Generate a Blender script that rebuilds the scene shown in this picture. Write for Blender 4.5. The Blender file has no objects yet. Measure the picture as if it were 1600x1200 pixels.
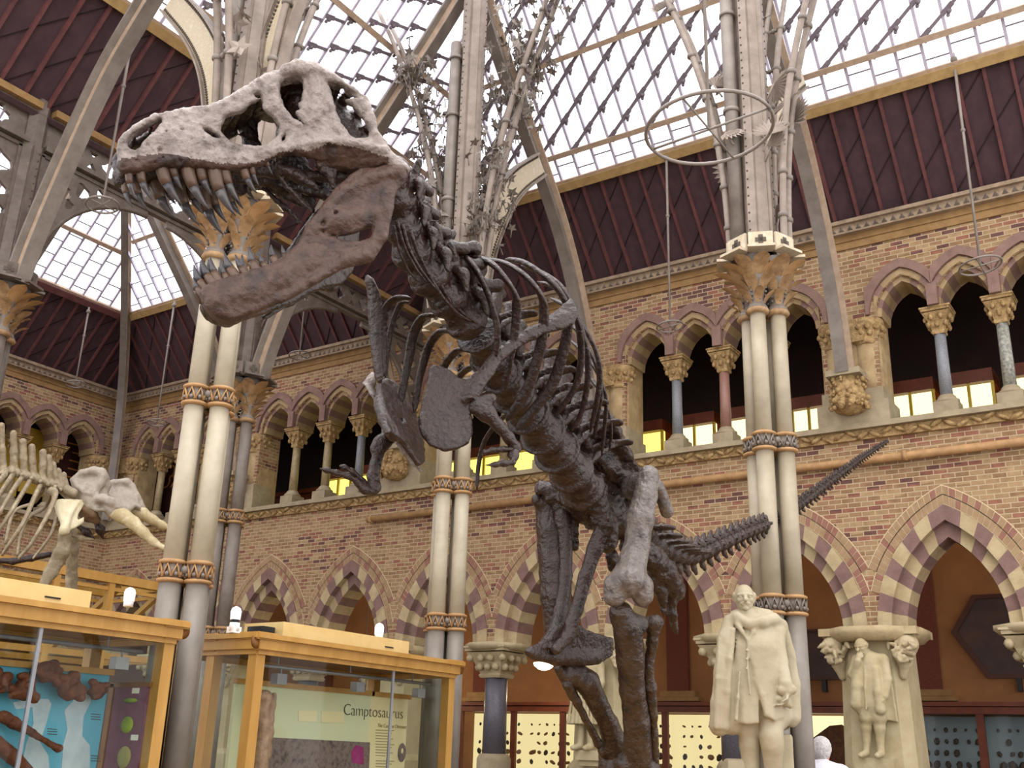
import bpy, bmesh, math, random
import numpy as np
from mathutils import Vector, Matrix, noise as mnoise
from mathutils.geometry import delaunay_2d_cdt
random.seed(7)
PI = math.pi
SC = bpy.context.scene
COL = SC.collection

# ------------------------------------------------------------------ camera frame (1600 x 1200)
FOC, CX, CY = 1650.0, 800.0, 600.0
EYE = np.array([0.0, 0.0, 1.5])
def _frame():
    up = np.array([147.0, -4705.0, FOC]); up /= np.linalg.norm(up)
    x = 1965.0 - CX
    y = -(up[0] * x + up[2] * FOC) / up[1]
    Y = np.array([x, y, FOC]); Y /= np.linalg.norm(Y)
    X = np.cross(Y, up)
    return np.array([X, Y, up])
RW = _frame()
def ray(px, py): return RW @ np.array([px - CX, py - CY, FOC])
def at(px, py, d): return EYE + ray(px, py) / FOC * d
def onY(px, py, Y): r = ray(px, py); return EYE + r * (Y - EYE[1]) / r[1]
def onX(px, py, X): r = ray(px, py); return EYE + r * (X - EYE[0]) / r[0]
def onZ(px, py, Z): r = ray(px, py); return EYE + r * (Z - EYE[2]) / r[2]
def onP(px, py, o, n):
    r = ray(px, py); return EYE + r * (np.dot(np.array(o) - EYE, n) / np.dot(r, n))
def nv(v):
    v = np.array(v, float); return v / (np.linalg.norm(v) + 1e-12)

cam = bpy.data.cameras.new('camera'); camo = bpy.data.objects.new('camera', cam); COL.objects.link(camo)
cam.sensor_fit = 'HORIZONTAL'; cam.sensor_width = 36.0; cam.lens = 36.0 * FOC / 1600.0
cam.clip_start = 0.05; cam.clip_end = 300
_m = Matrix.Identity(4)
_r = RW @ np.diag([1.0, -1.0, -1.0])
for i in range(3):
    for j in range(3): _m[i][j] = _r[i, j]
    _m[i][3] = EYE[i]
camo.matrix_world = _m
SC.camera = camo

# ------------------------------------------------------------------ materials
def hexc(c):
    if isinstance(c, str):
        c = c.lstrip('#'); v = [int(c[i:i + 2], 16) / 255 for i in (0, 2, 4)]
        v = [x / 12.92 if x <= 0.04045 else ((x + 0.055) / 1.055) ** 2.4 for x in v]
        return (*v, 1.0)
    return (*c, 1.0)
class NT:
    def __init__(s, name):
        s.m = bpy.data.materials.new(name); s.m.use_nodes = True
        s.t = s.m.node_tree; s.t.nodes.clear()
        s.out = s.n('ShaderNodeOutputMaterial')
    def n(s, kind, **kw):
        nd = s.t.nodes.new(kind)
        for k, v in kw.items():
            if k.startswith('_'): setattr(nd, k[1:], v)
            else: nd.inputs[k.replace('__', ' ')].default_value = v
        return nd
    def l(s, a, b): s.t.links.new(a, b)
def ramp(t, fac, stops, mode='LINEAR'):
    r = t.n('ShaderNodeValToRGB'); r.color_ramp.interpolation = mode
    el = r.color_ramp.elements
    while len(el) > 1: el.remove(el[-1])
    el[0].position = stops[0][0]; el[0].color = hexc(stops[0][1])
    for p, c in stops[1:]:
        e = el.new(p); e.color = hexc(c)
    t.l(fac, r.inputs['Fac']); return r
def mat(name, c1, c2=None, rough=0.6, scale=6.0, bump=0.0, bscale=None, metal=0.0, spec=0.4, detail=5, stretch=None, c3=None, emit=0.0):
    t = NT(name)
    b = t.n('ShaderNodeBsdfPrincipled'); b.inputs['Roughness'].default_value = rough
    b.inputs['Metallic'].default_value = metal; b.inputs['Specular IOR Level'].default_value = spec
    g = t.n('ShaderNodeNewGeometry'); vec = g.outputs['Position']
    if stretch:
        mp = t.n('ShaderNodeMapping'); mp.inputs['Scale'].default_value = stretch; t.l(vec, mp.inputs['Vector']); vec = mp.outputs['Vector']
    if c2 is None: b.inputs['Base Color'].default_value = hexc(c1)
    else:
        nz = t.n('ShaderNodeTexNoise'); nz.inputs['Scale'].default_value = scale; nz.inputs['Detail'].default_value = detail; nz.inputs['Roughness'].default_value = 0.62
        t.l(vec, nz.inputs['Vector'])
        st = [(0.32, c1), (0.68, c2)] if c3 is None else [(0.28, c1), (0.5, c2), (0.72, c3)]
        r = ramp(t, nz.outputs['Fac'], st); t.l(r.outputs['Color'], b.inputs['Base Color'])
    if bump:
        n2 = t.n('ShaderNodeTexNoise'); n2.inputs['Scale'].default_value = bscale or scale * 3; n2.inputs['Detail'].default_value = 6
        t.l(vec, n2.inputs['Vector'])
        bp = t.n('ShaderNodeBump'); bp.inputs['Strength'].default_value = bump; bp.inputs['Distance'].default_value = 0.02
        t.l(n2.outputs['Fac'], bp.inputs['Height']); t.l(bp.outputs['Normal'], b.inputs['Normal'])
    if emit:
        b.inputs['Emission Color'].default_value = hexc(c1); b.inputs['Emission Strength'].default_value = emit
    t.l(b.outputs[0], t.out.inputs['Surface'])
    return t.m
def brick_mat():
    t = NT('brick'); g = t.n('ShaderNodeNewGeometry')
    sp = t.n('ShaderNodeSeparateXYZ'); t.l(g.outputs['Position'], sp.inputs[0])
    ad = t.n('ShaderNodeMath', _operation='ADD'); t.l(sp.outputs['X'], ad.inputs[0]); t.l(sp.outputs['Y'], ad.inputs[1])
    cb = t.n('ShaderNodeCombineXYZ'); t.l(ad.outputs[0], cb.inputs['X']); t.l(sp.outputs['Z'], cb.inputs['Y'])
    br = t.n('ShaderNodeTexBrick'); t.l(cb.outputs[0], br.inputs['Vector'])
    br.inputs['Scale'].default_value = 1.0; br.inputs['Mortar Size'].default_value = 0.0065; br.inputs['Mortar Smooth'].default_value = 0.2
    br.inputs['Brick Width'].default_value = 0.185; br.inputs['Row Height'].default_value = 0.07; br.offset = 0.5
    br.inputs['Color1'].default_value = (0, 0, 0, 1); br.inputs['Color2'].default_value = (1, 1, 1, 1); br.inputs['Mortar'].default_value = (0.5, 0.5, 0.5, 1)
    # bands of redder courses and loose patches
    nz = t.n('ShaderNodeTexNoise'); nz.inputs['Scale'].default_value = 1.0; nz.inputs['Detail'].default_value = 2
    mp = t.n('ShaderNodeMapping'); mp.inputs['Scale'].default_value = (0.25, 0.25, 3.1); t.l(g.outputs['Position'], mp.inputs['Vector']); t.l(mp.outputs[0], nz.inputs['Vector'])
    mr = t.n('ShaderNodeMapRange'); mr.inputs['From Min'].default_value = 0.3; mr.inputs['From Max'].default_value = 0.7; mr.inputs['To Min'].default_value = -0.36; mr.inputs['To Max'].default_value = 0.36
    t.l(nz.outputs['Fac'], mr.inputs['Value'])
    s2 = t.n('ShaderNodeMath', _operation='ADD'); t.l(br.outputs['Color'], s2.inputs[0]); t.l(mr.outputs[0], s2.inputs[1])
    r = ramp(t, s2.outputs[0], [(0.0, '#a38664'), (0.22, '#917354'), (0.44, '#ab8f6b'), (0.6, '#99785a'), (0.74, '#976754'), (0.88, '#86584c'), (0.97, '#6b4c46')], 'CONSTANT')
    n3 = t.n('ShaderNodeTexNoise'); n3.inputs['Scale'].default_value = 9; n3.inputs['Detail'].default_value = 4; t.l(g.outputs['Position'], n3.inputs['Vector'])
    mx = t.n('ShaderNodeMix', _data_type='RGBA', _blend_type='MULTIPLY'); mx.inputs['Factor'].default_value = 0.5
    t.l(r.outputs['Color'], mx.inputs[6]); r3 = ramp(t, n3.outputs['Fac'], [(0.3, '#b0a8a0'), (0.7, '#ffffff')]); t.l(r3.outputs['Color'], mx.inputs[7])
    mo = t.n('ShaderNodeMix', _data_type='RGBA'); t.l(br.outputs['Fac'], mo.inputs['Factor']); t.l(mx.outputs[2], mo.inputs[6]); mo.inputs[7].default_value = hexc('#b5a183')
    b = t.n('ShaderNodeBsdfPrincipled'); b.inputs['Roughness'].default_value = 0.85; b.inputs['Specular IOR Level'].default_value = 0.2
    t.l(mo.outputs[2], b.inputs['Base Color'])
    bp = t.n('ShaderNodeBump'); bp.inputs['Strength'].default_value = 0.5; bp.inputs['Distance'].default_value = 0.01; bp.invert = True
    t.l(br.outputs['Fac'], bp.inputs['Height']); t.l(bp.outputs[0], b.inputs['Normal'])
    t.l(b.outputs[0], t.out.inputs['Surface']); return t.m
def glass_mat(name, tint, gloss=0.06):
    t = NT(name); tr = t.n('ShaderNodeBsdfTransparent'); tr.inputs[0].default_value = hexc(tint)
    gl = t.n('ShaderNodeBsdfGlossy'); gl.inputs['Roughness'].default_value = 0.02
    mx = t.n('ShaderNodeMixShader'); fr = t.n('ShaderNodeFresnel'); fr.inputs['IOR'].default_value = 1.35
    mu = t.n('ShaderNodeMath', _operation='MULTIPLY'); mu.inputs[1].default_value = gloss * 14; t.l(fr.outputs[0], mu.inputs[0])
    t.l(mu.outputs[0], mx.inputs[0]); t.l(tr.outputs[0], mx.inputs[1]); t.l(gl.outputs[0], mx.inputs[2]); t.l(mx.outputs[0], t.out.inputs['Surface'])
    return t.m
def emat(name, c, s):
    t = NT(name); e = t.n('ShaderNodeEmission'); e.inputs[0].default_value = hexc(c); e.inputs[1].default_value = s
    t.l(e.outputs[0], t.out.inputs['Surface']); return t.m

M = {}
M['brick'] = brick_mat()
M['brick_tan'] = mat('brick_tan', '#a48868', '#8f7254', 0.85, 7)
M['brick_red'] = mat('brick_red', '#93675a', '#83594a', 0.85, 7)
M['brick_lining'] = mat('brick_lining', '#6c3526', '#532a1f', 0.85, 14, stretch=(1, 1, 6))
M['mortar'] = mat('mortar', '#c9b690')
M['cream'] = mat('cream_stone', '#b8a681', '#9f8b68', 0.8, 4, 0.25, 30)
M['purple'] = mat('purple_stone', '#83665f', '#705550', 0.8, 6, 0.2, 30)
M['cream_up'] = mat('cream_upper', '#a8906c', '#917856', 0.8, 5, 0.25, 30)
M['purple_up'] = mat('purple_upper', '#8a6d62', '#775b52', 0.8, 5, 0.2, 30)
M['tan'] = mat('tan_stone', '#b39a72', '#8f7552', 0.8, 5, 0.3, 30)
M['carved'] = mat('carved_stone', '#b89a6a', '#7d603c', 0.8, 14, 0.9, 34)
M['sill'] = mat('sill_stone', '#a4957a', '#8a7a62', 0.8, 4, 0.2, 30)
M['cornice'] = mat('cornice_stone', '#a08a72', '#7f6c58', 0.8, 8, 0.4, 26)
M['ochre'] = mat('ochre_band', '#96744a', '#80613a', 0.8, 6)
M['plaster'] = mat('orange_plaster', '#94663f', '#825838', 0.9, 2)
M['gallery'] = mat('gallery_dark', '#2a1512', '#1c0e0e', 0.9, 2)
M['timber'] = mat('timber_dark', '#4e363a', '#3e2a30', 0.75, 5, 0.2, 20, stretch=(1, 1, 0.3))
M['batten'] = mat('timber_red', '#6d403e', '#573334', 0.7, 6)
M['seam'] = mat('timber_seam', '#2e171b', '#1f1013', 0.8, 6)
M['beam'] = mat('timber_yellow', '#ab8c5a', '#94764a', 0.7, 8, stretch=(1, 1, 1))
M['purlin'] = mat('timber_tan', '#b09880', '#977f6a', 0.7, 8)
M['iron'] = mat('iron_cream', '#94857a', '#786b60', 0.55, 5, 0.1, 20)
M['irongrey'] = mat('iron_grey', '#80766d', '#685d54', 0.5, 4, 0.1, 20)
M['irondark'] = mat('iron_dark', '#6e625a', '#54483f', 0.5, 6)
M['plate'] = mat('iron_plate', '#c2b8a4', '#b5a488', 0.6, 12, c3='#c6bdac')
M['rivet'] = mat('iron_rivet', '#4d4237')
M['gold'] = mat('leaf_gold', '#ab8a62', '#7d5e40', 0.55, 10, 0.15, 40)
M['ring'] = mat('collar_tan', '#b28a5c', '#94704a', 0.6, 8)
M['shaft'] = mat('shaft_paint', '#b0a590', '#9c917d', 0.45, 3)
M['shaft_dim'] = mat('shaft_dim', '#a59882', '#90846f', 0.45, 3)  # shaft paint darkened for the weaker light on the right-hand column
M['shaftgrey'] = mat('shaft_grey', '#857d74', '#70675e', 0.45, 3)
M['granite'] = mat('dark_granite', '#4e4b52', '#6b6770', 0.35, 60)
M['granite_grey'] = mat('grey_granite', '#6f7075', '#8c8c90', 0.35, 50)
M['granite_pink'] = mat('pink_granite', '#a0786a', '#8a6458', 0.35, 50)
M['granite_mottle'] = mat('mottled_granite', '#5c6262', '#b0aa9a', 0.35, 26)
M['marble_tan'] = mat('tan_marble', '#a2906c', '#8a7656', 0.4, 12)
M['statue'] = mat('statue_stone', '#b8a888', '#a69574', 0.7, 5, 0.1, 40)
M['statue_pale'] = mat('statue_pale', '#b6a888', '#a4946f', 0.75, 4, 0.15, 40)
M['floor'] = mat('floor_stone', '#6e5e4c', '#5a4c3c', 0.5, 3)
M['roofglass'] = glass_mat('roof_glass', '#f6f8ff', 0.02)
M['caseglass'] = glass_mat('case_glass', '#f2f6f2', 0.035)
M['roofbar'] = mat('glazing_bar', '#c2bac9', '#aea6b6', 0.5, 6)  # pale lavender stands in for sky bloom over the bars
M['roofdash'] = mat('glazing_lap', '#7d7278', '#6a5f66', 0.6, 6)
M['oak'] = mat('oak', '#c49650', '#ad7f3a', 0.45, 5, stretch=(1, 1, 0.25))
M['oakdark'] = mat('oak_dark', '#8a5a26', '#70461c', 0.5, 5)
M['oaklight'] = mat('oak_light', '#dcc084', '#d0b070', 0.6, 4)
M['mahog'] = mat('mahogany', '#6e3016', '#57240f', 0.5, 6)
M['litcream'] = emat('lit_panel', '#f7e0a6', 1.12)  # back panels glow in place of lamps inside the cabinets
M['lityellow'] = emat('lit_case', '#ffee70', 2.2)  # yellow and pale gallery panels glow in place of case lamps
M['litpale'] = emat('lit_pale', '#fff6b8', 2.2)
M['lampglow'] = emat('lamp_glow', '#fff0cc', 6.0)
M['white'] = mat('white_paint', '#f2f2f0')
M['black'] = mat('black_paint', '#141416', rough=0.5)
M['steel'] = mat('steel', '#9a9a9e', '#84848a', 0.4, 4, metal=0.3)
M['rod'] = mat('lamp_rod', '#8a8078', '#776c64', 0.5, 5)

# ------------------------------------------------------------------ mesh building
def basis(d, up=None):
    d = nv(d)
    u = np.array([0, 0, 1.0]) if up is None else np.array(up, float)
    if abs(np.dot(d, nv(u))) > 0.97: u = np.array([1.0, 0, 0])
    x = nv(np.cross(u, d)); y = np.cross(d, x)
    return x, y, d
class MB:
    def __init__(s): s.v = []; s.f = []; s.mi = []; s.cur = 0; s.sm = []; s.smooth = False
    def add(s, vs, fs, mi=None, sm=None):
        o = len(s.v); s.v.extend([tuple(float(c) for c in p) for p in vs])
        for f in fs:
            s.f.append([i + o for i in f]); s.mi.append(s.cur if mi is None else mi); s.sm.append(s.smooth if sm is None else sm)
        return s
    def box(s, c, size, ax=None, mi=None):
        c = np.array(c, float); h = np.array(size, float) / 2
        A = np.eye(3) if ax is None else np.array(ax)      # rows: local axes in world
        vs = [c + A.T @ (np.array([x, y, z]) * h) for x in (-1, 1) for y in (-1, 1) for z in (-1, 1)]
        return s.add(vs, [(0, 1, 3, 2), (4, 6, 7, 5), (0, 4, 5, 1), (2, 3, 7, 6), (0, 2, 6, 4), (1, 5, 7, 3)], mi, False)
    def beam(s, p, q, w, h, up=None, mi=None):
        p = np.array(p, float); q = np.array(q, float); d = q - p; L = np.linalg.norm(d)
        x, y, z = basis(d, up)
        return s.box((p + q) / 2, (w, h, L), (x, y, z), mi)
    def tube(s, pts, r, n=8, caps=True, mi=None, sm=True, flat=None, up=None):
        """sweep along pts; r number or list; flat=(w,t) multipliers, w along the side axis given by up"""
        P = [np.array(p, float) for p in pts]; N = len(P)
        R = [r] * N if np.isscalar(r) else list(r)
        vs = []; px = None
        for i in range(N):
            d = P[min(i + 1, N - 1)] - P[max(i - 1, 0)]; d = nv(d)
            if up is not None:
                u = np.array(up[i] if isinstance(up, list) else up, float); x = nv(u - d * np.dot(u, d)); y = np.cross(d, x)
            elif px is None: x, y, _ = basis(d)
            else: x = nv(px - d * np.dot(px, d)); y = np.cross(d, x)
            px = x
            fx, fy = flat if flat else (1, 1)
            for k in range(n):
                a = 2 * PI * k / n
                vs.append(P[i] + R[i] * (x * math.cos(a) * fx + y * math.sin(a) * fy))
        fs = [(i * n + k, i * n + (k + 1) % n, (i + 1) * n + (k + 1) % n, (i + 1) * n + k) for i in range(N - 1) for k in range(n)]
        s.add(vs, fs, mi, sm)
        if caps:
            o = len(s.v) - N * n
            s.f.append([o + k for k in range(n - 1, -1, -1)]); s.f.append([o + (N - 1) * n + k for k in range(n)])
            for _ in (0, 1): s.mi.append(s.cur if mi is None else mi); s.sm.append(False)
        return s
    def cyl(s, p, q, r, r2=None, n=12, mi=None, sm=True): return s.tube([p, q], [r, r if r2 is None else r2], n, True, mi, sm)
    def lathe(s, prof, c=(0, 0, 0), n=16, mi=None, sm=True, ax=None, ph=0.0):
        c = np.array(c, float); A = np.eye(3) if ax is None else np.array(ax)
        vs = [c + A.T @ np.array([r * math.cos(2 * PI * k / n + ph), r * math.sin(2 * PI * k / n + ph), z]) for r, z in prof for k in range(n)]
        m = len(prof)
        fs = [(i * n + k, i * n + (k + 1) % n, (i + 1) * n + (k + 1) % n, (i + 1) * n + k) for i in range(m - 1) for k in range(n)]
        fs.append(tuple(range(n - 1, -1, -1))); fs.append(tuple((m - 1) * n + k for k in range(n)))
        return s.add(vs, fs, mi, sm)
    def ball(s, c, r, n=10, m=6, mi=None, ax=None):
        r = np.array([r] * 3 if np.isscalar(r) else r, float); c = np.array(c, float); A = np.eye(3) if ax is None else np.array(ax)
        vs = [c + A.T @ (r * np.array([0, 0, -1.0]))]
        for j in range(1, m):
            t = -PI / 2 + PI * j / m
            for k in range(n): vs.append(c + A.T @ (r * np.array([math.cos(t) * math.cos(2 * PI * k / n), math.cos(t) * math.sin(2 * PI * k / n), math.sin(t)])))
        vs.append(c + A.T @ (r * np.array([0, 0, 1.0])))
        fs = [(0, 1 + (k + 1) % n, 1 + k) for k in range(n)]
        for j in range(m - 2):
            for k in range(n): a = 1 + j * n; fs.append((a + k, a + (k + 1) % n, a + n + (k + 1) % n, a + n + k))
        a = 1 + (m - 2) * n; L = len(vs) - 1
        fs += [(a + k, a + (k + 1) % n, L) for k in range(n)]
        return s.add(vs, fs, mi, True)
    def plate(s, outer, holes, fr, d0, d1, mi=None, rim=None):
        """flat plate: 2d outlines, fr=(origin, U, V, N); faces at depth d0 and d1 along N"""
        o, U, V, Nn = [np.array(a, float) for a in fr]
        loops = [list(outer)] + [list(h) for h in holes]
        flat = [p for l in loops for p in l]; n = len(flat); ed = []; k0 = 0
        for l in loops: ed += [(k0 + i, k0 + (i + 1) % len(l)) for i in range(len(l))]; k0 += len(l)
        cv, _, cf, ov, _, _ = delaunay_2d_cdt([Vector((float(p[0]), float(p[1]))) for p in flat], ed, [], 0, 1e-7)
        back = {}
        for i, src in enumerate(ov):
            for q in src: back.setdefault(i, q)
        tris = []
        def inside(x, y, l):
            c = False; j = len(l) - 1
            for i in range(len(l)):
                if (l[i][1] > y) != (l[j][1] > y) and x < (l[j][0] - l[i][0]) * (y - l[i][1]) / (l[j][1] - l[i][1]) + l[i][0]: c = not c
                j = i
            return c
        for f in cf:
            if any(i not in back for i in f): continue
            x = sum(cv[i][0] for i in f) / 3; y = sum(cv[i][1] for i in f) / 3
            if inside(x, y, loops[0]) and not any(inside(x, y, h) for h in loops[1:]): tris.append([back[i] for i in f])
        vs = [o + U * p[0] + V * p[1] + Nn * d0 for p in flat] + [o + U * p[0] + V * p[1] + Nn * d1 for p in flat]
        # orient with N = UxV
        def area(l): return sum(l[i][0] * l[(i + 1) % len(l)][1] - l[(i + 1) % len(l)][0] * l[i][1] for i in range(len(l)))
        fs = []
        for t in tris:
            a, b, c = [flat[i] for i in t]
            if (b[0] - a[0]) * (c[1] - a[1]) - (b[1] - a[1]) * (c[0] - a[0]) < 0: t = (t[0], t[2], t[1])
            hi, lo = (n, 0) if d1 > d0 else (0, n)
            fs.append(tuple(i + hi for i in t)); fs.append(tuple(i + lo for i in reversed(t)))
        s.add(vs, fs, mi, False)
        base = len(s.v) - 2 * n; k0 = 0
        for li, l in enumerate(loops):
            k = len(l); ccw = (area(l) > 0) == (li == 0)
            for i in range(k):
                a, b = base + k0 + i, base + k0 + (i + 1) % k
                q = (a, b, b + n, a + n)
                if (d1 < d0) == ccw: q = q[::-1]
                s.f.append(list(q)); s.mi.append((s.cur if mi is None else mi) if rim is None else rim); s.sm.append(False)
            k0 += k
        return s
    def build(s, name, mats, parent=None, origin=None):
        me = bpy.data.meshes.new(name)
        off = np.zeros(3)
        p = parent
        while p is not None: off = off + np.array(p.location); p = p.parent
        if origin is not None: off = off + np.array(origin, float)
        me.from_pydata([tuple(np.array(v) - off) for v in s.v], [], s.f)
        mats = mats if isinstance(mats, (list, tuple)) else [mats]
        for m in mats: me.materials.append(M[m] if isinstance(m, str) else m)
        if len(mats) > 1: me.polygons.foreach_set('material_index', s.mi)
        me.polygons.foreach_set('use_smooth', s.sm)
        me.update()
        o = bpy.data.objects.new(name, me); COL.objects.link(o)
        if origin is not None: o.location = origin
        if parent is not None: o.parent = parent
        return o
def tag(o, label=None, cat=None, group=None, kind=None):
    if label: o['label'] = label
    if cat: o['category'] = cat
    if group: o['group'] = group
    if kind: o['kind'] = kind
    return o
def thing(name, label, cat, loc=(0, 0, 0), group=None):
    o = bpy.data.objects.new(name, None); COL.objects.link(o); o.location = loc; o.empty_display_size = 0.1
    return tag(o, label, cat, group)
def struct(o): o['kind'] = 'structure'; return o
def copy_tree(o, parent=None):
    c = o.copy(); COL.objects.link(c)
    if parent is not None: c.parent = parent
    for ch in list(o.children): copy_tree(ch, c)
    return c
def arc(cx, cy, r, a0, a1, n): return [(cx + r * math.cos(a0 + (a1 - a0) * i / n), cy + r * math.sin(a0 + (a1 - a0) * i / n)) for i in range(n + 1)]
def spl(pts, n=8):
    """Catmull-Rom through pts"""
    P = [np.array(p, float) for p in pts]; P = [2 * P[0] - P[1]] + P + [2 * P[-1] - P[-2]]
    out = []
    for i in range(1, len(P) - 2):
        for k in range(n):
            t = k / n; a, b, c, d = P[i - 1:i + 3]
            out.append(0.5 * ((2 * b) + (-a + c) * t + (2 * a - 5 * b + 4 * c - d) * t * t + (-a + 3 * b - 3 * c + d) * t ** 3))
    out.append(P[-2]); return out

# ------------------------------------------------------------------ implicit solids (bones, figures, carving)
class SDF:
    def __init__(s, lo, hi, h):
        s.h = h; s.lo = np.array(lo, float); n = np.ceil((np.array(hi) - s.lo) / h).astype(int) + 1
        s.n = n; s.F = np.full(n, 9.0, np.float32)
        s.ax = [s.lo[i] + h * np.arange(n[i]) for i in range(3)]
    def sub(s, lo, hi):
        a = np.clip(np.floor((np.array(lo) - s.lo) / s.h).astype(int), 0, s.n); b = np.clip(np.ceil((np.array(hi) - s.lo) / s.h).astype(int) + 1, 0, s.n)
        if np.any(b <= a): return None
        sl = tuple(slice(a[i], b[i]) for i in range(3))
        G = np.meshgrid(*[s.ax[i][sl[i]] for i in range(3)], indexing='ij')
        return sl, G
    def put(s, sl, d, k, cut=False):
        F = s.F[sl]
        if cut:
            d = -d
            if k > 0:
                hh = np.clip(0.5 - 0.5 * (d - F) / k, 0, 1); s.F[sl] = F * hh + d * (1 - hh) + k * hh * (1 - hh)   # smooth max
                s.F[sl] = np.maximum(s.F[sl], np.maximum(F, d))
            else: s.F[sl] = np.maximum(F, d)
        else:
            if k > 0:
                hh = np.clip(0.5 + 0.5 * (d - F) / k, 0, 1); s.F[sl] = d * (1 - hh) + F * hh - k * hh * (1 - hh)
            else: s.F[sl] = np.minimum(F, d)
    def cap(s, p, q, r1, r2=None, k=0.02, cut=False, sq=None):
        """round cone p-q; sq=(axis, factor): squash along axis"""
        p = np.array(p, float); q = np.array(q, float); r2 = r1 if r2 is None else r2; m = max(r1, r2) + 3 * k + 2 * s.h
        g = s.sub(np.minimum(p, q) - m, np.maximum(p, q) + m)
        if g is None: return s
        sl, (X, Y, Z) = g; d = q - p; L2 = float(np.dot(d, d)) + 1e-12
        vx, vy, vz = X - p[0], Y - p[1], Z - p[2]
        t = np.clip((vx * d[0] + vy * d[1] + vz * d[2]) / L2, 0, 1)
        wx, wy, wz = vx - t * d[0], vy - t * d[1], vz - t * d[2]
        if sq is not None:
            a = nv(sq[0]); c = (wx * a[0] + wy * a[1] + wz * a[2]) * (sq[1] - 1); wx, wy, wz = wx + c * a[0], wy + c * a[1], wz + c * a[2]
        D = np.sqrt(wx ** 2 + wy ** 2 + wz ** 2) - (r1 + (r2 - r1) * t)
        if sq is not None: D = D / max(1.0, sq[1] ** 0.5)
        s.put(sl, D, k, cut); return s
    def chain(s, pts, rs, k=0.02, sq=None, cut=False):
        for i in range(len(pts) - 1): s.cap(pts[i], pts[i + 1], rs[i] if not np.isscalar(rs) else rs, rs[i + 1] if not np.isscalar(rs) else rs, k, cut, sq)
        return s
    def ell(s, c, r, k=0.02, ax=None, cut=False):
        c = np.array(c, float); r = np.array([r] * 3 if np.isscalar(r) else r, float); m = r.max() + 3 * k + 2 * s.h
        g = s.sub(c - m, c + m)
        if g is None: return s
        sl, (X, Y, Z) = g; v = np.stack([X - c[0], Y - c[1], Z - c[2]], -1)
        if ax is not None: v = v @ np.array(ax).T
        e = v / r; L = np.sqrt((e ** 2).sum(-1)); g2 = np.sqrt(((v / r ** 2) ** 2).sum(-1)) + 1e-9
        s.put(sl, L * (L - 1) / g2, k, cut); return s
    def rbox(s, c, half, rr=0.01, k=0.02, ax=None, cut=False):
        c = np.array(c, float); half = np.array(half, float); m = np.linalg.norm(half) + 3 * k + 2 * s.h
        g = s.sub(c - m, c + m)
        if g is None: return s
        sl, (X, Y, Z) = g; v = np.stack([X - c[0], Y - c[1], Z - c[2]], -1)
        if ax is not None: v = v @ np.array(ax).T
        q = np.abs(v) - (half - rr); D = np.sqrt((np.maximum(q, 0) ** 2).sum(-1)) + np.minimum(q.max(-1), 0) - rr
        s.put(sl, D, k, cut); return s
    def poly(s, frame, outer, holes, lat, th, rr=0.01, k=0.02, cut=False, lohi=None):
        """traced plate: frame=(o,U,V,N) outline in (u,v), offset lat(u,v) along N, half thickness th (number or fn)"""
        o, U, V, Nn = [np.array(a, float) for a in frame]
        if lohi is None: sl = (slice(None),) * 3; G = np.meshgrid(*s.ax, indexing='ij')
        else:
            g = s.sub(*lohi)
            if g is None: return s
            sl, G = g
        W = np.stack([G[0] - o[0], G[1] - o[1], G[2] - o[2]], -1)
        u, v, w = W @ U, W @ V, W @ Nn
        d2 = poly_sd(u, v, outer)
        for h in holes: d2 = np.maximum(d2, -poly_sd(u, v, h))
        dl = np.abs(w - (lat(u, v) if callable(lat) else lat)) - (th(u, v) if callable(th) else th)
        a, b = d2 + rr, dl + rr
        D = np.sqrt(np.maximum(a, 0) ** 2 + np.maximum(b, 0) ** 2) + np.minimum(np.maximum(a, b), 0) - rr
        s.put(sl, D, k, cut); return s
    def mesh(s, name, mats, parent=None, rough=0.0, rs=8.0, smooth_it=1, origin=None, mfun=None):
        s.F[0], s.F[-1], s.F[:, 0], s.F[:, -1], s.F[:, :, 0], s.F[:, :, -1] = 9, 9, 9, 9, 9, 9
        V, Q = surface_nets(s.F, s.lo, s.h)
        for _ in range(smooth_it):
            acc = np.zeros_like(V); cnt = np.zeros(len(V))
            for a, b in ((0, 1), (1, 2), (2, 3), (3, 0)):
                np.add.at(acc, Q[:, a], V[Q[:, b]]); np.add.at(acc, Q[:, b], V[Q[:, a]]); np.add.at(cnt, Q[:, a], 1); np.add.at(cnt, Q[:, b], 1)
            V = V * 0.5 + 0.5 * acc / np.maximum(cnt, 1)[:, None]
        if rough:
            nn = np.array([mnoise.fractal(Vector(p) * rs, 1.0, 2.0, 3) for p in V])
            nrm = np.zeros_like(V)
            fn = np.cross(V[Q[:, 2]] - V[Q[:, 0]], V[Q[:, 3]] - V[Q[:, 1]])
            for a in range(4): np.add.at(nrm, Q[:, a], fn)
            nrm /= np.linalg.norm(nrm, axis=1)[:, None] + 1e-12
            V = V + nrm * (nn * rough)[:, None]
        b = MB(); b.v = V.tolist(); b.f = Q.tolist()
        b.mi = [0] * len(Q) if mfun is None else mfun(V[Q].mean(1)).tolist()
        b.sm = [True] * len(Q)
        return b.build(name, mats, parent, origin)
def poly_sd(u, v, pts):
    P = np.array(pts, float); n = len(P)
    D = np.full(u.shape, 1e9); ins = np.zeros(u.shape, bool)
    for i in range(n):
        ax, ay = P[i]; bx, by = P[(i + 1) % n]; ex, ey = bx - ax, by - ay; wx, wy = u - ax, v - ay
        t = np.clip((wx * ex + wy * ey) / (ex * ex + ey * ey + 1e-12), 0, 1)
        D = np.minimum(D, (wx - ex * t) ** 2 + (wy - ey * t) ** 2)
        c = (ay > v) != (by > v)
        if abs(by - ay) > 1e-12: ins ^= c & (u < ex * (v - ay) / (by - ay) + ax)
    D = np.sqrt(D); return np.where(ins, -D, D)
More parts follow.
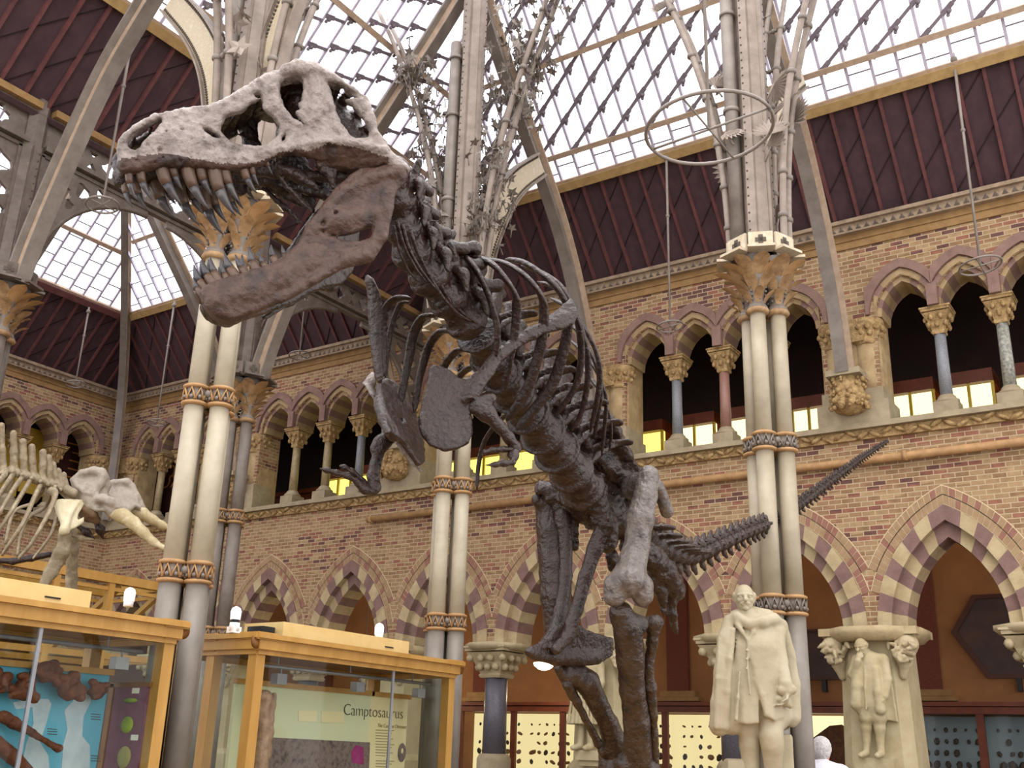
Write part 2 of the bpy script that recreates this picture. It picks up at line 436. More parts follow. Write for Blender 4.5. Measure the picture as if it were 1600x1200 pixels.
def surface_nets(F, lo, h):
    S = F < 0; nx, ny, nz = F.shape
    cs = (nx - 1, ny - 1, nz - 1); acc = np.zeros(cs + (3,)); cnt = np.zeros(cs)
    for axis in range(3):
        o = [a for a in range(3) if a != axis]
        for i in (0, 1):
            for j in (0, 1):
                off = [0, 0, 0]; off[o[0]] = i; off[o[1]] = j
                s0 = tuple(slice(off[a], off[a] + cs[a]) for a in range(3))
                off2 = list(off); off2[axis] = 1
                s1 = tuple(slice(off2[a], off2[a] + cs[a]) for a in range(3))
                f0, f1 = F[s0], F[s1]; m = S[s0] != S[s1]
                t = np.where(m, f0 / np.where(m, f0 - f1, 1), 0)
                cnt += m; acc[..., axis] += t * m; acc[..., o[0]] += i * m; acc[..., o[1]] += j * m
    act = cnt > 0; idx = -np.ones(cs, int); I = np.argwhere(act); idx[act] = np.arange(len(I))
    V = lo + h * (I + acc[act] / cnt[act][:, None])
    quads = []
    for axis in range(3):
        o1, o2 = (axis + 1) % 3, (axis + 2) % 3
        s0 = [slice(None)] * 3; s1 = [slice(None)] * 3; s0[axis] = slice(0, -1); s1[axis] = slice(1, None)
        a, b = S[tuple(s0)], S[tuple(s1)]; e = np.argwhere(a != b)
        e = e[(e[:, o1] > 0) & (e[:, o2] > 0) & (e[:, o1] < F.shape[o1] - 1) & (e[:, o2] < F.shape[o2] - 1)]
        if not len(e): continue
        flip = a[tuple(e.T)]
        def at_(d1, d2):
            c = e.copy(); c[:, o1] += d1; c[:, o2] += d2; return idx[tuple(c.T)]
        q = np.stack([at_(-1, -1), at_(0, -1), at_(0, 0), at_(-1, 0)], 1)
        q[~flip] = q[~flip][:, ::-1]
        quads.append(q)
    return V, np.concatenate(quads)
# ================================================================== the building
YB, XE = 15.0, -21.4            # court faces of the back wall and of the end wall
X_, Y_, Z_ = np.eye(3)
FB = (np.array([0, YB, 0]), X_, Z_, -Y_)
FE = (np.array([XE, 0, 0]), Y_, Z_, X_)
def fp(fr, u, v, w): return fr[0] + fr[1] * u + fr[2] * v + fr[3] * w

def arch_line(c, s, a, R, n=8, off=0.0):
    """two-centred arch from the left spring to the right spring"""
    Ro = R + off; te = math.acos(max(-1, -(R - a) / Ro))
    L = [(c - a + R + Ro * math.cos(PI + (te - PI) * i / n), s + Ro * math.sin(PI + (te - PI) * i / n)) for i in range(n + 1)]
    return L + [(2 * c - x, z) for x, z in reversed(L[:-1])]
def arch_ring(mb, fr, c, s, a, R, o0, o1, n, d0, d1, mis, clip=9):
    cl, cr = clip if isinstance(clip, tuple) else (clip, clip)
    A, B = [[(min(max(x, c - cl), c + cr), z) for x, z in arch_line(c, s, a, R, n, o)] for o in (o0, o1)]
    N = len(A) - 1
    for i in range(N):
        k = min(i, N - 1 - i); mi = mis[k % len(mis)] if not callable(mis) else mis(k, i)
        q = [A[i], A[i + 1], B[i + 1], B[i]]
        vs = [fp(fr, x, z, d0) for x, z in q] + [fp(fr, x, z, d1) for x, z in q]
        mb.add(vs, [(0, 1, 2, 3), (7, 6, 5, 4), (0, 4, 5, 1), (3, 2, 6, 7), (1, 5, 6, 2), (0, 3, 7, 4)], mi)
LOW_S, LOW_A, LOW_R = 3.25, 0.64, 1.47
UP_S, UP_R = 7.82, 0.55
PIERS = [0.1, -4.07, -8.25, -12.6, -17.0]
low_centres = [-1.0, -2.98, -5.13, -7.22, -9.33, -11.5, -13.68, -15.88, -18.0, -20.1]
up_bays = [(-0.31 - 3.35, -0.31, 4), (-7.84, -4.48, 4), (-12.19, -8.66, 4), (-16.59, -13.01, 4), (-20.72, -17.84, 4)]
end_bays = [(10.73, 14.4, 4), (6.3, 9.9, 4), (1.9, 5.5, 4)]
end_low = [13.3, 11.2, 9.1, 7.0, 4.9, 2.8]
def arcade_hole(x0, x1, n, s=UP_S, sill=6.12):
    pitch = (x1 - x0) / n; a = pitch / 2 - 0.085; pts = [(x0 - .02, sill)]
    for i in range(n):
        c = x0 + pitch * (i + 0.5); pts += arch_line(c, s, a, max(UP_R, a * 1.35), 8, .07)
    pts.append((x1 + .02, sill)); return pts, pitch, a
def make_wall(name, fr, u0, u1, lows, ups, zt=9.2):
    outer = [(u0, LOW_S)]
    for c in sorted(lows): outer += arch_line(c, LOW_S, LOW_A, LOW_R, 10, .33)
    outer += [(u1, LOW_S), (u1, zt), (u0, zt)]
    mb = MB(); mb.plate(outer, [arcade_hole(*b)[0][::-1] for b in ups], fr, 0, -0.55)
    return struct(mb.build(name, 'brick'))
make_wall('wall_back', FB, XE, 1.6, low_centres, up_bays)
make_wall('wall_end', FE, 1.0, YB, end_low, end_bays)

# arch rings: striped voussoirs in two orders, a brick ring, the hood of the upper arches
tn = [0]
def trim(mb, mats): tn[0] += 1; return struct(mb.build('trim_%d' % tn[0], mats))
def bricks(k, i): return 2 if i % 2 else (3 if (i * 7 + 3) % 5 < 3 else 4)
for fr, lows in ((FB, low_centres), (FE, end_low)):
    for ci, c in enumerate(lows):
        mb = MB(); ep = .003 * (ci % 2); so = sorted(lows); j = so.index(c)
        xl = (so[j - 1] + c) / 2 if j else c - 1.2; xr = (so[j + 1] + c) / 2 if j + 1 < len(so) else c + 1.2
        arch_ring(mb, fr, c, LOW_S, LOW_A, LOW_R, 0.0, 0.19, 8, -0.09, -0.56, (0, 1))
        arch_ring(mb, fr, c, LOW_S, LOW_A, LOW_R, 0.18, 0.37, 8, 0.035, -0.45, (0, 1))
        rb = random.Random(int(c * 10)); A = lambda k, i: 2 if rb.random() < .78 else 3
        n = 25
        for r0, r1 in ((0.385, 0.49), (0.505, 0.61)):
            P, Q = arch_line(c, LOW_S, LOW_A, LOW_R, n, r0), arch_line(c, LOW_S, LOW_A, LOW_R, n, r1)
            for i in range(0, len(P) - 1):
                p0, p1, q0, q1 = [np.array(x) for x in (P[i], P[i + 1] if i + 1 < len(P) else P[i], Q[i], Q[i + 1] if i + 1 < len(Q) else Q[i])]
                if i >= len(P) - 1 or not (xl < min(p0[0], q0[0], q1[0]) and max(p1[0], q0[0], q1[0]) < xr): continue
                mq = [p0 - (q0 - p0) * .12, p1 - (q1 - p1) * .12, q1 + (q1 - p1) * .12, q0 + (q0 - p0) * .12]; mb.add([fp(fr, x, z, .005 + ep) for x, z in mq], [(0, 1, 2, 3)], 4)
                g = 0.06
                quad = [p0 + (p1 - p0) * g, p0 + (p1 - p0) * (1 - g), q0 + (q1 - q0) * (1 - g), q0 + (q1 - q0) * g]
                vs = [fp(fr, x, z, 0.012 + ep) for x, z in quad] + [fp(fr, x, z, 0) for x, z in quad]
                mb.add(vs, [(0, 1, 2, 3), (0, 4, 5, 1), (3, 2, 6, 7), (1, 5, 6, 2), (0, 3, 7, 4)], A(0, i))
        trim(mb, ['cream', 'purple', 'brick_tan', 'brick_red', 'mortar'])
for fr, ups in ((FB, up_bays), (FE, end_bays)):
    for x0, x1, n in ups:
        _, pitch, a = arcade_hole(x0, x1, n)
        for i in range(n):
            c = x0 + pitch * (i + 0.5); R = max(UP_R, a * 1.35); mb = MB()
            arch_ring(mb, fr, c, UP_S, a, R, 0.0, 0.085, 5, -0.05, -0.56, (0, 1))
            arch_ring(mb, fr, c, UP_S, a, R, 0.08, 0.165, 5, 0.015, -0.3, (0, 0, 1), pitch / 2 - .002)
            arch_ring(mb, fr, c, UP_S + 0.03, a, R, 0.15, 0.285, 12, 0.06, -0.05, (1,), (pitch / 2 + (.12 if i == 0 else -.002), pitch / 2 + (.12 if i == n - 1 else -.002)))
            if i < n - 1: mb.box(fp(fr, x0 + pitch * (i + 1), UP_S + .17, -.1), (.15, .32, .34), (fr[1], fr[3], fr[2]), 1)
            trim(mb, ['cream_up', 'purple_up'])
# horizontal mouldings
def run(fr, u0, u1, z0, z1, w0, w1, mb, mi=0): mb.box(fp(fr, (u0 + u1) / 2, (z0 + z1) / 2, (w0 + w1) / 2), (abs(u1 - u0), abs(w1 - w0), z1 - z0), (fr[1], fr[3], fr[2]), mi)
for fr, u0, u1 in ((FB, XE, 1.6), (FE, 1.0, YB)):
    mb = MB()
    run(fr, u0, u1, 6.08, 6.16, -0.5, 0.16, mb, 0); run(fr, u0, u1, 5.94, 6.08, 0.0, 0.06, mb, 1)
    u = u0 + 0.1
    k = 0
    while u < u1 - 0.1:                                  # carved leaf string under the sill
        c = fp(fr, u, 6.01 + 0.03 * math.sin(k * 1.7), 0.07)
        ang = 0.5 * (-1) ** k
        mb.ball(c, (0.11, 0.05, 0.035), 7, 4, 1, ax=(fr[1] * math.cos(ang) + fr[2] * math.sin(ang), fr[3], -fr[1] * math.sin(ang) + fr[2] * math.cos(ang)))
        u += 0.17; k += 1
    trim(mb, ['sill', 'carved'])
    mb = MB()
    run(fr, u0, u1, 9.12, 9.22, -0.5, 0.05, mb, 1); run(fr, u0, u1, 9.0, 9.12, 0, 0.03, mb, 1); run(fr, u0, u1, 9.22, 9.36, -0.5, 0.14, mb, 0); run(fr, u0, u1, 9.36, 9.42, -0.5, 0.2, mb, 0)
    u = u0 + 0.1
    while u < u1:
        mb.add([fp(fr, u - 0.045, 9.25, 0.145), fp(fr, u + 0.045, 9.25, 0.145), fp(fr, u, 9.33, 0.145), fp(fr, u, 9.28, 0.165)], [(0, 1, 3), (1, 2, 3), (2, 0, 3)], 2); u += 0.13
    trim(mb, ['cornice', 'ochre', 'irondark'])

# carved capital block used all over: flared square bell with leaf knobs
def capital(mb, c, z0, z1, r0, r1, fr, n=10, mi=0, ab=True, squash=1.0):
    h = z1 - z0; ph = PI / 4
    for i in range(4):
        t0, t1 = i / 4, (i + 1) / 4
    prof = [(r0 * 1.41, z0), (r0 * 1.55, z0 + h * .08), (r0 * 1.4, z0 + h * .14), (r0 * 1.45 + (r1 - r0) * .5, z0 + h * .5), (r1 * 1.36, z0 + h * .8)]
    mb.lathe([(r, z) for r, z in prof], (c[0], c[1], 0), 4 if squash else 12, mi, False, ph=ph)
    if ab:
        mb.box((c[0], c[1], z1 - h * .1), (r1 * 2.0, r1 * 2.0, h * .12), mi=mi); mb.box((c[0], c[1], z1 - h * .025), (r1 * 2.14, r1 * 2.14, h * .06), mi=mi)
    for tier, (zz, rr, m) in enumerate(((z0 + h * .34, r0 + (r1 - r0) * .38, n), (z0 + h * .62, r0 + (r1 - r0) * .75, n))):
        for k in range(m):
            a = 2 * PI * (k + 0.5 * tier) / m
            q = 1 / max(abs(math.cos(a)), abs(math.sin(a))); q = 1 + (q - 1) * 0.8
            p = np.array([c[0] + math.cos(a) * rr * q, c[1] + math.sin(a) * rr * q, zz])
            mb.ball(p, (r1 * .17, r1 * .17, h * .13), 6, 4, mi)
# slender columns of the upper arcade
shaft_mats = ['granite_mottle', 'granite_grey', 'granite_pink', 'marble_tan', 'granite_grey', 'granite_pink', 'marble_tan', 'granite_mottle']
kinds = {'granite_mottle': 'mottled', 'granite_grey': 'grey', 'granite_pink': 'pinkish', 'marble_tan': 'tan'}
pick = [['granite_grey', 'granite_mottle', 'granite_pink'], ['granite_grey', 'granite_pink', 'granite_grey'], ['granite_grey', 'marble_tan', 'granite_grey'], ['marble_tan', 'marble_tan', 'granite_grey'], ['marble_tan', 'marble_tan', 'marble_tan']]
def slender(x, y, m, label, group):
    t = thing('arcade_column', label, 'column', (x, y, 6.16), group)
    mb = MB(); mb.box((x, y, 6.27), (0.34, 0.34, 0.22)); mb.lathe([(.17, 6.38), (.17, 6.42), (.125, 6.45), (.125, 6.47), (.1, 6.5)], (x, y, 0), 16); mb.build('base', 'sill', t)
    mb = MB(); mb.cyl((x, y, 6.5), (x, y, 7.45), 0.088, 0.08, 16); mb.build('shaft', m, t)
    mb = MB(); capital(mb, (x, y), 7.43, 7.82, 0.085, 0.2, FB, 8); mb.build('capital', 'carved', t)
    return t
nth = ['first', 'second', 'third']
bayname = ['right-hand bay, beyond the corbelled wall pier', 'bay between the slim iron column and the middle of the skeleton', 'bay behind the dinosaur chest', 'bay behind the dinosaur hand', 'corner bay behind the paired iron shafts']
for b, (x0, x1, n) in enumerate(up_bays):
    p = (x1 - x0) / n
    for i in range(1, n):
        m = pick[b][i - 1]
        slender(x0 + p * i, YB + 0.22, m, '%s stone gallery column, %s from the left in the %s' % (kinds[m], nth[i - 1], bayname[b]), 'slender gallery columns')
for b, (y0, y1, n) in enumerate(end_bays[:2]):
    p = (y1 - y0) / n
    for i in range(1, n):
        slender(XE - 0.22, y0 + p * i, 'marble_tan', 'tan stone end-wall gallery column, %s back from the roof corner%s' % (nth[3 - i], ', above the elephant bones' if b == 0 else ', second bay'), 'slender gallery columns')
# wall piers between the gallery bays, with carved bands, and the corbels that carry the roof ribs
def wall_pier(u, w, fr, label):
    c = fp(fr, u, 0, 0)
    t = thing('gallery_pier', label, 'pier', fp(fr, u, 6.16, 0), 'gallery piers')
    ax = (fr[1], fr[3], fr[2])
    mb = MB(); mb.box(fp(fr, u, 6.33, -0.2), (w + 0.22, 0.62, 0.34), ax); mb.box(fp(fr, u, 6.6, -0.2), (w + 0.08, 0.52, 0.2), ax); mb.build('base', 'sill', t)
    mb = MB()
    for s in (-1, 1): mb.lathe([(0.2, 6.5), (0.2, 7.45)], fp(fr, u + s * (w / 2 - 0.19), 0, -0.15), 16)
    mb.box(fp(fr, u, 6.97, -0.2), (w - 0.3, 0.42, 0.95), ax); mb.box(fp(fr, u, 7.15, -0.32), (w + .06, 0.52, 1.34), ax); mb.build('shaft', 'tan', t)
    mb = MB()
    for s in (-1, 1):
        cc = fp(fr, u + s * (w / 2 - 0.19), 0, -0.15)
        mb.lathe([(0.205, 7.4), (0.23, 7.44), (0.205, 7.48), (0.22, 7.6), (0.27, 7.72), (0.27, 7.8)], cc, 16)
        for k in range(12):
            a = 2 * PI * k / 12
            for zz, rr in ((7.56, .22), (7.66, .25)): mb.ball(cc + np.array([math.cos(a + zz * 9) * rr, math.sin(a + zz * 9) * rr, zz]), (0.05, 0.05, 0.05), 6, 4)
    mb.box(fp(fr, u, 7.62, -0.15), (w - 0.35, 0.5, 0.36), ax); mb.build('capital', 'carved', t)
for u, w, lab in ((-4.07, 0.82, 'gallery pier with carved band behind the roof rib right of the slim iron column'), (-8.25, 0.82, 'stone gallery pier with carved band beside the dinosaur rib cage'), (-12.6, 0.82, 'stone gallery pier behind the dinosaur shoulder blades'), (-17.22, 1.2, 'stone gallery pier just right of the paired iron shafts'), (-21.05, 0.74, 'stone gallery pier in the corner of the court')):
    wall_pier(u, w, FB, lab)
wall_pier(14.73, 0.66, FE, 'end-wall corner pier with carved band above the elephant skull'); wall_pier(10.3, 0.82, FE, 'end-wall gallery pier at the left edge')
def corbel(x, lab):
    t = thing('carved_corbel', lab, 'corbel', (x, YB, 6.3), 'corbels under the roof ribs')
    mb = MB(); mb.box((x, YB - 0.25, 6.86), (0.5, 0.5, 0.09)); mb.build('cap', 'sill', t)
    mb = MB(); mb.lathe([(.05, 6.28), (.2, 6.33), (.27, 6.42), (.27, 6.5), (.24, 6.55), (.24, 6.82)], (x, YB - 0.22, 0), 12)
    rnd = random.Random(int(-x * 10))
    for k in range(60):
        a = rnd.uniform(PI, 2 * PI); z = rnd.uniform(6.34, 6.8); r = .25 if z > 6.5 else .27
        mb.ball((x + r * math.cos(a), YB - 0.22 + r * math.sin(a), z), rnd.uniform(.025, .05), 6, 4)
    mb.build('block', 'carved', t)
for x, lab in ((-4.07, 'carved leaf corbel under the grey roof rib right of the slim iron column'), (-8.25, 'carved leaf corbel behind the dinosaur ribs'), (-12.6, 'carved leaf corbel between the dinosaur arms'), (-17.0, 'carved leaf corbel beside the single iron column')): corbel(x, lab)

# lower arcade supports
def granite_column(x, lab):
    t = thing('granite_column', lab, 'column', (x, YB + 0.2, 0), 'granite columns of the lower arcade'); y = YB + 0.2
    mb = MB(); mb.box((x, y, 0.3), (0.9, 0.9, 0.6)); mb.lathe([(.42, .6), (.44, .7), (.34, .8), (.36, .9), (.28, 1.0), (.28, 1.42), (.24, 1.5)], (x, y, 0), 20); mb.build('base', 'sill', t)
    mb = MB(); mb.cyl((x, y, 1.48), (x, y, 2.72), 0.2, 0.185, 24); mb.build('shaft', 'granite', t)
    mb = MB(); capital(mb, (x, y), 2.7, 3.2, 0.2, 0.4, FB, 12); mb.lathe([(.5, 3.14), (.56, 3.19), (.56, 3.25)], (x, y, 0), 8, ph=PI / 8); mb.build('capital', 'statue', t)
for x, lab in ((-2.02, 'granite arcade column at the right edge'), (-6.2, 'granite arcade column left of the marble man in a cloak'), (-10.42, 'dark granite column with pale leaf capital beside the wooden display case'), (-14.75, 'granite arcade column behind the wooden display case'), (-19.05, 'granite arcade column behind the paired iron shafts')): granite_column(x, lab)
def stone_pier(x, lab):
    t = thing('stone_pier', lab, 'pier', (x, YB, 0), 'stone piers of the lower arcade'); y = YB + 0.12
    mb = MB()
    W0, W1 = 0.56, 0.42
    def oct(w, d, z): c = 0.14; return [(x - w, y + d, z), (x - w, y - d + c, z), (x - w + c, y - d, z), (x + w - c, y - d, z), (x + w, y - d + c, z), (x + w, y + d, z)]
    L = [oct(W0, 0.42, 0), oct(W0, 0.42, 1.35), oct(0.47, 0.38, 1.45), oct(W1, 0.36, 3.1)]
    vs = [p for l in L for p in l]; fs = [(i * 6 + k, i * 6 + (k + 1) % 6, i * 6 + 6 + (k + 1) % 6, i * 6 + 6 + k) for i in range(3) for k in range(6)] + [tuple(range(5, -1, -1)), tuple(range(18, 24))]
    mb.add(vs, fs); mb.build('shaft', 'statue_pale', t)
    mb = MB(); mb.lathe([(.62, 3.07), (.72, 3.16), (.72, 3.25)], (x, y, 0), 8, ph=PI / 8); mb.box((x, y, 3.2), (1.3, 0.9, 0.1)); mb.build('abacus', 'cream', t)
    rnd = random.Random(3)
    for s in (-1, 1):
        q0 = np.array([x + s * .44, y - .36, 2.9]); S = SDF(q0 - .36, q0 + .3, .014)
        S.chain([q0 + np.array([-s * .04, .06, -.28]), q0 + np.array([0, .04, -.1]), q0 + np.array([s * .05, .02, .12])], [.05, .09, .15], .04)
        for k in range(34):
            z = rnd.uniform(-.1, .15); w = .12 + z * .6; p_ = q0 + np.array([rnd.uniform(-w, w + .02), -.06 + rnd.uniform(-.12, .03), z]); d = nv([rnd.uniform(-1, 1), rnd.uniform(-1, 0), rnd.uniform(-1, .6)])
            S.cap(p_ - d * .03, p_ + d * .05, .035, .018, .012)
        S.mesh('leaf_capital', ['statue'], t, rough=.006, rs=24)
    mb = MB(); mb.box((x, y - 0.42, 1.52), (0.5, 0.3, 0.14)); mb.box((x, y - 0.4, 1.42), (0.4, 0.25, 0.1)); mb.build('statue_ledge', 'statue_pale', t)
for x, lab in ((-4.07, 'pale stone pier carrying the small statue of a man in a coat'), (-8.25, 'pale stone pier behind the dinosaur shin, with a robed statue'), (-12.6, 'stone pier hidden behind the wooden display case'), (-17.0, 'stone pier beyond the single iron column')): stone_pier(x, lab)

# corridor and gallery behind the arcades
mb = MB(); mb.box((-11.5, 18.35, 2.8), (27, 0.1, 5.8)); struct(mb.build('wall_corridor', 'plaster'))
mb = MB(); mb.box((-11.5, 16.9, 5.75), (27, 2.9, 0.3)); struct(mb.build('ceiling_corridor', 'plaster'))
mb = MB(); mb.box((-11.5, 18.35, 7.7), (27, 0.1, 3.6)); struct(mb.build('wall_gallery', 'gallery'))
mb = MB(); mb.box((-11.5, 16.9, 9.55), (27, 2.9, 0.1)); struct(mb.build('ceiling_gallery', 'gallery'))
mb = MB(); mb.box((XE - 2.6, 9, 2.8), (0.1, 19, 5.8)); mb.box((XE - 1.5, 7.5, 5.75), (2.4, 15.5, 0.3)); struct(mb.build('wall_end_corridor', 'plaster'))
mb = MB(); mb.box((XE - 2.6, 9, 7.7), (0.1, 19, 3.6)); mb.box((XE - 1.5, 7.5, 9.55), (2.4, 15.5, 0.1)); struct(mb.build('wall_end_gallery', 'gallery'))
mb = MB(); mb.box((-10.5, 6, -0.05), (35, 26, 0.1)); struct(mb.build('floor', 'floor'))
mb = MB()
for x in (-17.2, -12.85, -8.5, -4.15):
    mb.box((x, 18.26, 3.75), (0.42, 0.1, 2.3), mi=0); mb.box((x, 18.24, 2.53), (0.85, 0.16, 0.07), mi=1); mb.box((x, 18.25, 2.62), (0.68, 0.12, 0.1), mi=1)
tn[0] += 1; struct(mb.build('trim_%d' % tn[0], ['brick_lining', 'ochre']))
# long pipe along the wall
mb = MB(); mb.tube([(-13.3, YB - 0.1, 5.62), (-5, YB - 0.1, 5.61), (1.2, YB - 0.1, 5.61)], 0.06, 12)
for x in (-13.2, -11.1, -9.4, -7.5, -5.6, -3.4, -1.3): mb.cyl((x - .03, YB - .1, 5.615), (x + .03, YB - .1, 5.615), 0.075); mb.box((x, YB - .04, 5.615), (0.03, 0.12, 0.03))
tag(mb.build('pipe', 'ring'), 'long brown pipe running along the brick wall below the carved string', 'pipe')

# ------------------------------------------------------------------ the roof
SL = 1.15; CS = 1 / math.sqrt(1 + SL * SL); SN = SL * CS
def slope(o, U, inward):
    V = nv(np.array(inward) * CS + Z_ * SN); N = nv(np.cross(U, V)); N = N if N[2] < 0 else -N
    return np.array(o, float), np.array(U, float), V, N
SA = slope((0, YB, 9.42), X_, -Y_)
SB = slope((-12.3, 0, 9.47), Y_, X_)
SCc = slope((XE, 0, 9.42), Y_, X_)
SD = slope((-12.3, 0, 9.47), Y_, -X_)
def sp(S, u, v, w=0.0): return S[0] + S[1] * u + S[2] * v + S[3] * w
VT = 1.83                                                   # the boarded strip ends here, glass above
def roof_slope(nm, S, u0, u1, lim, purl=(), dash=0, vmax=9.0, edge='beam', pitch=0.35, rect=False):
    """lim(u) -> greatest v allowed at u (hips)"""
    # boards, in vertical strips so a hip can cut them
    mb = MB(); n = int((u1 - u0) / pitch)
    us = [u0 + (u1 - u0) * i / n for i in range(n + 1)]
    for i in range(n):
        a, b = us[i], us[i + 1]; va, vb = min(VT, lim(a)), min(VT, lim(b))
        if va <= 0.02 and vb <= 0.02: continue
        va, vb = max(va, .01), max(vb, .01)
        q = [(a, -0.15), (b, -0.15), (b, vb), (a, va)]
        vs = [sp(S, x, y, 0) for x, y in q] + [sp(S, x, y, -0.06) for x, y in q]
        mb.add(vs, [(0, 1, 2, 3), (7, 6, 5, 4), (0, 4, 5, 1), (3, 2, 6, 7)], 0)
        if min(va, vb) > 0.1: mb.beam(sp(S, a, -0.1, 0.03), sp(S, a, va, 0.03), 0.045, 0.06, S[3], 1)
        if i % 2 == 0 and vb > 1.0:                         # dark diagonal board seams
            mb.beam(sp(S, a, 0.1, 0.008), sp(S, min(b + pitch, us[-1]), min(0.95, vb), 0.008), 0.014, 0.016, S[3], 2)
            mb.beam(sp(S, a, 0.95, 0.008), sp(S, min(b + pitch, us[-1]), min(1.75, vb), 0.008), 0.014, 0.016, S[3], 2)
    o = mb.build('ceiling_boards_' + nm, ['timber', 'batten', 'seam']); struct(o)
    # edge beam where glass begins
    us2 = [u for u in us if lim(u) > VT]
    if not us2: return
    e0, e1 = us2[0], us2[-1]
    mb = MB(); mb.beam(sp(S, e0, VT, 0.06), sp(S, e1, VT, 0.06), 0.14, 0.16, S[3], 0); mb.beam(sp(S, e0, VT + .09, 0.02), sp(S, e1, VT + .09, 0.02), 0.05, 0.14, S[3], 1)
    for v in purl:
        uv = [u for u in us if lim(u) > v]
        if len(uv) > 1: mb.beam(sp(S, uv[0], v, 0.05), sp(S, uv[-1], v, 0.05), 0.085, 0.12, S[3], 1)
    struct(mb.build('ceiling_purlins_' + nm, [edge, 'purlin']))
    # glass panes
    mb = MB()
    for i in range(n):
        a, b = us[i], us[i + 1]; va, vb = min(vmax, lim(a)), min(vmax, lim(b))
        if max(va, vb) <= VT + .05: continue
        va, vb = max(va, VT), max(vb, VT)
        mb.add([sp(S, a, VT, -0.02), sp(S, b, VT, -0.02), sp(S, b, vb, -0.02), sp(S, a, va, -0.02)], [(0, 1, 2, 3)])
    struct(mb.build('window_roof_' + nm, 'roofglass'))
    mb = MB(); rnd = random.Random(5)
    for i, u in enumerate(us):
        vm = min(vmax, lim(u))
        if vm > VT + .1: mb.beam(sp(S, u, VT, 0.0), sp(S, u, vm, 0.0), 0.042, 0.05, S[3], 0)
        if i == n: break
        b = us[i + 1]; v = VT + 0.24 + (0.12 if i % 2 else 0.0)
        top = min(vm, lim(b), vmax)
        first = purl[0] if (purl and not rect) else 99
        while v < min(top, first) - 0.02:
            mb.beam(sp(S, u, v, 0.0), sp(S, b, v, 0.0), 0.02, 0.03, S[3], 1); v += 0.34
        if not rect:
            r = dash * pitch / 0.35
            v = first + ((i * (abs(r) if dash > .24 else .19)) % 0.5)
            while v < top - 0.3:
                p, q = sp(S, u, v, 0.01), sp(S, b, v + r, 0.01)
                mb.beam(p, q, 0.05, 0.05, S[3], 1); mb.beam(p, p * .55 + q * .45, 0.075, 0.04, S[3], 1)
                m = p * 0.8 + q * 0.2 - S[2] * 0.03; mb.ball(m + S[1] * .02, 0.045, 5, 4, 1); mb.ball(m - S[2] * 0.055, 0.03, 5, 4, 1)
                v += 0.5
    struct(mb.build('window_bars_' + nm, ['roofbar', 'roofdash']))
HY = 1 / CS
roof_slope('back', SA, -12.3, 1.6, lambda u: 8.5 if u > -6.7 else max(0, (u + 12.3) * HY), (2.36, 3.85, 5.4, 7.0), 0.25, 8.6)
roof_slope('side', SB, 1.0, YB, lambda u: min(8.5, max(0, (YB - u) * HY)), (2.4, 3.72, 5.3, 7.0), 0.1, 8.6)
XM = (XE - 12.3) / 2
roof_slope('corner', SA, XE, -12.3, lambda u: max(0, min(u - XE, -12.3 - u) * HY), (3.4, 5.2), 0, 6.6, 'beam', rect=True)
roof_slope('end', SCc, 1.0, YB, lambda u: min((XM - XE) * HY, max(0, (YB - u) * HY)), (3.2, 5.0), 0, 6.9, 'batten', rect=True)
roof_slope('inner', SD, 1.0, YB, lambda u: min((XM - XE) * HY, max(0, (YB - u) * HY)), (3.2, 5.0), 0, 6.9, 'beam', rect=True)

# ribs, hips and purlin straps of the roof
rib_n = [0]
def rib(nm, pts, w=0.26, h=0.24, up=None, mats=('irongrey', 'purlin')):
    """moulded rib: one continuous section swept along pts, the wide flange on the side of -y"""
    mb = MB(); P = spl(pts, 7); n = len(P)
    sec = [(-w / 2, 0, 0), (-w / 2, -.035, 0), (-w * .2, -.06, 1), (-w * .2, -h + .05, 1), (-w * .36, -h + .02, 0), (-w * .36, -h, 0), (w * .36, -h, 0), (w * .36, -h + .02, 0), (w * .2, -h + .05, 0), (w * .2, -.06, 1), (w / 2, -.035, 1), (w / 2, 0, 0)]
    vs = []; k = len(sec)
    for i in range(n):
        x, y, z = basis(P[min(i + 1, n - 1)] - P[max(i - 1, 0)], up); vs += [P[i] + x * a + y * b for a, b, _ in sec]
    o = len(mb.v)
    for j in range(k): mb.add([], []) 
    mb.v = [tuple(v) for v in vs]
    for i in range(n - 1):
        for j in range(k): mb.f.append([i * k + j, i * k + (j + 1) % k, (i + 1) * k + (j + 1) % k, (i + 1) * k + j]); mb.mi.append(sec[j][2]); mb.sm.append(False)
    mb.f.append(list(range(k - 1, -1, -1))); mb.f.append([(n - 1) * k + j for j in range(k)]); mb.mi += [0, 0]; mb.sm += [False, False]
    return struct(mb.build(nm, list(mats)))
prof = [(0.28, 6.9), (0.5, 7.95), (0.92, 9.0), (1.42, 9.85), (1.98, 10.55), (2.7, 11.35), (3.5, 12.3), (4.35, 13.5)]
for i, x in enumerate(PIERS[:4]): rib('beam_rib_back_%d' % (i + 1), [(x, YB - d, z) for d, z in prof], up=(0, 1, 0.3))
rib('beam_rib_back_5', [(-17.0, YB - d, z) for d, z in prof], up=(0, 1, 0.3))
for i, y in enumerate((6.55, 10.65)):
    rib('beam_rib_side_%d' % (i + 1), [(-12.3 + 0.12 + d, y, z + 0.05) for d, z in [(0.1, 6.9), (0.33, 7.6), (0.75, 8.6), (1.25, 9.6), (1.85, 10.4), (2.6, 11.3), (3.5, 12.4), (4.2, 13.4)]], up=(-1, 0, 0.3))
    rib('beam_rib_end_%d' % (i + 1), [(XE + d, y, z) for d, z in prof[:7]], up=(-1, 0, 0.3))
hp = [(0.22, 6.3), (0.3, 7.9), (0.6, 9.3), (1.1, 10.4), (1.9, 11.6), (2.9, 12.9), (4.4, 14.7)]
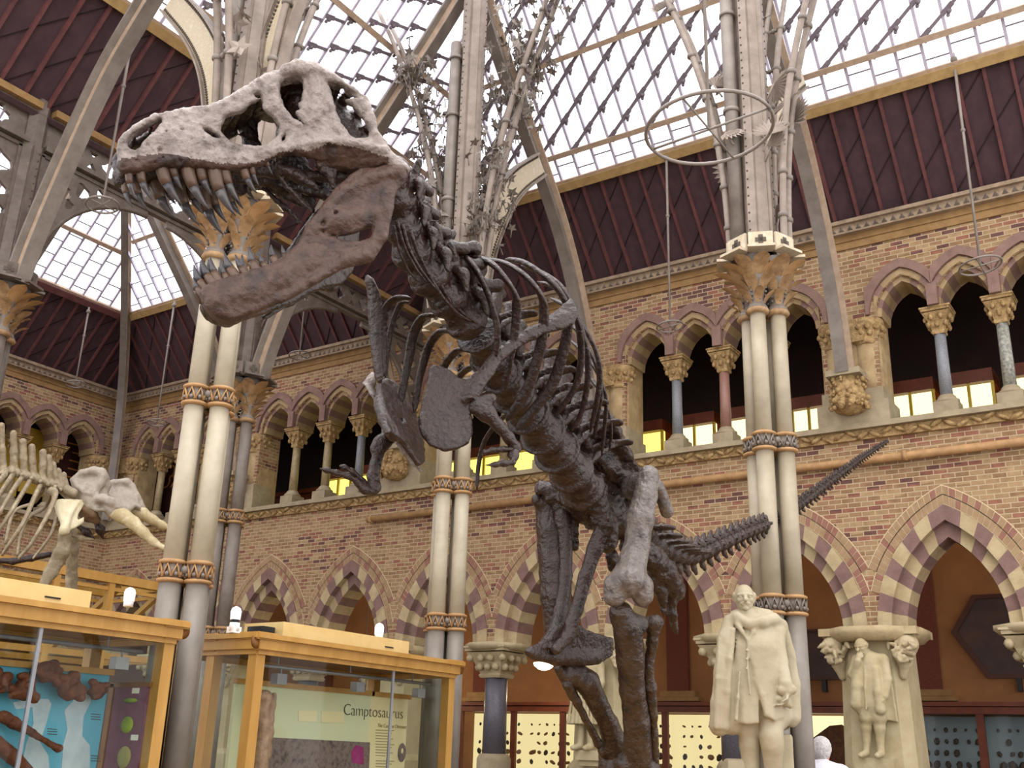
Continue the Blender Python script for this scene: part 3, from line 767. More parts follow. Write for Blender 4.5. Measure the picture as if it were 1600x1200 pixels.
rib('beam_hip_corner', [(XE + d, YB - d, z) for d, z in hp], 0.22, 0.2, up=(-1, 1, 0.4))
rib('beam_hip_court', [(-12.3 + d, YB - d, 9.1 + d * 1.15) for d in (0.2, 1.5, 3.0, 4.3)], 0.2, 0.2, up=(-1, 1, 1))

# openwork girder that runs from column to column, with pierced spandrels
FG = (np.array([-12.3, 0, 0]), Y_, Z_, X_)
def girder(y0, y1, lab):
    t = thing('openwork_girder', lab, 'girder', (-12.3, (y0 + y1) / 2, 8.95), 'openwork girders')
    holes = []
    n = 6; p = (y1 - y0 - 0.3) / n
    for i in range(n):
        c = y0 + 0.15 + p * (i + 0.5)
        holes.append([(c + 0.12 * (1 + 0.22 * math.cos(4 * a)) * math.cos(a), 9.2 + 0.12 * (1 + 0.22 * math.cos(4 * a)) * math.sin(a)) for a in [2 * PI * k / 24 for k in range(24)]])
        if i < n - 1:
            q = c + p / 2
            for s in (-1, 1): holes.append([(q - .07, 9.2 + s * .13), (q + .07, 9.2 + s * .13), (q, 9.2 + s * .04)][::s])
    mb = MB(); mb.plate([(y0, 9.02), (y1, 9.02), (y1, 9.38), (y0, 9.38)], holes, FG, -0.03, 0.03)
    for i in range(n):                                                       # quatrefoil rings
        c = y0 + 0.15 + p * (i + 0.5); ring = [(-12.3, c + 0.155 * math.cos(2 * PI * k / 20), 9.2 + 0.155 * math.sin(2 * PI * k / 20)) for k in range(21)]
        mb.tube(ring, 0.018, 5)
    mb.build('pierced_panel', 'irondark', t)
    mb = MB()
    for z in (8.98, 9.41): mb.box((-12.3, (y0 + y1) / 2, z), (0.24, y1 - y0, 0.07))
    mb.box((-12.3, (y0 + y1) / 2, 8.9), (0.1, y1 - y0, 0.05)); mb.build('flange', 'irondark', t)
    mb = MB(); mb.box((-12.2, (y0 + y1) / 2, 9.5), (0.2, y1 - y0, 0.1)); mb.build('wall_plate', 'ochre', t)
    for s in (-1, 1):                                                        # spandrel: curved pierced bracket
        ye = y0 if s > 0 else y1
        cx, cz = ye + s * 1.75, 7.05
        inner = [(cx - s * 1.62 * math.cos(a), cz + 1.75 * math.sin(a)) for a in [PI / 2 * k / 14 for k in range(15)]]
        outer = [(ye + s * 0.05, 7.05), (ye + s * 0.05, 8.9), (cx, 8.9)]
        ol = [inner[k] for k in range(15)] + [outer[2], outer[1], outer[0]]
        if s > 0: ol = ol[::-1]
        hs = []
        for (a, b, r) in ((0.32, 8.55, .16), (0.66, 8.68, .11), (0.24, 8.18, .1), (0.93, 8.77, .06), (0.17, 7.9, .06), (0.5, 8.4, 0.07)):
            hs.append([(ye + s * (0.02 + a) + r * (1 + .2 * math.cos(3 * q)) * math.cos(q), b + r * (1 + .2 * math.cos(3 * q)) * math.sin(q)) for q in [2 * PI * k / 16 for k in range(16)]])
        mb = MB(); mb.plate(ol, hs, FG, -0.025, 0.025); mb.tube([(-12.3, a, b) for a, b in inner], 0.04, 6); mb.build('spandrel', 'irondark', t)
girder(2.6, 6.5, 'dark openwork iron girder with pierced quatrefoils at the upper left edge'); girder(6.7, 10.55, 'dark openwork iron girder with pierced quatrefoils behind the dinosaur snout'); girder(10.8, 14.95, 'dark openwork iron girder behind the dinosaur jaw, running to the brick wall')
# ------------------------------------------------------------------ iron columns
def leaf(mb, p, d, up, L, w, n=5, cup=0.35, mi=0, lobes=0):
    """one curling leaf: starts at p along d, bending towards up"""
    d = nv(d); side = nv(np.cross(d, up)); up = np.cross(side, d)
    vs = []; N = 8
    for i in range(N + 1):
        t = i / N; ww = w * (.45 + .55 * math.sin(PI * min(1, t * .8 + .02)) if t < .75 else math.sqrt(max(0, 1 - ((t - .6) / .4) ** 2)) * 1.08) * (1 + (0.28 * math.cos(t * PI * 2 * lobes) if lobes else 0))
        c = np.array(p) + d * L * t + up * L * cup * t * t
        vs += [c - side * ww + up * ww * .25, c + up * -0.02 * L, c + side * ww + up * ww * .25]
    fs = []
    for i in range(N):
        a = i * 3; fs += [(a, a + 1, a + 4, a + 3), (a + 1, a + 2, a + 5, a + 4)]
    mb.add(vs, fs, mi, True)
def fan_leaf(mb, c, nrm, up, R, k=9, mi=0):
    nrm = nv(nrm); x = nv(np.cross(up, nrm)); y = np.cross(nrm, x)
    for i in range(k):
        a = -1.25 + 2.5 * i / (k - 1); d = y * math.cos(a) + x * math.sin(a); s = x * math.cos(a) - y * math.sin(a)
        q = np.array(c) + d * R * (1 - .12 * abs(a)); w = R * 0.12
        vs = [np.array(c), np.array(c) + d * R * .6 + s * w, q + nrm * R * .1, np.array(c) + d * R * .6 - s * w]
        mb.add(vs, [(0, 1, 2, 3)], mi)
def star_leaf(mb, c, nrm, up, R, k=5, mi=0):
    nrm = nv(nrm); x = nv(np.cross(up, nrm)); y = np.cross(nrm, x); pts = []
    for i in range(2 * k): r = R if i % 2 == 0 else R * .5; a = PI / 2 + PI * i / k; pts.append(np.array(c) + x * r * math.cos(a) + y * r * math.sin(a) + nrm * (R * .12 * (i % 2)))
    n = len(pts); mb.add([np.array(c) + nrm * R * .1] + pts, [(0, 1 + i, 1 + (i + 1) % n) for i in range(n)], mi)
rodc = [(0.32, 6.95), (0.34, 7.6), (0.38, 8.2), (0.47, 8.9), (0.62, 9.6), (0.85, 10.4), (1.14, 11.2), (1.5, 12.1), (1.9, 12.9)]
def iron_column(cx, cy, label, leafkind, dirs=('E', 'W', 'S', 'N'), shaft='shaft', lowshaft='shaftgrey', top=13.6, nleaf=14, box=True, seed=1, darkcol=False, dark=False):
    t = thing('iron_column', label, 'column', (cx, cy, 0), 'tall iron columns of the court')
    rnd = random.Random(seed)
    O = {'E': (1, 0), 'W': (-1, 0), 'N': (0, 1), 'S': (0, -1)}
    mb = MB(); mb.box((cx, cy, 0.2), (0.9, 0.9, 0.4)); mb.lathe([(.42, .4), (.42, .5), (.34, .58), (.34, .66), (.3, .72)], (cx, cy, 0), 12); mb.build('base', 'sill', t)
    for q in O.values():
        x, y = cx + q[0] * .17, cy + q[1] * .17
        sh = MB(); sh.cyl((x, y, 0.7), (x, y, 2.9), 0.108, 0.104, 20, mi=1); sh.cyl((x, y, 2.9), (x, y, 4.62), 0.098, 0.094, 20, mi=0); sh.cyl((x, y, 4.62), (x, y, 6.3), 0.09, 0.084, 20, mi=0); sh.build('shaft', [shaft, lowshaft], t)
    for z in (2.9, 4.62):
        mb = MB()
        for q in O.values():
            x, y = cx + q[0] * .17, cy + q[1] * .17
            for zz in (z, z + .17): mb.lathe([(.105, zz), (.13, zz + .01), (.132, zz + .03), (.105, zz + .045)], (x, y, 0), 20, 0)
            mb.lathe([(.103, z + .04), (.103, z + .18)], (x, y, 0), 20, 1)
            for k in range(9):
                a0, a1, a2 = [2 * PI * (k + f) / 9 for f in (0, .5, 1)]; e = lambda a, zz: np.array([x + math.cos(a) * .116, y + math.sin(a) * .116, zz])
                mb.tube([e(a0, z + .05), e(a1, z + .165), e(a2, z + .05)], .014, 5, True, 1 if darkcol else 0); mb.ball(e(a1, z + .075), .022, 6, 4, 1)
        for s in (-1, 1):
            for w in (-1, 1): mb.ball((cx + s * .13, cy + w * .13, z + .12), .04, 7, 5, 1)
        mb.build('collar', ['ring', 'irongrey'], t)
    # capital of curling iron leaves
    mb = MB()
    for q in O.values():
        x, y = cx + q[0] * .17, cy + q[1] * .17
        mb.lathe([(.1, 6.24), (.12, 6.27), (.1, 6.3), (.085, 6.33), (.1, 6.6), (.15, 6.9)], (x, y, 0), 14, 1)
        mb.lathe([(.11, 6.2), (.135, 6.23), (.11, 6.27)], (x, y, 0), 14, 0)
        for tier, (z, n, L, w, cup) in enumerate(((6.32, 6, .19, .05, -.5), (6.46, 6, .24, .07, -.5), (6.62, 7, .3, .09, -.6))):
            for k in range(n):
                a = 2 * PI * (k + .5 * tier) / n; dx, dy = math.cos(a), math.sin(a)
                if dx * q[0] + dy * q[1] < -.3: continue
                leaf(mb, (x + dx * .085, y + dy * .085, z), (dx * .42, dy * .42, .9), (dx * -1, dy * -1, .42), L, w, cup=cup, mi=0 if tier < 2 or k % 3 else 2)
        for k in range(7):
            for j in range(4): mb.ball((x + math.cos(2 * PI * k / 7) * (.098 + j * .004), y + math.sin(2 * PI * k / 7) * (.098 + j * .004), 6.36 + j * .05), .016, 5, 4, 1)
    mb.build('leaf_capital', ['gold', 'irongrey', 'ring'], t)
    mb = MB()                                                            # star-pierced crown plates
    for k in range(8):
        a = 2 * PI * (k + .5) / 8; d = np.array([math.cos(a), math.sin(a), 0]); s = np.array([-d[1], d[0], 0]); c = np.array([cx, cy, 7.02]) + d * .36
        mb.box(c, (.27, .03, .2), (s, d, Z_), 0); mb.box(c + np.array([0, 0, -.12]) + d * .05, (.3, .16, .03), (s, d, Z_), 0)
        mb.box(c + d * .018, (.05, .012, .12), (s, d, Z_), 1); mb.box(c + d * .018, (.12, .012, .05), (s, d, Z_), 1)
    mb.build('crown', ['irondark' if dark else 'plate', 'rivet'], t)
    # riveted box stanchion above the capital
    mb = MB()
    H = top
    mb.lathe([(.17, 7.0), (.16, 8.2), (.15, 10), (.15, H)], (cx, cy, 0), 8, 0, False, ph=PI / 8)
    mb.box((cx, cy, (7 + H) / 2), (.1, .38, H - 7), mi=0); mb.box((cx, cy, (7 + H) / 2), (.38, .1, H - 7), mi=0)
    z = 7.15
    while z < H:
        for q in O.values(): mb.ball((cx + q[0] * .19 + q[1] * .03, cy + q[1] * .19 + q[0] * .03, z), .013, 5, 3, 1)
        z += .11
    mb.build('stanchion', ['irondark' if dark else 'iron', 'rivet'], t)
    if box:
        mb = MB(); mb.cyl((cx - .2, cy - .14, 7.0), (cx - .22, cy - .14, 11.6), .085, .08, 14, 0)
        for z in (8.9, 10.3, 11.3): mb.cyl((cx - .21, cy - .14, z), (cx - .21, cy - .14, z + .05), .1, None, 14, 0)
        mb.build('drain_pipe', 'irongrey', t)
    for dn in dirs:
        q = np.array([*O[dn], 0.]); s = np.array([-q[1], q[0], 0.])
        base = np.array([cx, cy, 0.])
        for w in (-1, 1):
            P = spl([base + q * r + s * w * (.08 + .006 * (z - 7)) + Z_ * z for r, z in rodc], 5)
            mb = MB(); mb.tube(P, [.042] * (len(P) - 15) + [.036] * 15, 8); mb.build('rod', 'iron', t)
        for r, z in ((.33, 7.4), (.36, 7.95), (.42, 8.55), (.54, 9.25), (.72, 9.95), (.98, 10.75), (1.3, 11.6)):
            c = base + q * r + Z_ * z; hw = .08 + .006 * (z - 7)
            mb = MB(); mb.box(c, (2 * hw, .03, .03), (s, q, Z_)); mb.ball(c, .035, 7, 5)
            for w in (-1, 1): mb.lathe([(.05, -.03), (.06, -.015), (.06, .015), (.05, .03)], c + s * w * hw, 10)
            mb.build('clamp', 'irongrey', t)
    for k in range(nleaf):
        dn = dirs[k % len(dirs)]; q = np.array([*O[dn], 0.]); s = np.array([-q[1], q[0], 0.])
        z = rnd.uniform(8.2, 12.2) if leafkind == 'dense' else rnd.uniform(7.4, 11.4); r = np.interp(z, [b for a, b in rodc], [a for a, b in rodc])
        c = np.array([cx, cy, z]) + q * r * rnd.uniform(.5, 1.15) + s * rnd.uniform(-.3, .3)
        nrm = q * rnd.uniform(-.5, 1) + s * rnd.uniform(-1, 1) + Z_ * rnd.uniform(-.6, .3)
        mb = MB()
        if leafkind == 'palm':
            fan_leaf(mb, c, nrm, nv(Z_ * rnd.uniform(.2, 1) + q * rnd.uniform(-.6, 1) + s * rnd.uniform(-1, 1)), rnd.uniform(.24, .36), 11)
            mb.tube([c, c - Z_ * .2 - q * .1], .012, 5)
        else:
            for j in range(9 if leafkind == 'dense' else 2):
                cc = c + np.array([rnd.uniform(-.2, .2) for _ in range(3)])
                star_leaf(mb, cc, np.array([rnd.uniform(-1, 1) for _ in range(3)]), Z_ + s * .3, rnd.uniform(.05, .12) if leafkind == 'dense' else rnd.uniform(.1, .17))
                mb.tube([cc, cc + np.array([rnd.uniform(-.05, .05), rnd.uniform(-.05, .05), -.14])], .009, 4)
        mb.build('iron_leaf', 'irongrey' if leafkind == 'dense' else 'iron', t)
    return t
def arch_plate(col, pts, w, N, n=10):
    """riveted plate band following pts (centre line) in the plane with normal N"""
    P = spl(pts, 6); N = nv(N); mb = MB(); L = []
    for i in range(len(P)):
        d = nv(P[min(i + 1, len(P) - 1)] - P[max(i - 1, 0)]); s = np.cross(N, d); ww = w if np.isscalar(w) else w[0] + (w[1] - w[0]) * i / (len(P) - 1)
        L.append((P[i], s * ww / 2))
    vs = []
    for p, s in L: vs += [p - s - N * .02, p + s - N * .02, p + s + N * .02, p - s + N * .02]
    fs = []
    for i in range(len(L) - 1):
        for k in range(4): fs.append((i * 4 + k, i * 4 + (k + 1) % 4, i * 4 + 4 + (k + 1) % 4, i * 4 + 4 + k))
    mb.add(vs, fs, 0, False)
    for sg in (-1, 1):                                                     # flanges along both edges
        E = [p + s * sg for p, s in L]
        for i in range(len(E) - 1): mb.beam(E[i], E[i + 1], .13, .025, L[i][1], 1)
        k = 0
        for i in range(len(L) - 1):
            for f in (0., .33, .66):
                q = L[i][0] + (L[i + 1][0] - L[i][0]) * f + (L[i][1] + (L[i + 1][1] - L[i][1]) * f) * sg * .78
                for nn in (-1, 1): mb.ball(q + N * nn * .024, .019, 6, 4, 2)
    return mb.build('arch_plate', ['plate', 'iron', 'rivet'], col)
CR = iron_column(-3.82, 10.65, 'slim clustered iron column with gilded leaf capital behind the marble man in a cloak', 'palm', shaft='shaft_dim', seed=4, nleaf=22, darkcol=True, dirs=('E', 'W', 'N'))
CM = iron_column(-8.1, 10.65, 'pale paired iron column rising behind the dinosaur rib cage, wrapped in iron leaves', 'dense', seed=2, nleaf=72, dirs=('E', 'W', 'N'))
CL = iron_column(-8.1, 6.6, 'pale paired iron shafts between the two wooden display cases, nearest iron column', 'star', seed=3, nleaf=16)
CB = iron_column(-12.3, 10.65, 'iron column with leaf capital just behind the paired shafts, farther and single looking', 'star', seed=6, nleaf=0, dirs=(), box=False, shaft='irongrey', top=8.9, dark=True)
CE = iron_column(-12.3, 6.55, 'iron column with leaf capital cut by the left edge, under the openwork girder', 'star', seed=8, nleaf=0, dirs=(), box=False, shaft='irondark', top=8.9, dark=True)
arch_plate(CR, [(-3.82, 10.9, 7.4), (-3.82, 11.05, 8.3), (-3.82, 11.45, 9.3), (-3.82, 12.05, 10.1), (-3.82, 12.75, 10.75)], (.42, .36), X_)
arch_plate(CM, [(-8.1, 10.95, 7.4), (-8.1, 11.12, 8.35), (-8.1, 11.5, 9.25), (-8.1, 11.95, 9.9), (-8.1, 12.6, 10.53)], (.5, .36), X_)
arch_plate(CM, [(-8.4, 10.65, 7.4), (-8.62, 10.65, 8.4), (-9.0, 10.65, 9.2), (-9.5, 10.65, 9.85), (-10.1, 10.65, 10.4)], (.46, .36), Y_)
arch_plate(CL, [(-8.4, 6.6, 7.3), (-8.56, 6.6, 8.2), (-8.8, 6.6, 8.95), (-9.2, 6.6, 9.6), (-9.8, 6.6, 10.3)], (.42, .36), Y_)
arch_plate(CL, [(-7.95, 6.6, 7.4), (-7.86, 6.6, 8.4), (-7.68, 6.6, 9.2), (-7.3, 6.6, 10.0), (-6.7, 6.6, 10.8)], (.42, .4), Y_)
arch_plate(CB, [(-12.3, 10.85, 7.1), (-12.3, 11.0, 7.9), (-12.3, 11.3, 8.5)], (.4, .3), X_)

# ring lamps hanging on long rods
def ring_lamp(c, r, top, label, tilt=0.12, tube=0.014, cross=True):
    t = thing('ring_lamp', label, 'lamp', c, 'ring lamps on long rods'); c = np.array(c)
    mb = MB(); mb.tube([c + np.array([math.cos(a) * r, math.sin(a) * r, tilt * math.cos(a) * r]) for a in [2 * PI * k / 40 for k in range(41)]], tube, 6); mb.build('ring', 'rod', t)
    mb = MB(); mb.tube([c + np.array([r, 0, tilt * r]), c + np.array([-r, 0, -tilt * r])], tube * .7, 6); mb.tube([c + np.array([0, r, 0]), c + np.array([0, -r, 0])], tube * .6, 6); mb.build('cross_bar', 'rod', t)
    mb = MB(); mb.tube([c, c + np.array([0, 0, (top - c[2]) * .6]), (c[0], c[1], top)], [.016, .02, .022], 8)
    mb.ball(c + Z_ * (top - c[2]) * .62, .035, 8, 5); mb.ball((c[0], c[1], top - .1), .05, 8, 5); mb.build('rod', 'rod', t)
for px, py, Y, r, top, lab in ((1047, 510, 13.7, .2, 10.8, 'ring lamp on a long rod left of the slim iron column'), (1532, 415, 13.7, .26, 11.0, 'ring lamp on a long rod at the right, in front of the gallery arches')):
    p = onY(px, py, Y); ring_lamp(tuple(p), r, top, lab)
ring_lamp(tuple(onY(245, 660, 13.4)), .2, 10.6, 'ring lamp on a long rod over the elephant tusks')
ring_lamp(tuple(onX(118, 600, -20.0)), .2, 10.6, 'faint ring lamp before the end-wall gallery')
ring_lamp(tuple(onX(160, 320, -11.2)), .2, 10.9, 'ring lamp hanging left of the dinosaur snout')
ring_lamp(tuple(onY(468, 555, 13.6)), .2, 10.7, 'ring lamp behind the dinosaur lower jaw')
ring_lamp(tuple(at(1108, 202, 9.4)), .56, 14.2, 'large hoop lamp hanging beside the slim iron column, nearest hoop', .05, .017)
# ================================================================== the mounted dinosaur
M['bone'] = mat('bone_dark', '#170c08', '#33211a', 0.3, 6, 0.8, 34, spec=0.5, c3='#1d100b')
M['bone_skull'] = mat('bone_skull', '#665a54', '#968982', 0.45, 9, 1.0, 30, spec=0.55, c3='#4d4039')  # paler than the other bones, skylight on the skull put into the colour
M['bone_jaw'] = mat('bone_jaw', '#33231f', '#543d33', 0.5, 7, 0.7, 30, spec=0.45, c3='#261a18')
M['bone_warm'] = mat('bone_warm', '#1c110c', '#3b2a1f', 0.33, 7, 0.8, 30, spec=0.5, c3='#160c09')
M['bone_lit'] = mat('bone_lit', '#3c322d', '#6f645e', 0.38, 8, 1.0, 26, spec=0.65, c3='#2c221e')  # lit copy of the bone, sky sheen put into its colour
M['tooth_root'] = mat('tooth_root', '#664d3d', '#4e3b2f', 0.4, 9, spec=0.5)
M['tooth_tip'] = mat('tooth_tip', '#3f3a3f', '#55504f', 0.3, 9, spec=0.5)
REX = thing('tyrannosaur_skeleton', 'dark brown mounted skeleton of a huge two-legged dinosaur with gaping jaws', 'dinosaur skeleton', (-3.75, 6.6, 0.0))
OFFR = np.array(REX.location)
def rexobj(name, me, M4, parent=REX):
    o = bpy.data.objects.new(name, me); COL.objects.link(o); o.parent = parent
    M4 = np.array(M4, float).copy(); M4[:3, 3] -= OFFR; o.matrix_local = Matrix(M4.tolist()); return o
# ---- skull: traced side plates mirrored over the middle plane
mA, mB_ = at(640, 268, 5.62), at(170, 252, 4.92)
axf = nv(mB_ - mA); axu = nv(Z_ - axf * np.dot(Z_, axf)); axl = np.cross(axu, axf)
_r = math.radians(6); axu, axl = axu * math.cos(_r) + axl * math.sin(_r), axl * math.cos(_r) - axu * math.sin(_r)   # head rolled a little           # forward, up, animal's left
m0 = mA
def mir(p): p = np.array(p, float); return p - 2 * np.dot(p - m0, axl) * axl
def lift(px, py, off): return onP(px, py, m0 + axl * off, axl)                            # pixel on the plane off metres left of the middle
sR, sS = lift(610, 250, 0.33), lift(188, 240, 0.085)
def side_frame(R, S):
    U = nv(S - R); V = nv(axu - U * np.dot(axu, U)); N = np.cross(U, V)
    if np.dot(N, axl) < 0: N = -N
    return (R, U, V, N)
FS = side_frame(sR, sS)
def mirror_frame(F): return (mir(F[0]),) + tuple(v - 2 * np.dot(v, axl) * axl for v in F[1:])
FSm = mirror_frame(FS)
def tr(F, pts):
    out = []
    for p in pts: q = onP(p[0], p[1], F[0], F[3]) - F[0]; out.append((float(np.dot(q, F[1])), float(np.dot(q, F[2]))))
    return out
sk_out = [(184.6, 225), (186, 219), (199, 208), (219, 192), (240, 180.5), (262.6, 177), (284, 173), (316, 169.5), (341, 164), (365, 152.5), (389, 136), (414, 123), (421, 118), (429, 111), (439, 117), (445, 107), (461, 101), (481, 101), (504, 107), (525, 120), (541, 130), (561, 143), (574, 158), (581, 174), (583, 191), (587, 207), (596, 225), (607, 241), (609, 251), (598, 259), (567, 262), (531, 256), (508, 247), (484, 243), (468, 243), (439, 242), (429, 245), (422, 250), (411, 259), (400, 260.6), (392, 261), (375, 265), (357, 266.5), (332, 265), (308, 262), (284, 260), (259, 260), (235, 263), (211, 268), (191, 271), (188, 253), (184.6, 236)]
sk_holes = [
    [(199, 225), (206, 215), (224, 203.7), (246, 191), (256, 186.7), (248, 200), (241, 210), (227, 223), (215, 237), (206, 238.7), (200, 233)],
    [(314.6, 202), (326, 206), (340, 211), (346, 220), (332, 217), (321, 210)],
    [(346, 195), (352, 184), (360, 180), (376, 178), (388, 166), (398, 160), (408, 155), (410, 168), (416, 176), (427, 186), (437, 197), (435, 207), (433, 214), (423, 220), (414, 228), (401, 231), (378, 228), (365, 226), (352, 215), (344, 205)],
    [(437, 133), (443, 123), (456, 119), (468, 121), (474, 132), (471, 155), (465, 163), (468, 170), (459, 178), (469, 190), (478, 201), (470, 196), (456, 186), (444, 171), (438, 155)],
    [(511, 129), (528, 129), (544, 138), (560, 154), (548, 154), (535, 156), (547, 165), (562, 181), (575, 197), (579, 209), (575, 217), (553, 217.5), (541, 205), (533, 195), (523, 171), (517, 147)],
    [(396, 150), (406, 147), (408, 152), (400, 155)], [(540, 218), (548, 222), (553, 226), (545, 225)], [(438, 216), (445, 212), (447, 217), (441, 223)]]
bl = np.array([mA, mB_, sR, sS, mir(sR), lift(480, 95, .3), mir(lift(480, 95, .3)), lift(200, 280, .1), lift(600, 275, .33), mir(lift(600, 280, .33))])
S = SDF(bl.min(0) - .12, bl.max(0) + .12, 0.0115)
uM, vM = tr(FS, [(275, 225)])[0]; lowl = tr(FS, [(440, 246), (470, 241), (512, 226), (560, 233), (606, 248)])
def below_jugal(u, v):
    xs = np.array([p[0] for p in lowl]); ys = np.array([p[1] for p in lowl]); o = np.argsort(xs)
    return np.where((u > xs.min()) & (u < xs.max()), np.clip(np.interp(u, xs[o], ys[o]) - v, 0, 1), 0)
def sk_lat(u, v): return .028 * np.exp(-((u - uM) / .22) ** 2 - ((v - vM) / .09) ** 2) - 1.1 * below_jugal(u, v) - .02 * np.exp(-((u - uM + .22) / .07) ** 2 - ((v - vM - .07) / .05) ** 2)
for F in (FS, FSm):
    S.poly(F, tr(FS, sk_out), [tr(FS, h) for h in sk_holes], sk_lat, lambda u, v: 0.024 + 0.012 * np.clip((u - 0.5) / 0.5, 0, 1), 0.014, 0.0)
def L3(px, py, out=0.0): return onP(px, py, FS[0], FS[3]) + FS[3] * out
def both(fn):
    fn(lambda p: p); fn(mir)
PXM = 1 / 322.0                                                                      # metres per pixel at the skull
def strut(pts, rs, out=0.012, k=0.02):
    P = [L3(x, y, out) for x, y in pts]; R = [r * PXM for r in rs]
    both(lambda f: S.chain([f(p) for p in P], R, k))
strut([(428, 125), (425, 145), (432, 168), (448, 188), (466, 197)], [7, 9, 9, 7, 5], .02)           # lacrimal
strut([(445, 112), (465, 110), (490, 112), (520, 126)], [8, 12, 10, 7], .03)                           # brow
strut([(492, 125), (496, 150), (493, 175), (486, 195)], [9, 10, 10, 8], .02)                          # postorbital
strut([(508, 140), (516, 170), (527, 200), (540, 215)], [5, 5, 6, 7], .012)
strut([(405, 245), (440, 236), (480, 227), (520, 223), (560, 227), (600, 238)], [7, 6, 5, 5, 5, 6], .028)   # jugal bar
strut([(190, 226), (205, 208), (240, 185), (290, 176), (340, 168), (380, 146), (418, 122)], [4, 3.5, 3.5, 6, 7, 8, 8], -.005)
strut([(195, 240), (195, 258), (215, 262)], [9, 10, 8], 0)
strut([(225, 256), (270, 250), (330, 252), (385, 252)], [8, 10, 9, 7], .014, .03)
strut([(568, 156), (578, 185), (586, 212), (604, 240)], [5, 6, 7, 9], .0)
strut([(536, 156), (556, 160), (574, 176)], [2.5, 5, 6], .01)
strut([(605, 246), (622, 256), (634, 262)], [11, 10, 8], -.01)                                         # quadrate
strut([(318, 198), (335, 200), (352, 214)], [4, 5, 4], -.02)
strut([(450, 120), (470, 150), (452, 170)], [5, 6, 5], -.05)
# roof and palate between the two sides
for x, y, r in ((192, 222, 3), (215, 197, 3), (240, 184, 3.5), (265, 179, 5), (290, 179, 8), (316, 176, 9), (341, 171, 9), (362, 160, 9), (385, 147, 9), (405, 134, 10), (425, 122, 9), (445, 117, 11), (465, 112, 12), (485, 112, 12), (505, 118, 11), (528, 130, 9), (548, 142, 8), (570, 163, 8), (582, 190, 7)):
    p = L3(x, y, -.02); S.cap(p, mir(p), r * PXM, r * PXM, .03)
for x, y, r in ((200, 254, 7), (225, 252, 9), (255, 248, 8), (300, 240, 6), (345, 244, 5), (440, 236, 5), (520, 240, 6), (590, 246, 10), (600, 225, 9), (560, 205, 9)):
    p = L3(x, y, -.03); S.cap(p, mir(p), r * PXM, r * PXM, .03)
for f in (lambda p: p, mir):
    g = lambda x, y, o: f(L3(x, y, -o))
    S.chain([g(225, 250, .05), g(300, 246, .09), g(380, 248, .14), g(450, 252, .17), g(530, 258, .17), g(600, 258, .12)], [.03, .03, .03, .03, .028, .03], .02)   # palate bones
    S.chain([g(440, 250, .1), g(470, 262, .12), g(498, 278, .14)], [.025, .03, .018], .02)
    S.chain([g(500, 250, .08), g(520, 262, .1), g(524, 282, .1)], [.02, .024, .014], .02)
    S.chain([g(430, 254, .1), g(465, 290, .15), g(490, 312, .16)], [.012, .016, .01], .015)
    S.chain([g(560, 205, .16), g(540, 180, .2), g(500, 150, .2), g(470, 140, .18)], [.08, .1, .1, .06], .03)   # braincase
def shrink(pts, k): c = np.mean(np.array(pts, float), 0); return [tuple(c + (np.array(p) - c) * k) for p in pts]
for F in (FS, FSm):
    for hh in sk_holes[:6]: S.poly(F, tr(FS, shrink(hh, .93)), [], lambda u, v: 0 * u, .075, .01, .012, True)
for q in range(15):
    xq = 200 + q * 14; both(lambda f: S.ell(f(L3(xq, 254 + (q * 5) % 4 - (3 if 3 < q < 8 else 0), .034)), .0085, .004, None, True))
for xq, yq in ((232, 232), (262, 214), (300, 226), (330, 238), (360, 244), (250, 240), (285, 208), (318, 222), (480, 160), (500, 190), (455, 228), (428, 150)): both(lambda f: S.ell(f(L3(xq, yq, .045)), .011, .005, None, True))
tl = sorted(tr(FS, [(186, 254), (215, 250), (255, 246), (300, 253), (345, 261), (400, 258), (440, 242), (470, 236), (610, 300)])); tooth_u, tooth_v = [p[0] for p in tl], [p[1] for p in tl]
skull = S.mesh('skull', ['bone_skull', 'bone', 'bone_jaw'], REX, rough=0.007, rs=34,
               mfun=lambda C: np.where(((C - m0) @ axl < 0.02) | ((C - FS[0]) @ FS[3] < -0.06), 1, np.where((below_jugal((C - FS[0]) @ FS[1], (C - FS[0]) @ FS[2]) > .004) | (((C - FS[0]) @ FS[2]) < np.interp((C - FS[0]) @ FS[1], tooth_u, tooth_v)), 2, 0)))  # darker bone on inside, far half and below the jugal paints their shade
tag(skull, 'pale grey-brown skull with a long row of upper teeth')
# ---- lower jaw
jR, jT = lift(600, 320, 0.30), lift(325, 470, 0.06)
FJ = side_frame(jR, jT); FJm = mirror_frame(FJ)
FJm = (FJm[0] + axl * .12,) + FJm[1:]
jw_out = [(312.5, 456), (322, 447), (333, 442), (357.5, 433.5), (387, 424.5), (416, 415.5), (443, 402), (465.5, 379.5), (477, 357), (492.5, 334.5), (506, 316.5), (524, 294), (549, 271.5), (567, 262.5), (589, 262), (605, 256), (627, 260), (637, 276), (628, 291), (614, 305), (609.5, 330), (605, 364), (591.5, 393), (571, 411), (537.5, 420), (504, 438), (470, 458), (425, 478.5), (391, 492), (364, 502), (340, 494), (324, 478.5)]
jw_hole = [(499, 361.5), (526, 370.5), (549, 368), (582, 355), (580, 372), (560, 377), (533, 375)]
bj = np.array([jR, jT, mir(jR), mir(jT), lift(640, 255, .3), mir(lift(640, 255, .3)), lift(364, 505, .1), mir(lift(520, 440, .3))])
S = SDF(bj.min(0) - .1, bj.max(0) + .1, 0.0115)
def LJ(px, py, out=0.0): return onP(px, py, FJ[0], FJ[3]) + FJ[3] * out
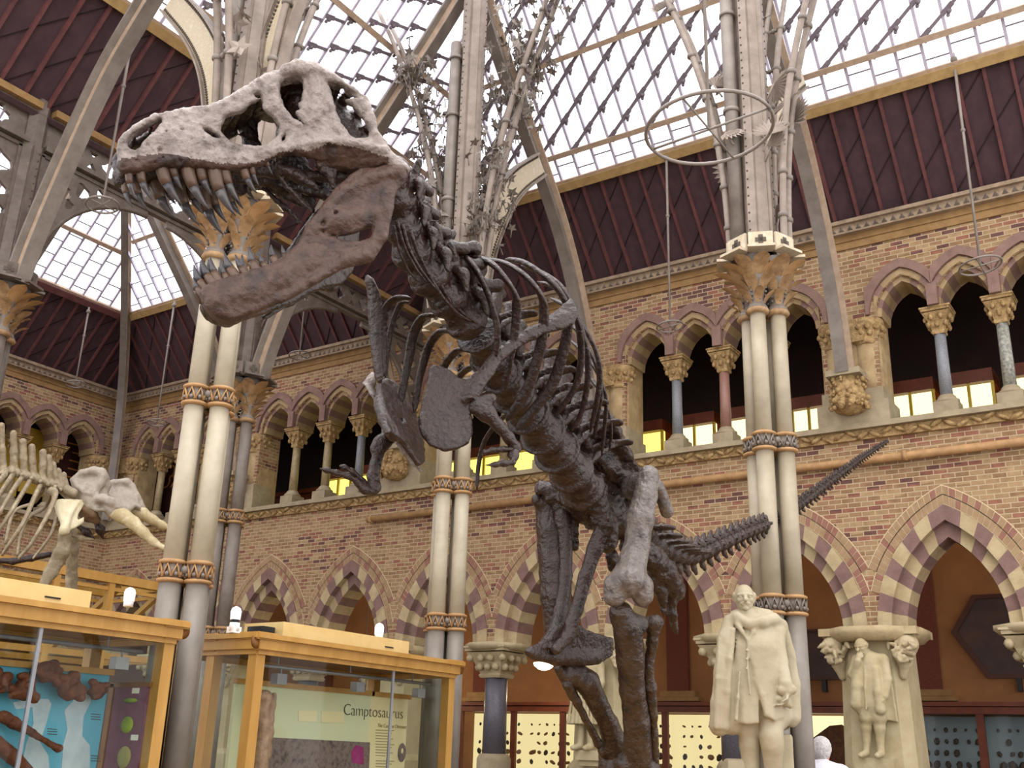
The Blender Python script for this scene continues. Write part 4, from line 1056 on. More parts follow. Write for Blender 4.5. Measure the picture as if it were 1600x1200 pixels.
for F in (FJ, FJm): S.poly(F, tr(FJ, jw_out), [tr(FJ, jw_hole)], lambda u, v: 0.0 * u, lambda u, v: 0.022 + 0.02 * np.clip((u - 0.5) / 0.5, 0, 1), 0.016, 0.0)
def jst(pts, rs, out=.01, k=.025):
    P = [LJ(x, y, out) for x, y in pts]; R = [r / 330. for r in rs]
    both(lambda f: S.chain([f(p) for p in P], R, k))
jst([(345, 470), (390, 455), (440, 435), (490, 405)], [22, 20, 18, 14], -.01, .04)
jst([(540, 405), (575, 400), (595, 370), (603, 330), (606, 300)], [8, 9, 9, 10, 11], .012)
jst([(510, 330), (540, 300), (580, 280), (622, 270)], [8, 9, 9, 12], .016)
jst([(440, 470), (490, 440), (535, 412)], [5, 5, 5], .022)
jst([(490, 355), (530, 345), (585, 335)], [10, 16, 12], .0, .03)
for x, y, r in ((335, 470, 14), (350, 480, 16), (365, 488, 12)): p = LJ(x, y, -.02); S.cap(p, mir(p), r / 330., r / 330., .03)
both(lambda f: S.ell(f(LJ(526, 337, .03)), .014, .005, None, True)); both(lambda f: S.ell(f(LJ(505, 352, .03)), .016, .005, None, True))
for q in range(9): both(lambda f: S.ell(f(LJ(345 + q * 12, 446 - q * 4, .045)), .008, .004, None, True))
for F in (FJ, FJm): S.poly(F, tr(FJ, shrink(jw_hole, .95)), [], lambda u, v: 0 * u, .07, .008, .01, True)
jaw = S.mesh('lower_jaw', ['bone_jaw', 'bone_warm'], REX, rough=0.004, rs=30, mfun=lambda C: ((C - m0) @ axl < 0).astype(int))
tag(jaw, 'brown lower jaw hanging wide open')
def tooth(parent, root, tip, r, back):
    root, tip = np.array(root), np.array(tip); d = tip - root; L = np.linalg.norm(d); n = nv(d)
    P = []; R = []
    for t in np.linspace(0, 1, 9): P.append(root - n * .03 * (1 - t) + d * t + back * L * .12 * (4 * t * (1 - t))); R.append(max(.002, r * (1 - t ** 1.7) ** .8))
    mb = MB(); cut = 4
    mb.tube(P[:cut + 1], R[:cut + 1], 9, True, 0); mb.tube(P[cut:], R[cut:], 9, True, 1)
    mb.build('tooth', ['tooth_root', 'tooth_tip'], parent)
ut = [((204, 270), (211, 303), 6), ((222, 266), (235, 303), 7), ((256, 261), (281, 310), 10), ((273, 262), (284, 289), 7), ((297, 264), (323, 316), 10), ((317, 265), (331, 298), 8), ((339, 266), (365, 325), 11), ((355, 266), (373, 307), 8), ((384, 264), (400, 294), 7), ((396, 261), (404, 283), 5), ((419, 252), (426, 267), 4)]
for a, b, w in ut:
    p, q = L3(*a, -.02), L3(*b, -.035); q = p + (q - p) * 1.14; both(lambda f: tooth(skull, f(p), f(q), w * PXM * 1.1, axf * .9))
lt = [((316, 452), (302, 432), 6), ((326, 449), (304, 414), 7), ((338, 440), (316, 405), 9), ((344, 434), (329, 401), 8), ((357, 431), (347, 409), 7), ((372, 428), (352, 395), 9), ((387, 423), (369, 397), 7), ((405, 419), (390, 384), 9), ((418, 413), (405, 393), 7), ((434, 405), (424, 381), 7), ((449, 396), (441, 381), 5)]
for i, (a, b, w) in enumerate(lt):
    p, q = LJ(a[0], a[1] + 4, -.03), LJ(*b, -.045); q = p + (q - p) * 1.12; both(lambda f: tooth(jaw, f(p), f(q), w / 330. * 1.08, axf * .8))
# ---- vertebra shapes, made once and reused
def tmpl(fn, lo, hi, h, name, m):
    S = SDF(lo, hi, h); fn(S); o = S.mesh(name, [m], None, rough=0.03, rs=2.2); me = o.data; bpy.data.objects.remove(o); return me
def _dorsal(S):
    S.cap((0, -.7, 0), (0, .7, 0), .66, .66, .1)
    for q in (-1, 1): S.cap((0, q * .72, 0), (0, q * .5, 0), .98, .76, .1)
    for y in (-1.95, 1.95): S.rbox((0, y, 0), (2, 1.1, 2), .03, .03, cut=True)
    S.cap((0, -.2, .7), (0, -.2, 1.6), .5, .42, .2)
    for s in (-1, 1):
        S.chain([(s * .3, -.1, 1.4), (s * 1.1, -.25, 1.75), (s * 1.9, -.45, 1.9)], [.4, .32, .26], .12, sq=((0, 0, 1), 2.4))
        S.chain([(s * .5, .2, .7), (s * 1.0, .0, 1.3), (s * 1.5, -.3, 1.75)], [.2, .12, .1], .08)
        S.cap((s * .35, .3, 1.3), (s * .5, 1.0, 1.55), .28, .2, .1); S.cap((s * .35, -.6, 1.5), (s * .45, -1.05, 1.5), .26, .18, .1)
        S.ell((s * .7, .0, .15), (.22, .4, .3), .08, None, True); S.ell((s * .5, .3, 1.0), (.2, .25, .2), .08, None, True)
    S.rbox((0, -.45, 2.5), (.13, .46, 1.25), .1, .2); S.rbox((0, -.5, 3.6), (.22, .48, .16), .1, .15)
ME_D = tmpl(_dorsal, (-2.4, -1.7, -1.3), (2.4, 1.7, 4.2), .085, 'dorsal', 'bone')
def _cerv(S):
    S.cap((0, -.6, 0), (0, .6, 0), .7, .7, .1); S.cap((0, -.66, 0), (0, -.45, 0), 1.0, .78, .12); S.cap((0, .45, 0), (0, .7, 0), .8, .88, .12)
    S.ell((0, .0, -.95), (.5, .5, .3), .1, None, True)
    S.cap((0, -.1, .6), (0, -.2, 1.3), .55, .55, .25)
    for s in (-1, 1):
        S.chain([(s * .4, 0, .9), (s * 1.0, -.15, .75), (s * 1.2, -.6, .2)], [.34, .26, .12], .12, sq=((0, 1, 0), .8))
        S.chain([(s * .4, -.3, 1.5), (s * .7, -.8, 1.95), (s * .75, -1.0, 2.1)], [.38, .26, .14], .15); S.cap((s * .5, .4, 1.2), (s * .7, .95, 1.4), .28, .18, .12)
        S.ell((s * .8, .1, .25), (.2, .45, .3), .08, None, True); S.ell((s * .5, .1, 1.15), (.2, .3, .16), .06, None, True)
    S.chain([(0, -.1, 1.5), (0, -.25, 2.4)], [.36, .24], .2, sq=((1, 0, 0), 1.9))
ME_C = tmpl(_cerv, (-1.7, -1.6, -1.3), (1.7, 1.6, 2.9), .075, 'cervical', 'bone')
def _caud(S, wing, chev):
    S.cap((0, -.75, 0), (0, .75, 0), .62, .62, .1); S.cap((0, -.85, 0), (0, -.62, 0), .8, .66, .1); S.cap((0, .62, 0), (0, .85, 0), .66, .8, .1)
    S.cap((0, 0, .5), (0, -.2, 1.0), .42, .34, .15)
    S.chain([(0, -.1, .9), (0, -.7, 1.5), (0, -.95, 1.65)], [.42, .34, .26], .12, sq=((1, 0, 0), 1.5))
    for s in (-1, 1):
        S.cap((s * .3, .4, .8), (s * .4, 1.25, 1.15), .26, .18, .1); S.cap((s * .28, -.5, .85), (s * .3, -1.05, .95), .26, .16, .1)
        if wing: S.chain([(s * .5, 0, .2), (s * 1.5, -.3, .3), (s * 1.9, -.5, .3)], [.4, .36, .3], .12, sq=((0, 0, 1), 2.0))
        else: S.cap((s * .5, 0, .1), (s * .95, -.15, .15), .3, .2, .1)
    if chev: S.chain([(0, -.85, -.6), (0, -1.0, -1.1), (0, -1.35, -1.5)], [.34, .32, .26], .1, sq=((1, 0, 0), 1.3))
ME_T1 = tmpl(lambda S: _caud(S, True, True), (-2.5, -2.1, -2.3), (2.5, 1.5, 2.4), .1, 'caudal_winged', 'bone')
ME_T2 = tmpl(lambda S: _caud(S, False, True), (-1, -2.1, -2.3), (1, 1.5, 2.4), .09, 'caudal', 'bone')
def frame4(c, f, up, s, sy=None):
    f = nv(f); r = nv(np.cross(f, up)); u = np.cross(r, f); m = np.eye(4)
    m[:3, 0] = r * s; m[:3, 1] = f * (sy or s); m[:3, 2] = u * s; m[:3, 3] = c; return m
def curve_pts(keys, n=24):
    P = spl([at(*k[:3]) for k in keys], n); R = []
    rs = [k[3] for k in keys]
    for i in range(len(P)): t = i / n; a = min(int(t), len(rs) - 2); R.append(rs[a] + (rs[a + 1] - rs[a]) * (t - a))
    L = [0]
    for i in range(1, len(P)): L.append(L[-1] + np.linalg.norm(P[i] - P[i - 1]))
    return P, R, L
def put_verts(keys, me, name, ratio, upv, grow=1.0, label=None, start=0.0):
    P, R, L = curve_pts(keys); s = start; k = 0; out = []
    while s < L[-1]:
        i = min(int(np.searchsorted(L, s)), len(P) - 1); r = R[i]; f = P[max(i - 1, 0)] - P[min(i + 1, len(P) - 1)]
        o = rexobj(name, me(k) if callable(me) else me, frame4(P[i], f, upv, r, r * grow)); out.append((P[i], nv(f), r)); s += r * ratio; k += 1
    return out
neck = put_verts([(618, 290, 5.75, .105), (624, 335, 5.82, .112), (640, 385, 5.92, .122), (668, 428, 6.02, .13), (702, 467, 6.14, .135), (737, 510, 6.3, .138)], ME_C, 'neck_vertebra', 1.42, nv(Z_ + np.array([.25, .1, 0])))
dors = put_verts([(756, 540, 6.45, .14), (779, 580, 6.65, .143), (806, 622, 6.87, .15), (838, 664, 7.1, .165), (868, 703, 7.35, .18), (896, 742, 7.6, .18), (918, 775, 7.85, .17)], ME_D, 'back_vertebra', 1.5, Z_, 1.0)
tail = put_verts([(1000, 832, 8.55, .13), (1035, 856, 8.95, .112), (1078, 870, 9.5, .096), (1128, 850, 10.05, .085), (1165, 833, 10.45, .078), (1197, 820, 10.9, .07), (1222, 806, 11.35, .064), (1252, 788, 11.75, .058), (1302, 750, 12.3, .046), (1346, 717, 12.8, .035), (1386, 690, 13.2, .02)], lambda k: ME_T1 if k < 7 else ME_T2, 'tail_vertebra', 1.66, Z_, 1.0)
# ---- ribs
def flat_rib(pts, w, name='rib', m='bone', parent=REX, th=.45, taper=.45):
    P = spl([at(*p) for p in pts], 7); n = len(P); ctr = sum(P) / n
    ups = [nv(np.cross(P[min(i + 1, n - 1)] - P[max(i - 1, 0)], P[i] - ctr + np.array([0, 0, .3]))) for i in range(n)]
    R = [w * (1 - (1 - taper) * i / (n - 1)) * (.75 + .25 * min(1, i / (n * .25))) * min(1, .25 + .4 * i) * min(1, .35 + .35 * (n - 1 - i)) for i in range(n)]
    mb = MB(); mb.tube(P, R, 10, flat=(1, th), up=ups); return mb.build(name, m, parent)
Lr = [([(726, 398, 6.12), (748, 428, 6.08), (766, 470, 6.05), (777, 515, 6.05), (774, 562, 6.12)], .055, .25),
      ([(728, 400, 6.25), (752, 404, 6.2), (776, 419, 6.15), (803, 456, 6.12), (807, 487, 6.14), (804, 522, 6.18), (797, 562, 6.22), (789, 610, 6.3)], .05, .4),
      ([(760, 405, 6.4), (790, 412, 6.32), (820, 431, 6.27), (844, 460, 6.25), (850, 490, 6.27), (847, 530, 6.3), (841, 556, 6.33), (829, 596, 6.38), (813, 626, 6.43), (791, 657, 6.5)], .048, .6),
      ([(790, 405, 6.6), (815, 409, 6.52), (842, 425, 6.47), (869, 449, 6.44), (886, 480, 6.44), (886, 518, 6.47), (878, 556, 6.5), (863, 600, 6.55), (839, 634, 6.6), (807, 671, 6.68)], .048, .8),
      ([(815, 415, 6.8), (850, 428, 6.72), (880, 452, 6.66), (900, 495, 6.63), (908, 540, 6.65), (906, 578, 6.68), (895, 612, 6.72), (866, 651, 6.8)], .045, .5),
      ([(840, 440, 7.0), (872, 452, 6.92), (900, 485, 6.86), (914, 535, 6.83), (919, 577, 6.84), (916, 612, 6.86), (908, 645, 6.9), (893, 673, 6.95)], .042, .45),
      ([(860, 465, 7.2), (892, 485, 7.1), (920, 525, 7.04), (934, 560, 7.02), (937, 590, 7.02), (933, 625, 7.04), (922, 676, 7.1)], .04, .5),
      ([(875, 495, 7.4), (905, 520, 7.3), (928, 562, 7.22), (938, 600, 7.2), (937, 630, 7.2), (928, 684, 7.26)], .038, .5),
      ([(890, 530, 7.6), (920, 560, 7.48), (940, 598, 7.4), (947, 628, 7.38), (945, 662, 7.38), (940, 712, 7.42)], .035, .4),
      ([(905, 570, 7.8), (930, 600, 7.66), (950, 640, 7.58), (955, 672, 7.56), (952, 705, 7.58)], .032, .4)]
for p, w, tp in Lr: flat_rib(p, w, taper=tp)
Rr = [([(573, 430, 6.3), (584, 462, 6.3), (587, 510, 6.28), (589, 555, 6.25), (594, 600, 6.2)], .058, .6),
      ([(643, 466, 6.35), (622, 466, 6.4), (605, 478, 6.42), (598, 505, 6.42), (599, 545, 6.4), (600, 588, 6.36)], .042, .4),
      ([(640, 472, 6.45), (626, 476, 6.5), (612, 510, 6.5), (604, 558, 6.48), (602, 590, 6.45)], .03, .5),
      ([(683, 492, 6.55), (660, 497, 6.62), (646, 523, 6.65), (639, 560, 6.65), (631, 600, 6.62), (626, 630, 6.6)], .042, .6),
      ([(709, 518, 6.7), (688, 519, 6.77), (671, 539, 6.8), (660, 573, 6.8), (654, 600, 6.78), (647, 645, 6.75)], .042, .6),
      ([(733, 546, 6.85), (714, 549, 6.92), (696, 569, 6.96), (684, 600, 6.98), (676, 640, 6.96)], .04, .6),
      ([(750, 570, 7.0), (732, 576, 7.08), (717, 590, 7.12), (704, 620, 7.14), (698, 660, 7.14)], .038, .6),
      ([(770, 610, 7.2), (748, 622, 7.28), (728, 645, 7.32), (716, 680, 7.34)], .036, .6),
      ([(795, 645, 7.4), (776, 662, 7.48), (757, 690, 7.52), (748, 725, 7.54), (745, 765, 7.52)], .03, .5)]
for p, w, tp in Rr: flat_rib(p, w, taper=tp)
# long thin neck ribs lying along the neck
for pts, r in (([(620, 345, 5.62), (632, 385, 5.68), (650, 420, 5.76), (668, 442, 5.85)], .012), ([(628, 350, 5.64), (640, 390, 5.7), (660, 425, 5.8), (684, 455, 5.9)], .013), ([(615, 352, 5.62), (624, 392, 5.68), (640, 425, 5.76), (655, 440, 5.82)], .011), ([(640, 360, 5.7), (655, 400, 5.78), (682, 450, 5.9), (710, 485, 6.0), (735, 502, 6.08)], .015), ([(672, 425, 5.92), (695, 455, 5.98), (712, 490, 6.05), (734, 502, 6.1)], .014), ([(690, 450, 6.0), (712, 478, 6.05), (730, 495, 6.1), (758, 512, 6.2)], .016)):
    mb = MB(); P = spl([at(*p) for p in pts], 6); mb.tube(P, [r * (1 - .6 * i / len(P)) for i in range(len(P))], 7); mb.build('neck_rib', 'bone', REX)
# blocky neck crests in front of the first ribs
mb = None
S = SDF(at(690, 420, 6.1) - .5, at(690, 420, 6.1) + .5, .013)
for pts, rs in (([(640, 345, 5.85), (655, 385, 5.92), (668, 412, 5.98)], [.03, .05, .05]), ([(668, 380, 5.98), (682, 410, 6.02), (690, 440, 6.06)], [.05, .065, .05]), ([(700, 398, 6.1), (706, 420, 6.1), (714, 460, 6.12)], [.06, .065, .05]), ([(690, 386, 6.1), (722, 386, 6.16), (742, 388, 6.2)], [.03, .03, .045]), ([(640, 340, 5.85), (668, 372, 5.96), (700, 386, 6.06)], [.025, .03, .03])):
    S.chain([at(*p) for p in pts], rs, .02)
S.mesh('neck_crest', ['bone'], REX, rough=.012, rs=12)
# ---- shoulder blades
def plate_frame(p1, p2, p3):
    o = at(*p1); U = nv(at(*p2) - o); w = at(*p3) - o; V = nv(w - U * np.dot(w, U)); N = np.cross(U, V)
    if np.dot(N, EYE - o) < 0: N = -N
    return (o, U, V, N)
def traced(name, F, out, holes, th, h, extra=None, rough=.006, m='bone', bend=None, rr=.01):
    o2, hs = tr(F, out), [tr(F, q) for q in holes]
    pts = np.array([F[0] + F[1] * a + F[2] * b for a, b in o2]); pad = .16
    S = SDF(pts.min(0) - pad, pts.max(0) + pad, h); S.poly(F, o2, hs, bend or (lambda u, v: 0 * u), th, rr, .0)
    if extra: extra(S, lambda x, y, w=0.: onP(x, y, F[0], F[3]) + F[3] * w)
    return S.mesh(name, [m], REX, rough=rough, rs=12)
sc_out = [(671, 573), (678, 568), (694, 571), (706, 580), (716, 589), (728, 594), (744, 581), (760, 564), (780, 542), (810, 523), (834, 511), (852, 498), (876, 480), (891, 465), (900, 474), (903, 492), (897, 506), (884, 513), (860, 520), (840, 524), (820, 533), (800, 545), (784, 560), (770, 577), (760, 594), (752, 610), (744, 625), (739, 634), (736, 650), (739, 677), (732, 693), (716, 702), (694, 705), (671, 696), (658, 678), (653, 655), (660, 627), (668, 596)]
FSC = plate_frame((690, 640, 5.95), (890, 490, 6.36), (735, 690, 5.9))
def _sc(S, g):
    S.chain([g(740, 610, .01), g(780, 555, .01), g(830, 523, .01), g(880, 495, .005)], [.04, .036, .034, .028], .025, sq=(FSC[3], 1.3)); S.ell(g(735, 628, .02), (.05, .05, .035), .03)
    S.ell(g(733, 636, .06), .028, .01, None, True)
traced('shoulder_blade', FSC, sc_out, [], .018, .011, _sc, bend=lambda u, v: -.18 * np.clip(-u + .05, 0, 1) ** 2 - .1 * np.clip(-v, 0, 1))
sr_out = [(590, 600), (601, 592), (615, 598), (628, 612), (642, 639), (653, 666), (660, 695), (662, 722), (655, 728), (646, 716), (635, 700), (620, 680), (606, 677), (599, 659), (592, 634)]
FSR = plate_frame((620, 650, 6.15), (655, 715, 6.05), (600, 600, 6.4))
traced('shoulder_blade', FSR, sr_out, [[(621, 658), (627, 653), (629, 659), (623, 662)]], .018, .011, lambda S, g: (S.chain([g(592, 625), g(600, 655), g(615, 680)], [.03, .03, .04], .03)))
flat_rib([(581, 582, 6.5), (577, 600, 6.45), (585, 620, 6.4), (597, 636, 6.35)], .05, 'shoulder_blade_tip', 'bone_skull', th=.3, taper=.6)  # lit edge of the far blade, its light put in by paler bone
# ---- arms
def bone(name, chains, h=.011, m='bone', rough=.005, k=.025, rs=14):
    P = np.array([at(*p[:3]) for c in chains for p in c]); r = max(p[3] for c in chains for p in c); S = SDF(P.min(0) - r - .06, P.max(0) + r + .06, h)
    for c in chains: S.chain([at(*p[:3]) for p in c], [p[3] for p in c], k)
    return S.mesh(name, [m], REX, rough=rough, rs=rs)
bone('upper_arm', [[(744, 636, 5.97, .045), (760, 645, 5.97, .05), (778, 664, 5.98, .033), (795, 684, 6.0, .03), (806, 700, 6.02, .036)], [(748, 628, 5.99, .03), (768, 622, 6.0, .03)]], .009)
bone('forearm', [[(806, 698, 6.02, .022), (804, 712, 5.98, .02), (800, 722, 5.95, .022)], [(802, 699, 6.04, .014), (796, 710, 5.98, .013)]], .007)
for c in ([(800, 702, 6.0, .018), (786, 702, 5.97, .014), (770, 703, 5.95, .013), (757, 706, 5.93, .009), (752, 712, 5.92, .005)], [(802, 722, 5.95, .018), (788, 724, 5.93, .016), (774, 726, 5.91, .013), (758, 727, 5.9, .005)]): bone('finger', [c], .006, rough=.002)
bone('upper_arm', [[(612, 680, 6.15, .038), (600, 690, 6.12, .042), (591, 703, 6.1, .036), (587, 725, 6.08, .03), (583, 745, 6.06, .033), (585, 762, 6.04, .04)], [(590, 690, 6.1, .03), (586, 700, 6.1, .028)]], .009)
bone('forearm', [[(584, 768, 6.03, .028), (570, 765, 6.0, .026), (556, 752, 5.97, .02)], [(578, 760, 6.05, .018), (560, 745, 6.0, .016)]], .008)
for c in ([(558, 752, 5.97, .018), (543, 743, 5.95, .016), (525, 739, 5.92, .014), (510, 735, 5.9, .012), (500, 732, 5.88, .006)], [(560, 745, 6.0, .016), (550, 737, 5.98, .014), (538, 730, 5.96, .012), (532, 728, 5.95, .007)]): bone('finger', [c], .006, rough=.002)
bone('arm_spur', [[(624, 692, 6.2, .022), (634, 706, 6.2, .02), (646, 722, 6.2, .016), (658, 737, 6.2, .008)]], .008, 'bone_skull')
# ---- hips and legs
il_out = [(930, 648), (946, 640), (962, 664), (982, 702), (1001, 735), (1010, 768), (992, 796), (960, 806), (925, 795), (905, 765), (898, 730), (905, 690)]
FIL = plate_frame((950, 730, 8.0), (1000, 760, 8.15), (930, 650, 7.75))
def _il(S, g):
    S.chain([g(915, 700, .02), g(945, 725, .03), g(985, 750, .03)], [.05, .07, .06], .05); S.chain([g(905, 720, .02), g(935, 770, .04), g(960, 800, .05)], [.05, .08, .08], .05); S.chain([g(952, 655, .01), g(978, 710, .02)], [.03, .04], .04)
    S.ell(g(975, 770, .09), (.09, .09, .05), .02, None, True)
traced('hip_bone', FIL, il_out, [], .035, .014, _il, .02)
bone('hip_bone', [[(850, 765, 8.15, .07), (880, 775, 8.1, .1), (910, 790, 8.05, .12), (940, 805, 8.1, .12), (985, 815, 8.4, .12)], [(880, 790, 8.1, .08), (885, 835, 8.1, .09), (895, 850, 8.05, .05)], [(930, 770, 7.85, .1), (945, 820, 7.85, .09), (950, 850, 7.85, .06)]], .016, rough=.025)
bone('sacrum', [[(905, 770, 7.85, .15), (945, 800, 8.15, .16), (1000, 832, 8.55, .13)], [(930, 690, 8.0, .08), (960, 720, 8.2, .08), (1000, 770, 8.45, .07)], [(935, 740, 8.0, .1), (970, 770, 8.25, .1)]], .018, rough=.03)
bone('pubis', [[(945, 822, 7.85, .075), (930, 858, 7.8, .058), (915, 900, 7.75, .05), (900, 955, 7.68, .05), (886, 995, 7.6, .05), (868, 1015, 7.5, .04)], [(880, 805, 8.05, .07), (884, 850, 8.0, .05), (884, 900, 7.92, .048), (876, 955, 7.8, .05), (866, 990, 7.65, .05), (848, 1010, 7.5, .04)]], .013)
FBT = plate_frame((890, 1005, 7.68), (955, 1010, 7.98), (895, 960, 7.7))
traced('pubic_boot', FBT, [(822, 1018), (838, 1007), (856, 996), (868, 978), (880, 972), (905, 975), (915, 984), (932, 990), (956, 996), (955, 1023), (941, 1034), (893, 1037), (858, 1034), (832, 1027)], [], .024, .011, lambda S, g: (S.chain([g(830, 1020), g(870, 1028), g(930, 1028)], [.035, .05, .05], .04)), .006)
fem = bone('thigh_bone', [[(990, 762, 7.95, .1), (1012, 752, 7.8, .085)], [(1014, 742, 7.78, .075), (1008, 775, 7.72, .085), (1000, 810, 7.66, .1), (996, 850, 7.6, .09), (988, 880, 7.54, .1), (982, 905, 7.48, .13)], [(962, 915, 7.46, .085), (960, 930, 7.45, .08)], [(1002, 915, 7.5, .085), (1004, 930, 7.5, .08)], [(1028, 760, 7.9, .05), (1042, 800, 8.0, .05)]], .014, rough=.007)
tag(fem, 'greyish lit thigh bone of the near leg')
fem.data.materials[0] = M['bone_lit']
bone('thigh_bone', [[(856, 785, 8.2, .1), (864, 830, 8.15, .125), (868, 880, 8.08, .125), (868, 930, 8.0, .115), (872, 985, 7.95, .1), (885, 1030, 7.9, .11)], [(842, 782, 8.15, .06), (880, 790, 8.2, .07)]], .016, rough=.01)
bone('shin_bone', [[(970, 958, 7.5, .085), (982, 985, 7.53, .105), (985, 1030, 7.57, .1), (988, 1080, 7.62, .09), (995, 1130, 7.68, .095), (998, 1200, 7.76, .11)], [(1000, 975, 7.52, .06), (985, 975, 7.52, .1)], [(975, 1195, 7.74, .08), (1015, 1200, 7.76, .08)]], .014, 'bone_warm', .006)
bone('calf_bone', [[(1022, 972, 7.62, .055), (1019, 1000, 7.64, .042), (1013, 1045, 7.66, .036), (1016, 1075, 7.67, .045), (1021, 1120, 7.7, .032), (1024, 1200, 7.76, .034)], [(1010, 973, 7.62, .045), (1030, 972, 7.62, .04)]], .011, 'bone_warm', .008)
bone('shin_bone', [[(898, 1052, 7.85, .09), (918, 1066, 7.87, .09), (932, 1095, 7.92, .075), (950, 1130, 8.0, .075), (960, 1160, 8.06, .095), (962, 1180, 8.08, .09)], [(874, 1045, 7.8, .04), (890, 1065, 7.83, .06)], [(945, 1172, 8.04, .06), (975, 1170, 8.08, .07)]], .014, 'bone_warm', .006)
bone('calf_bone', [[(888, 1070, 7.8, .05), (902, 1098, 7.84, .03), (921, 1135, 7.9, .026), (935, 1162, 7.96, .035)]], .011, 'bone_warm', .008)
bone('ischium', [[(985, 850, 8.35, .09), (1015, 868, 8.45, .1), (1040, 895, 8.6, .1), (1056, 922, 8.75, .085)], [(1020, 905, 8.55, .06), (1034, 925, 8.62, .05), (1037, 962, 8.68, .02)], [(1050, 925, 8.72, .05), (1050, 960, 8.75, .035), (1057, 990, 8.8, .018)], [(955, 870, 8.3, .05), (968, 900, 8.35, .05), (962, 930, 8.4, .05)]], .014, rough=.02)
# feet stand on the plinth
def foot(ank, toe_dir, d):
    A = at(*ank); td = nv(np.array([toe_dir[0], toe_dir[1], 0])); sd = np.array([-td[1], td[0], 0])
    S = SDF(A + np.array([-.75, -.75, -A[2] + .66]), A + np.array([.75, .75, .12]), .016)
    B = A + td * .12; B[2] = .92
    for w in (-1, 0, 1): S.chain([A + sd * .05 * w, (A + B) / 2 + sd * .06 * w, B + sd * .09 * w], [.085, .06, .07], .03)
    for w in (-1, 0, 1):
        d2 = nv(td + sd * .38 * w); b = B + sd * .09 * w
        S.chain([b, b + d2 * .17 + Z_ * -.04, b + d2 * .3 + Z_ * -.12, b + d2 * .42 + Z_ * -.16, b + d2 * .53 + Z_ * -.2], [.07, .05, .052, .045, .015], .025)
    S.cap(A - td * .02 + Z_ * -.15, A - td * .12 + Z_ * -.3, .03, .015, .02)
    return S.mesh('foot', ['bone_warm'], REX, rough=.01, rs=10)
foot((1000, 1205, 7.77), (-.05, -1), 0); foot((960, 1185, 8.08), (-.1, -1), 0)
tag_pl = thing('plinth', 'broad low plinth the dinosaur skeleton stands on', 'plinth', (-3.9, 7.2, 0))
mb = MB(); mb.box((-3.9, 7.2, .62), (2.6, 3.6, .08)); mb.build('top', 'oak', tag_pl)
mb = MB(); mb.box((-3.9, 7.2, .29), (2.4, 3.4, .58)); mb.build('base', 'sill', tag_pl)
# ================================================================== showcases
M['blue'] = mat('blue_board', '#5ba6c2', '#67b1ca', 0.7, 2)
M['ghost'] = mat('pale_print', '#c8d6dc', '#a9bcc8', 0.7, 5)
M['fossil'] = mat('fossil_brown', '#7a4528', '#4f2a1a', 0.6, 14, 0.6, 40)
M['fossil_pale'] = mat('fossil_pale', '#c4a284', '#94705a', 0.6, 10, 0.4, 40)
M['mint'] = mat('mint_board', '#d3dbba', '#dcdcb2', 0.7, 2)
M['creamboard'] = mat('cream_board', '#efe5b8', '#e9dcaa', 0.7, 2)
M['ink'] = mat('ink', '#4a4632')
M['inkfaint'] = mat('ink_faint', '#a0946a')
M['rockphoto'] = mat('rock_photo', '#5a4c50', '#867670', 0.7, 12, c3='#3c3238')
M['pink'] = mat('pink_print', '#b03c82', '#8c2c68', 0.7, 8)
M['purpleboard'] = mat('purple_board', '#6a4250', '#855466', 0.7, 20)
M['green'] = mat('plant_green', '#9aa82c', '#6d8a28', 0.6, 10)
M['greenpale'] = mat('plant_pale', '#8f8a50', '#a39a64', 0.6, 10)
M['card'] = mat('card', '#e8e4d4')
def text(s, size, frame, parent, name, m='ink', ext=0.001, align='LEFT'):
    c = bpy.data.curves.new(name, 'FONT'); c.body = s; c.size = size; c.extrude = ext; c.align_x = align
    c.offset = -.0035 if name == 'title_lettering' else 0
    o = bpy.data.objects.new(name, c); COL.objects.link(o); dg = bpy.context.evaluated_depsgraph_get(); me = bpy.data.meshes.new_from_object(o.evaluated_get(dg)); bpy.data.objects.remove(o)
    me.materials.clear(); me.materials.append(M[m]); o = bpy.data.objects.new(name, me); COL.objects.link(o)
    p, x, y = [np.array(a, float) for a in frame]; z = np.cross(x, y); Mx = np.eye(4); Mx[:3, 0], Mx[:3, 1], Mx[:3, 2], Mx[:3, 3] = x, y, z, p
    if parent is not None: Mx[:3, 3] -= np.array(parent.location); o.parent = parent
    o.matrix_local = Matrix(Mx.tolist()); return o
def pane(name, pts, m, parent):
    mb = MB(); mb.add(pts, [(0, 1, 2, 3)]); return mb.build(name, m, parent)
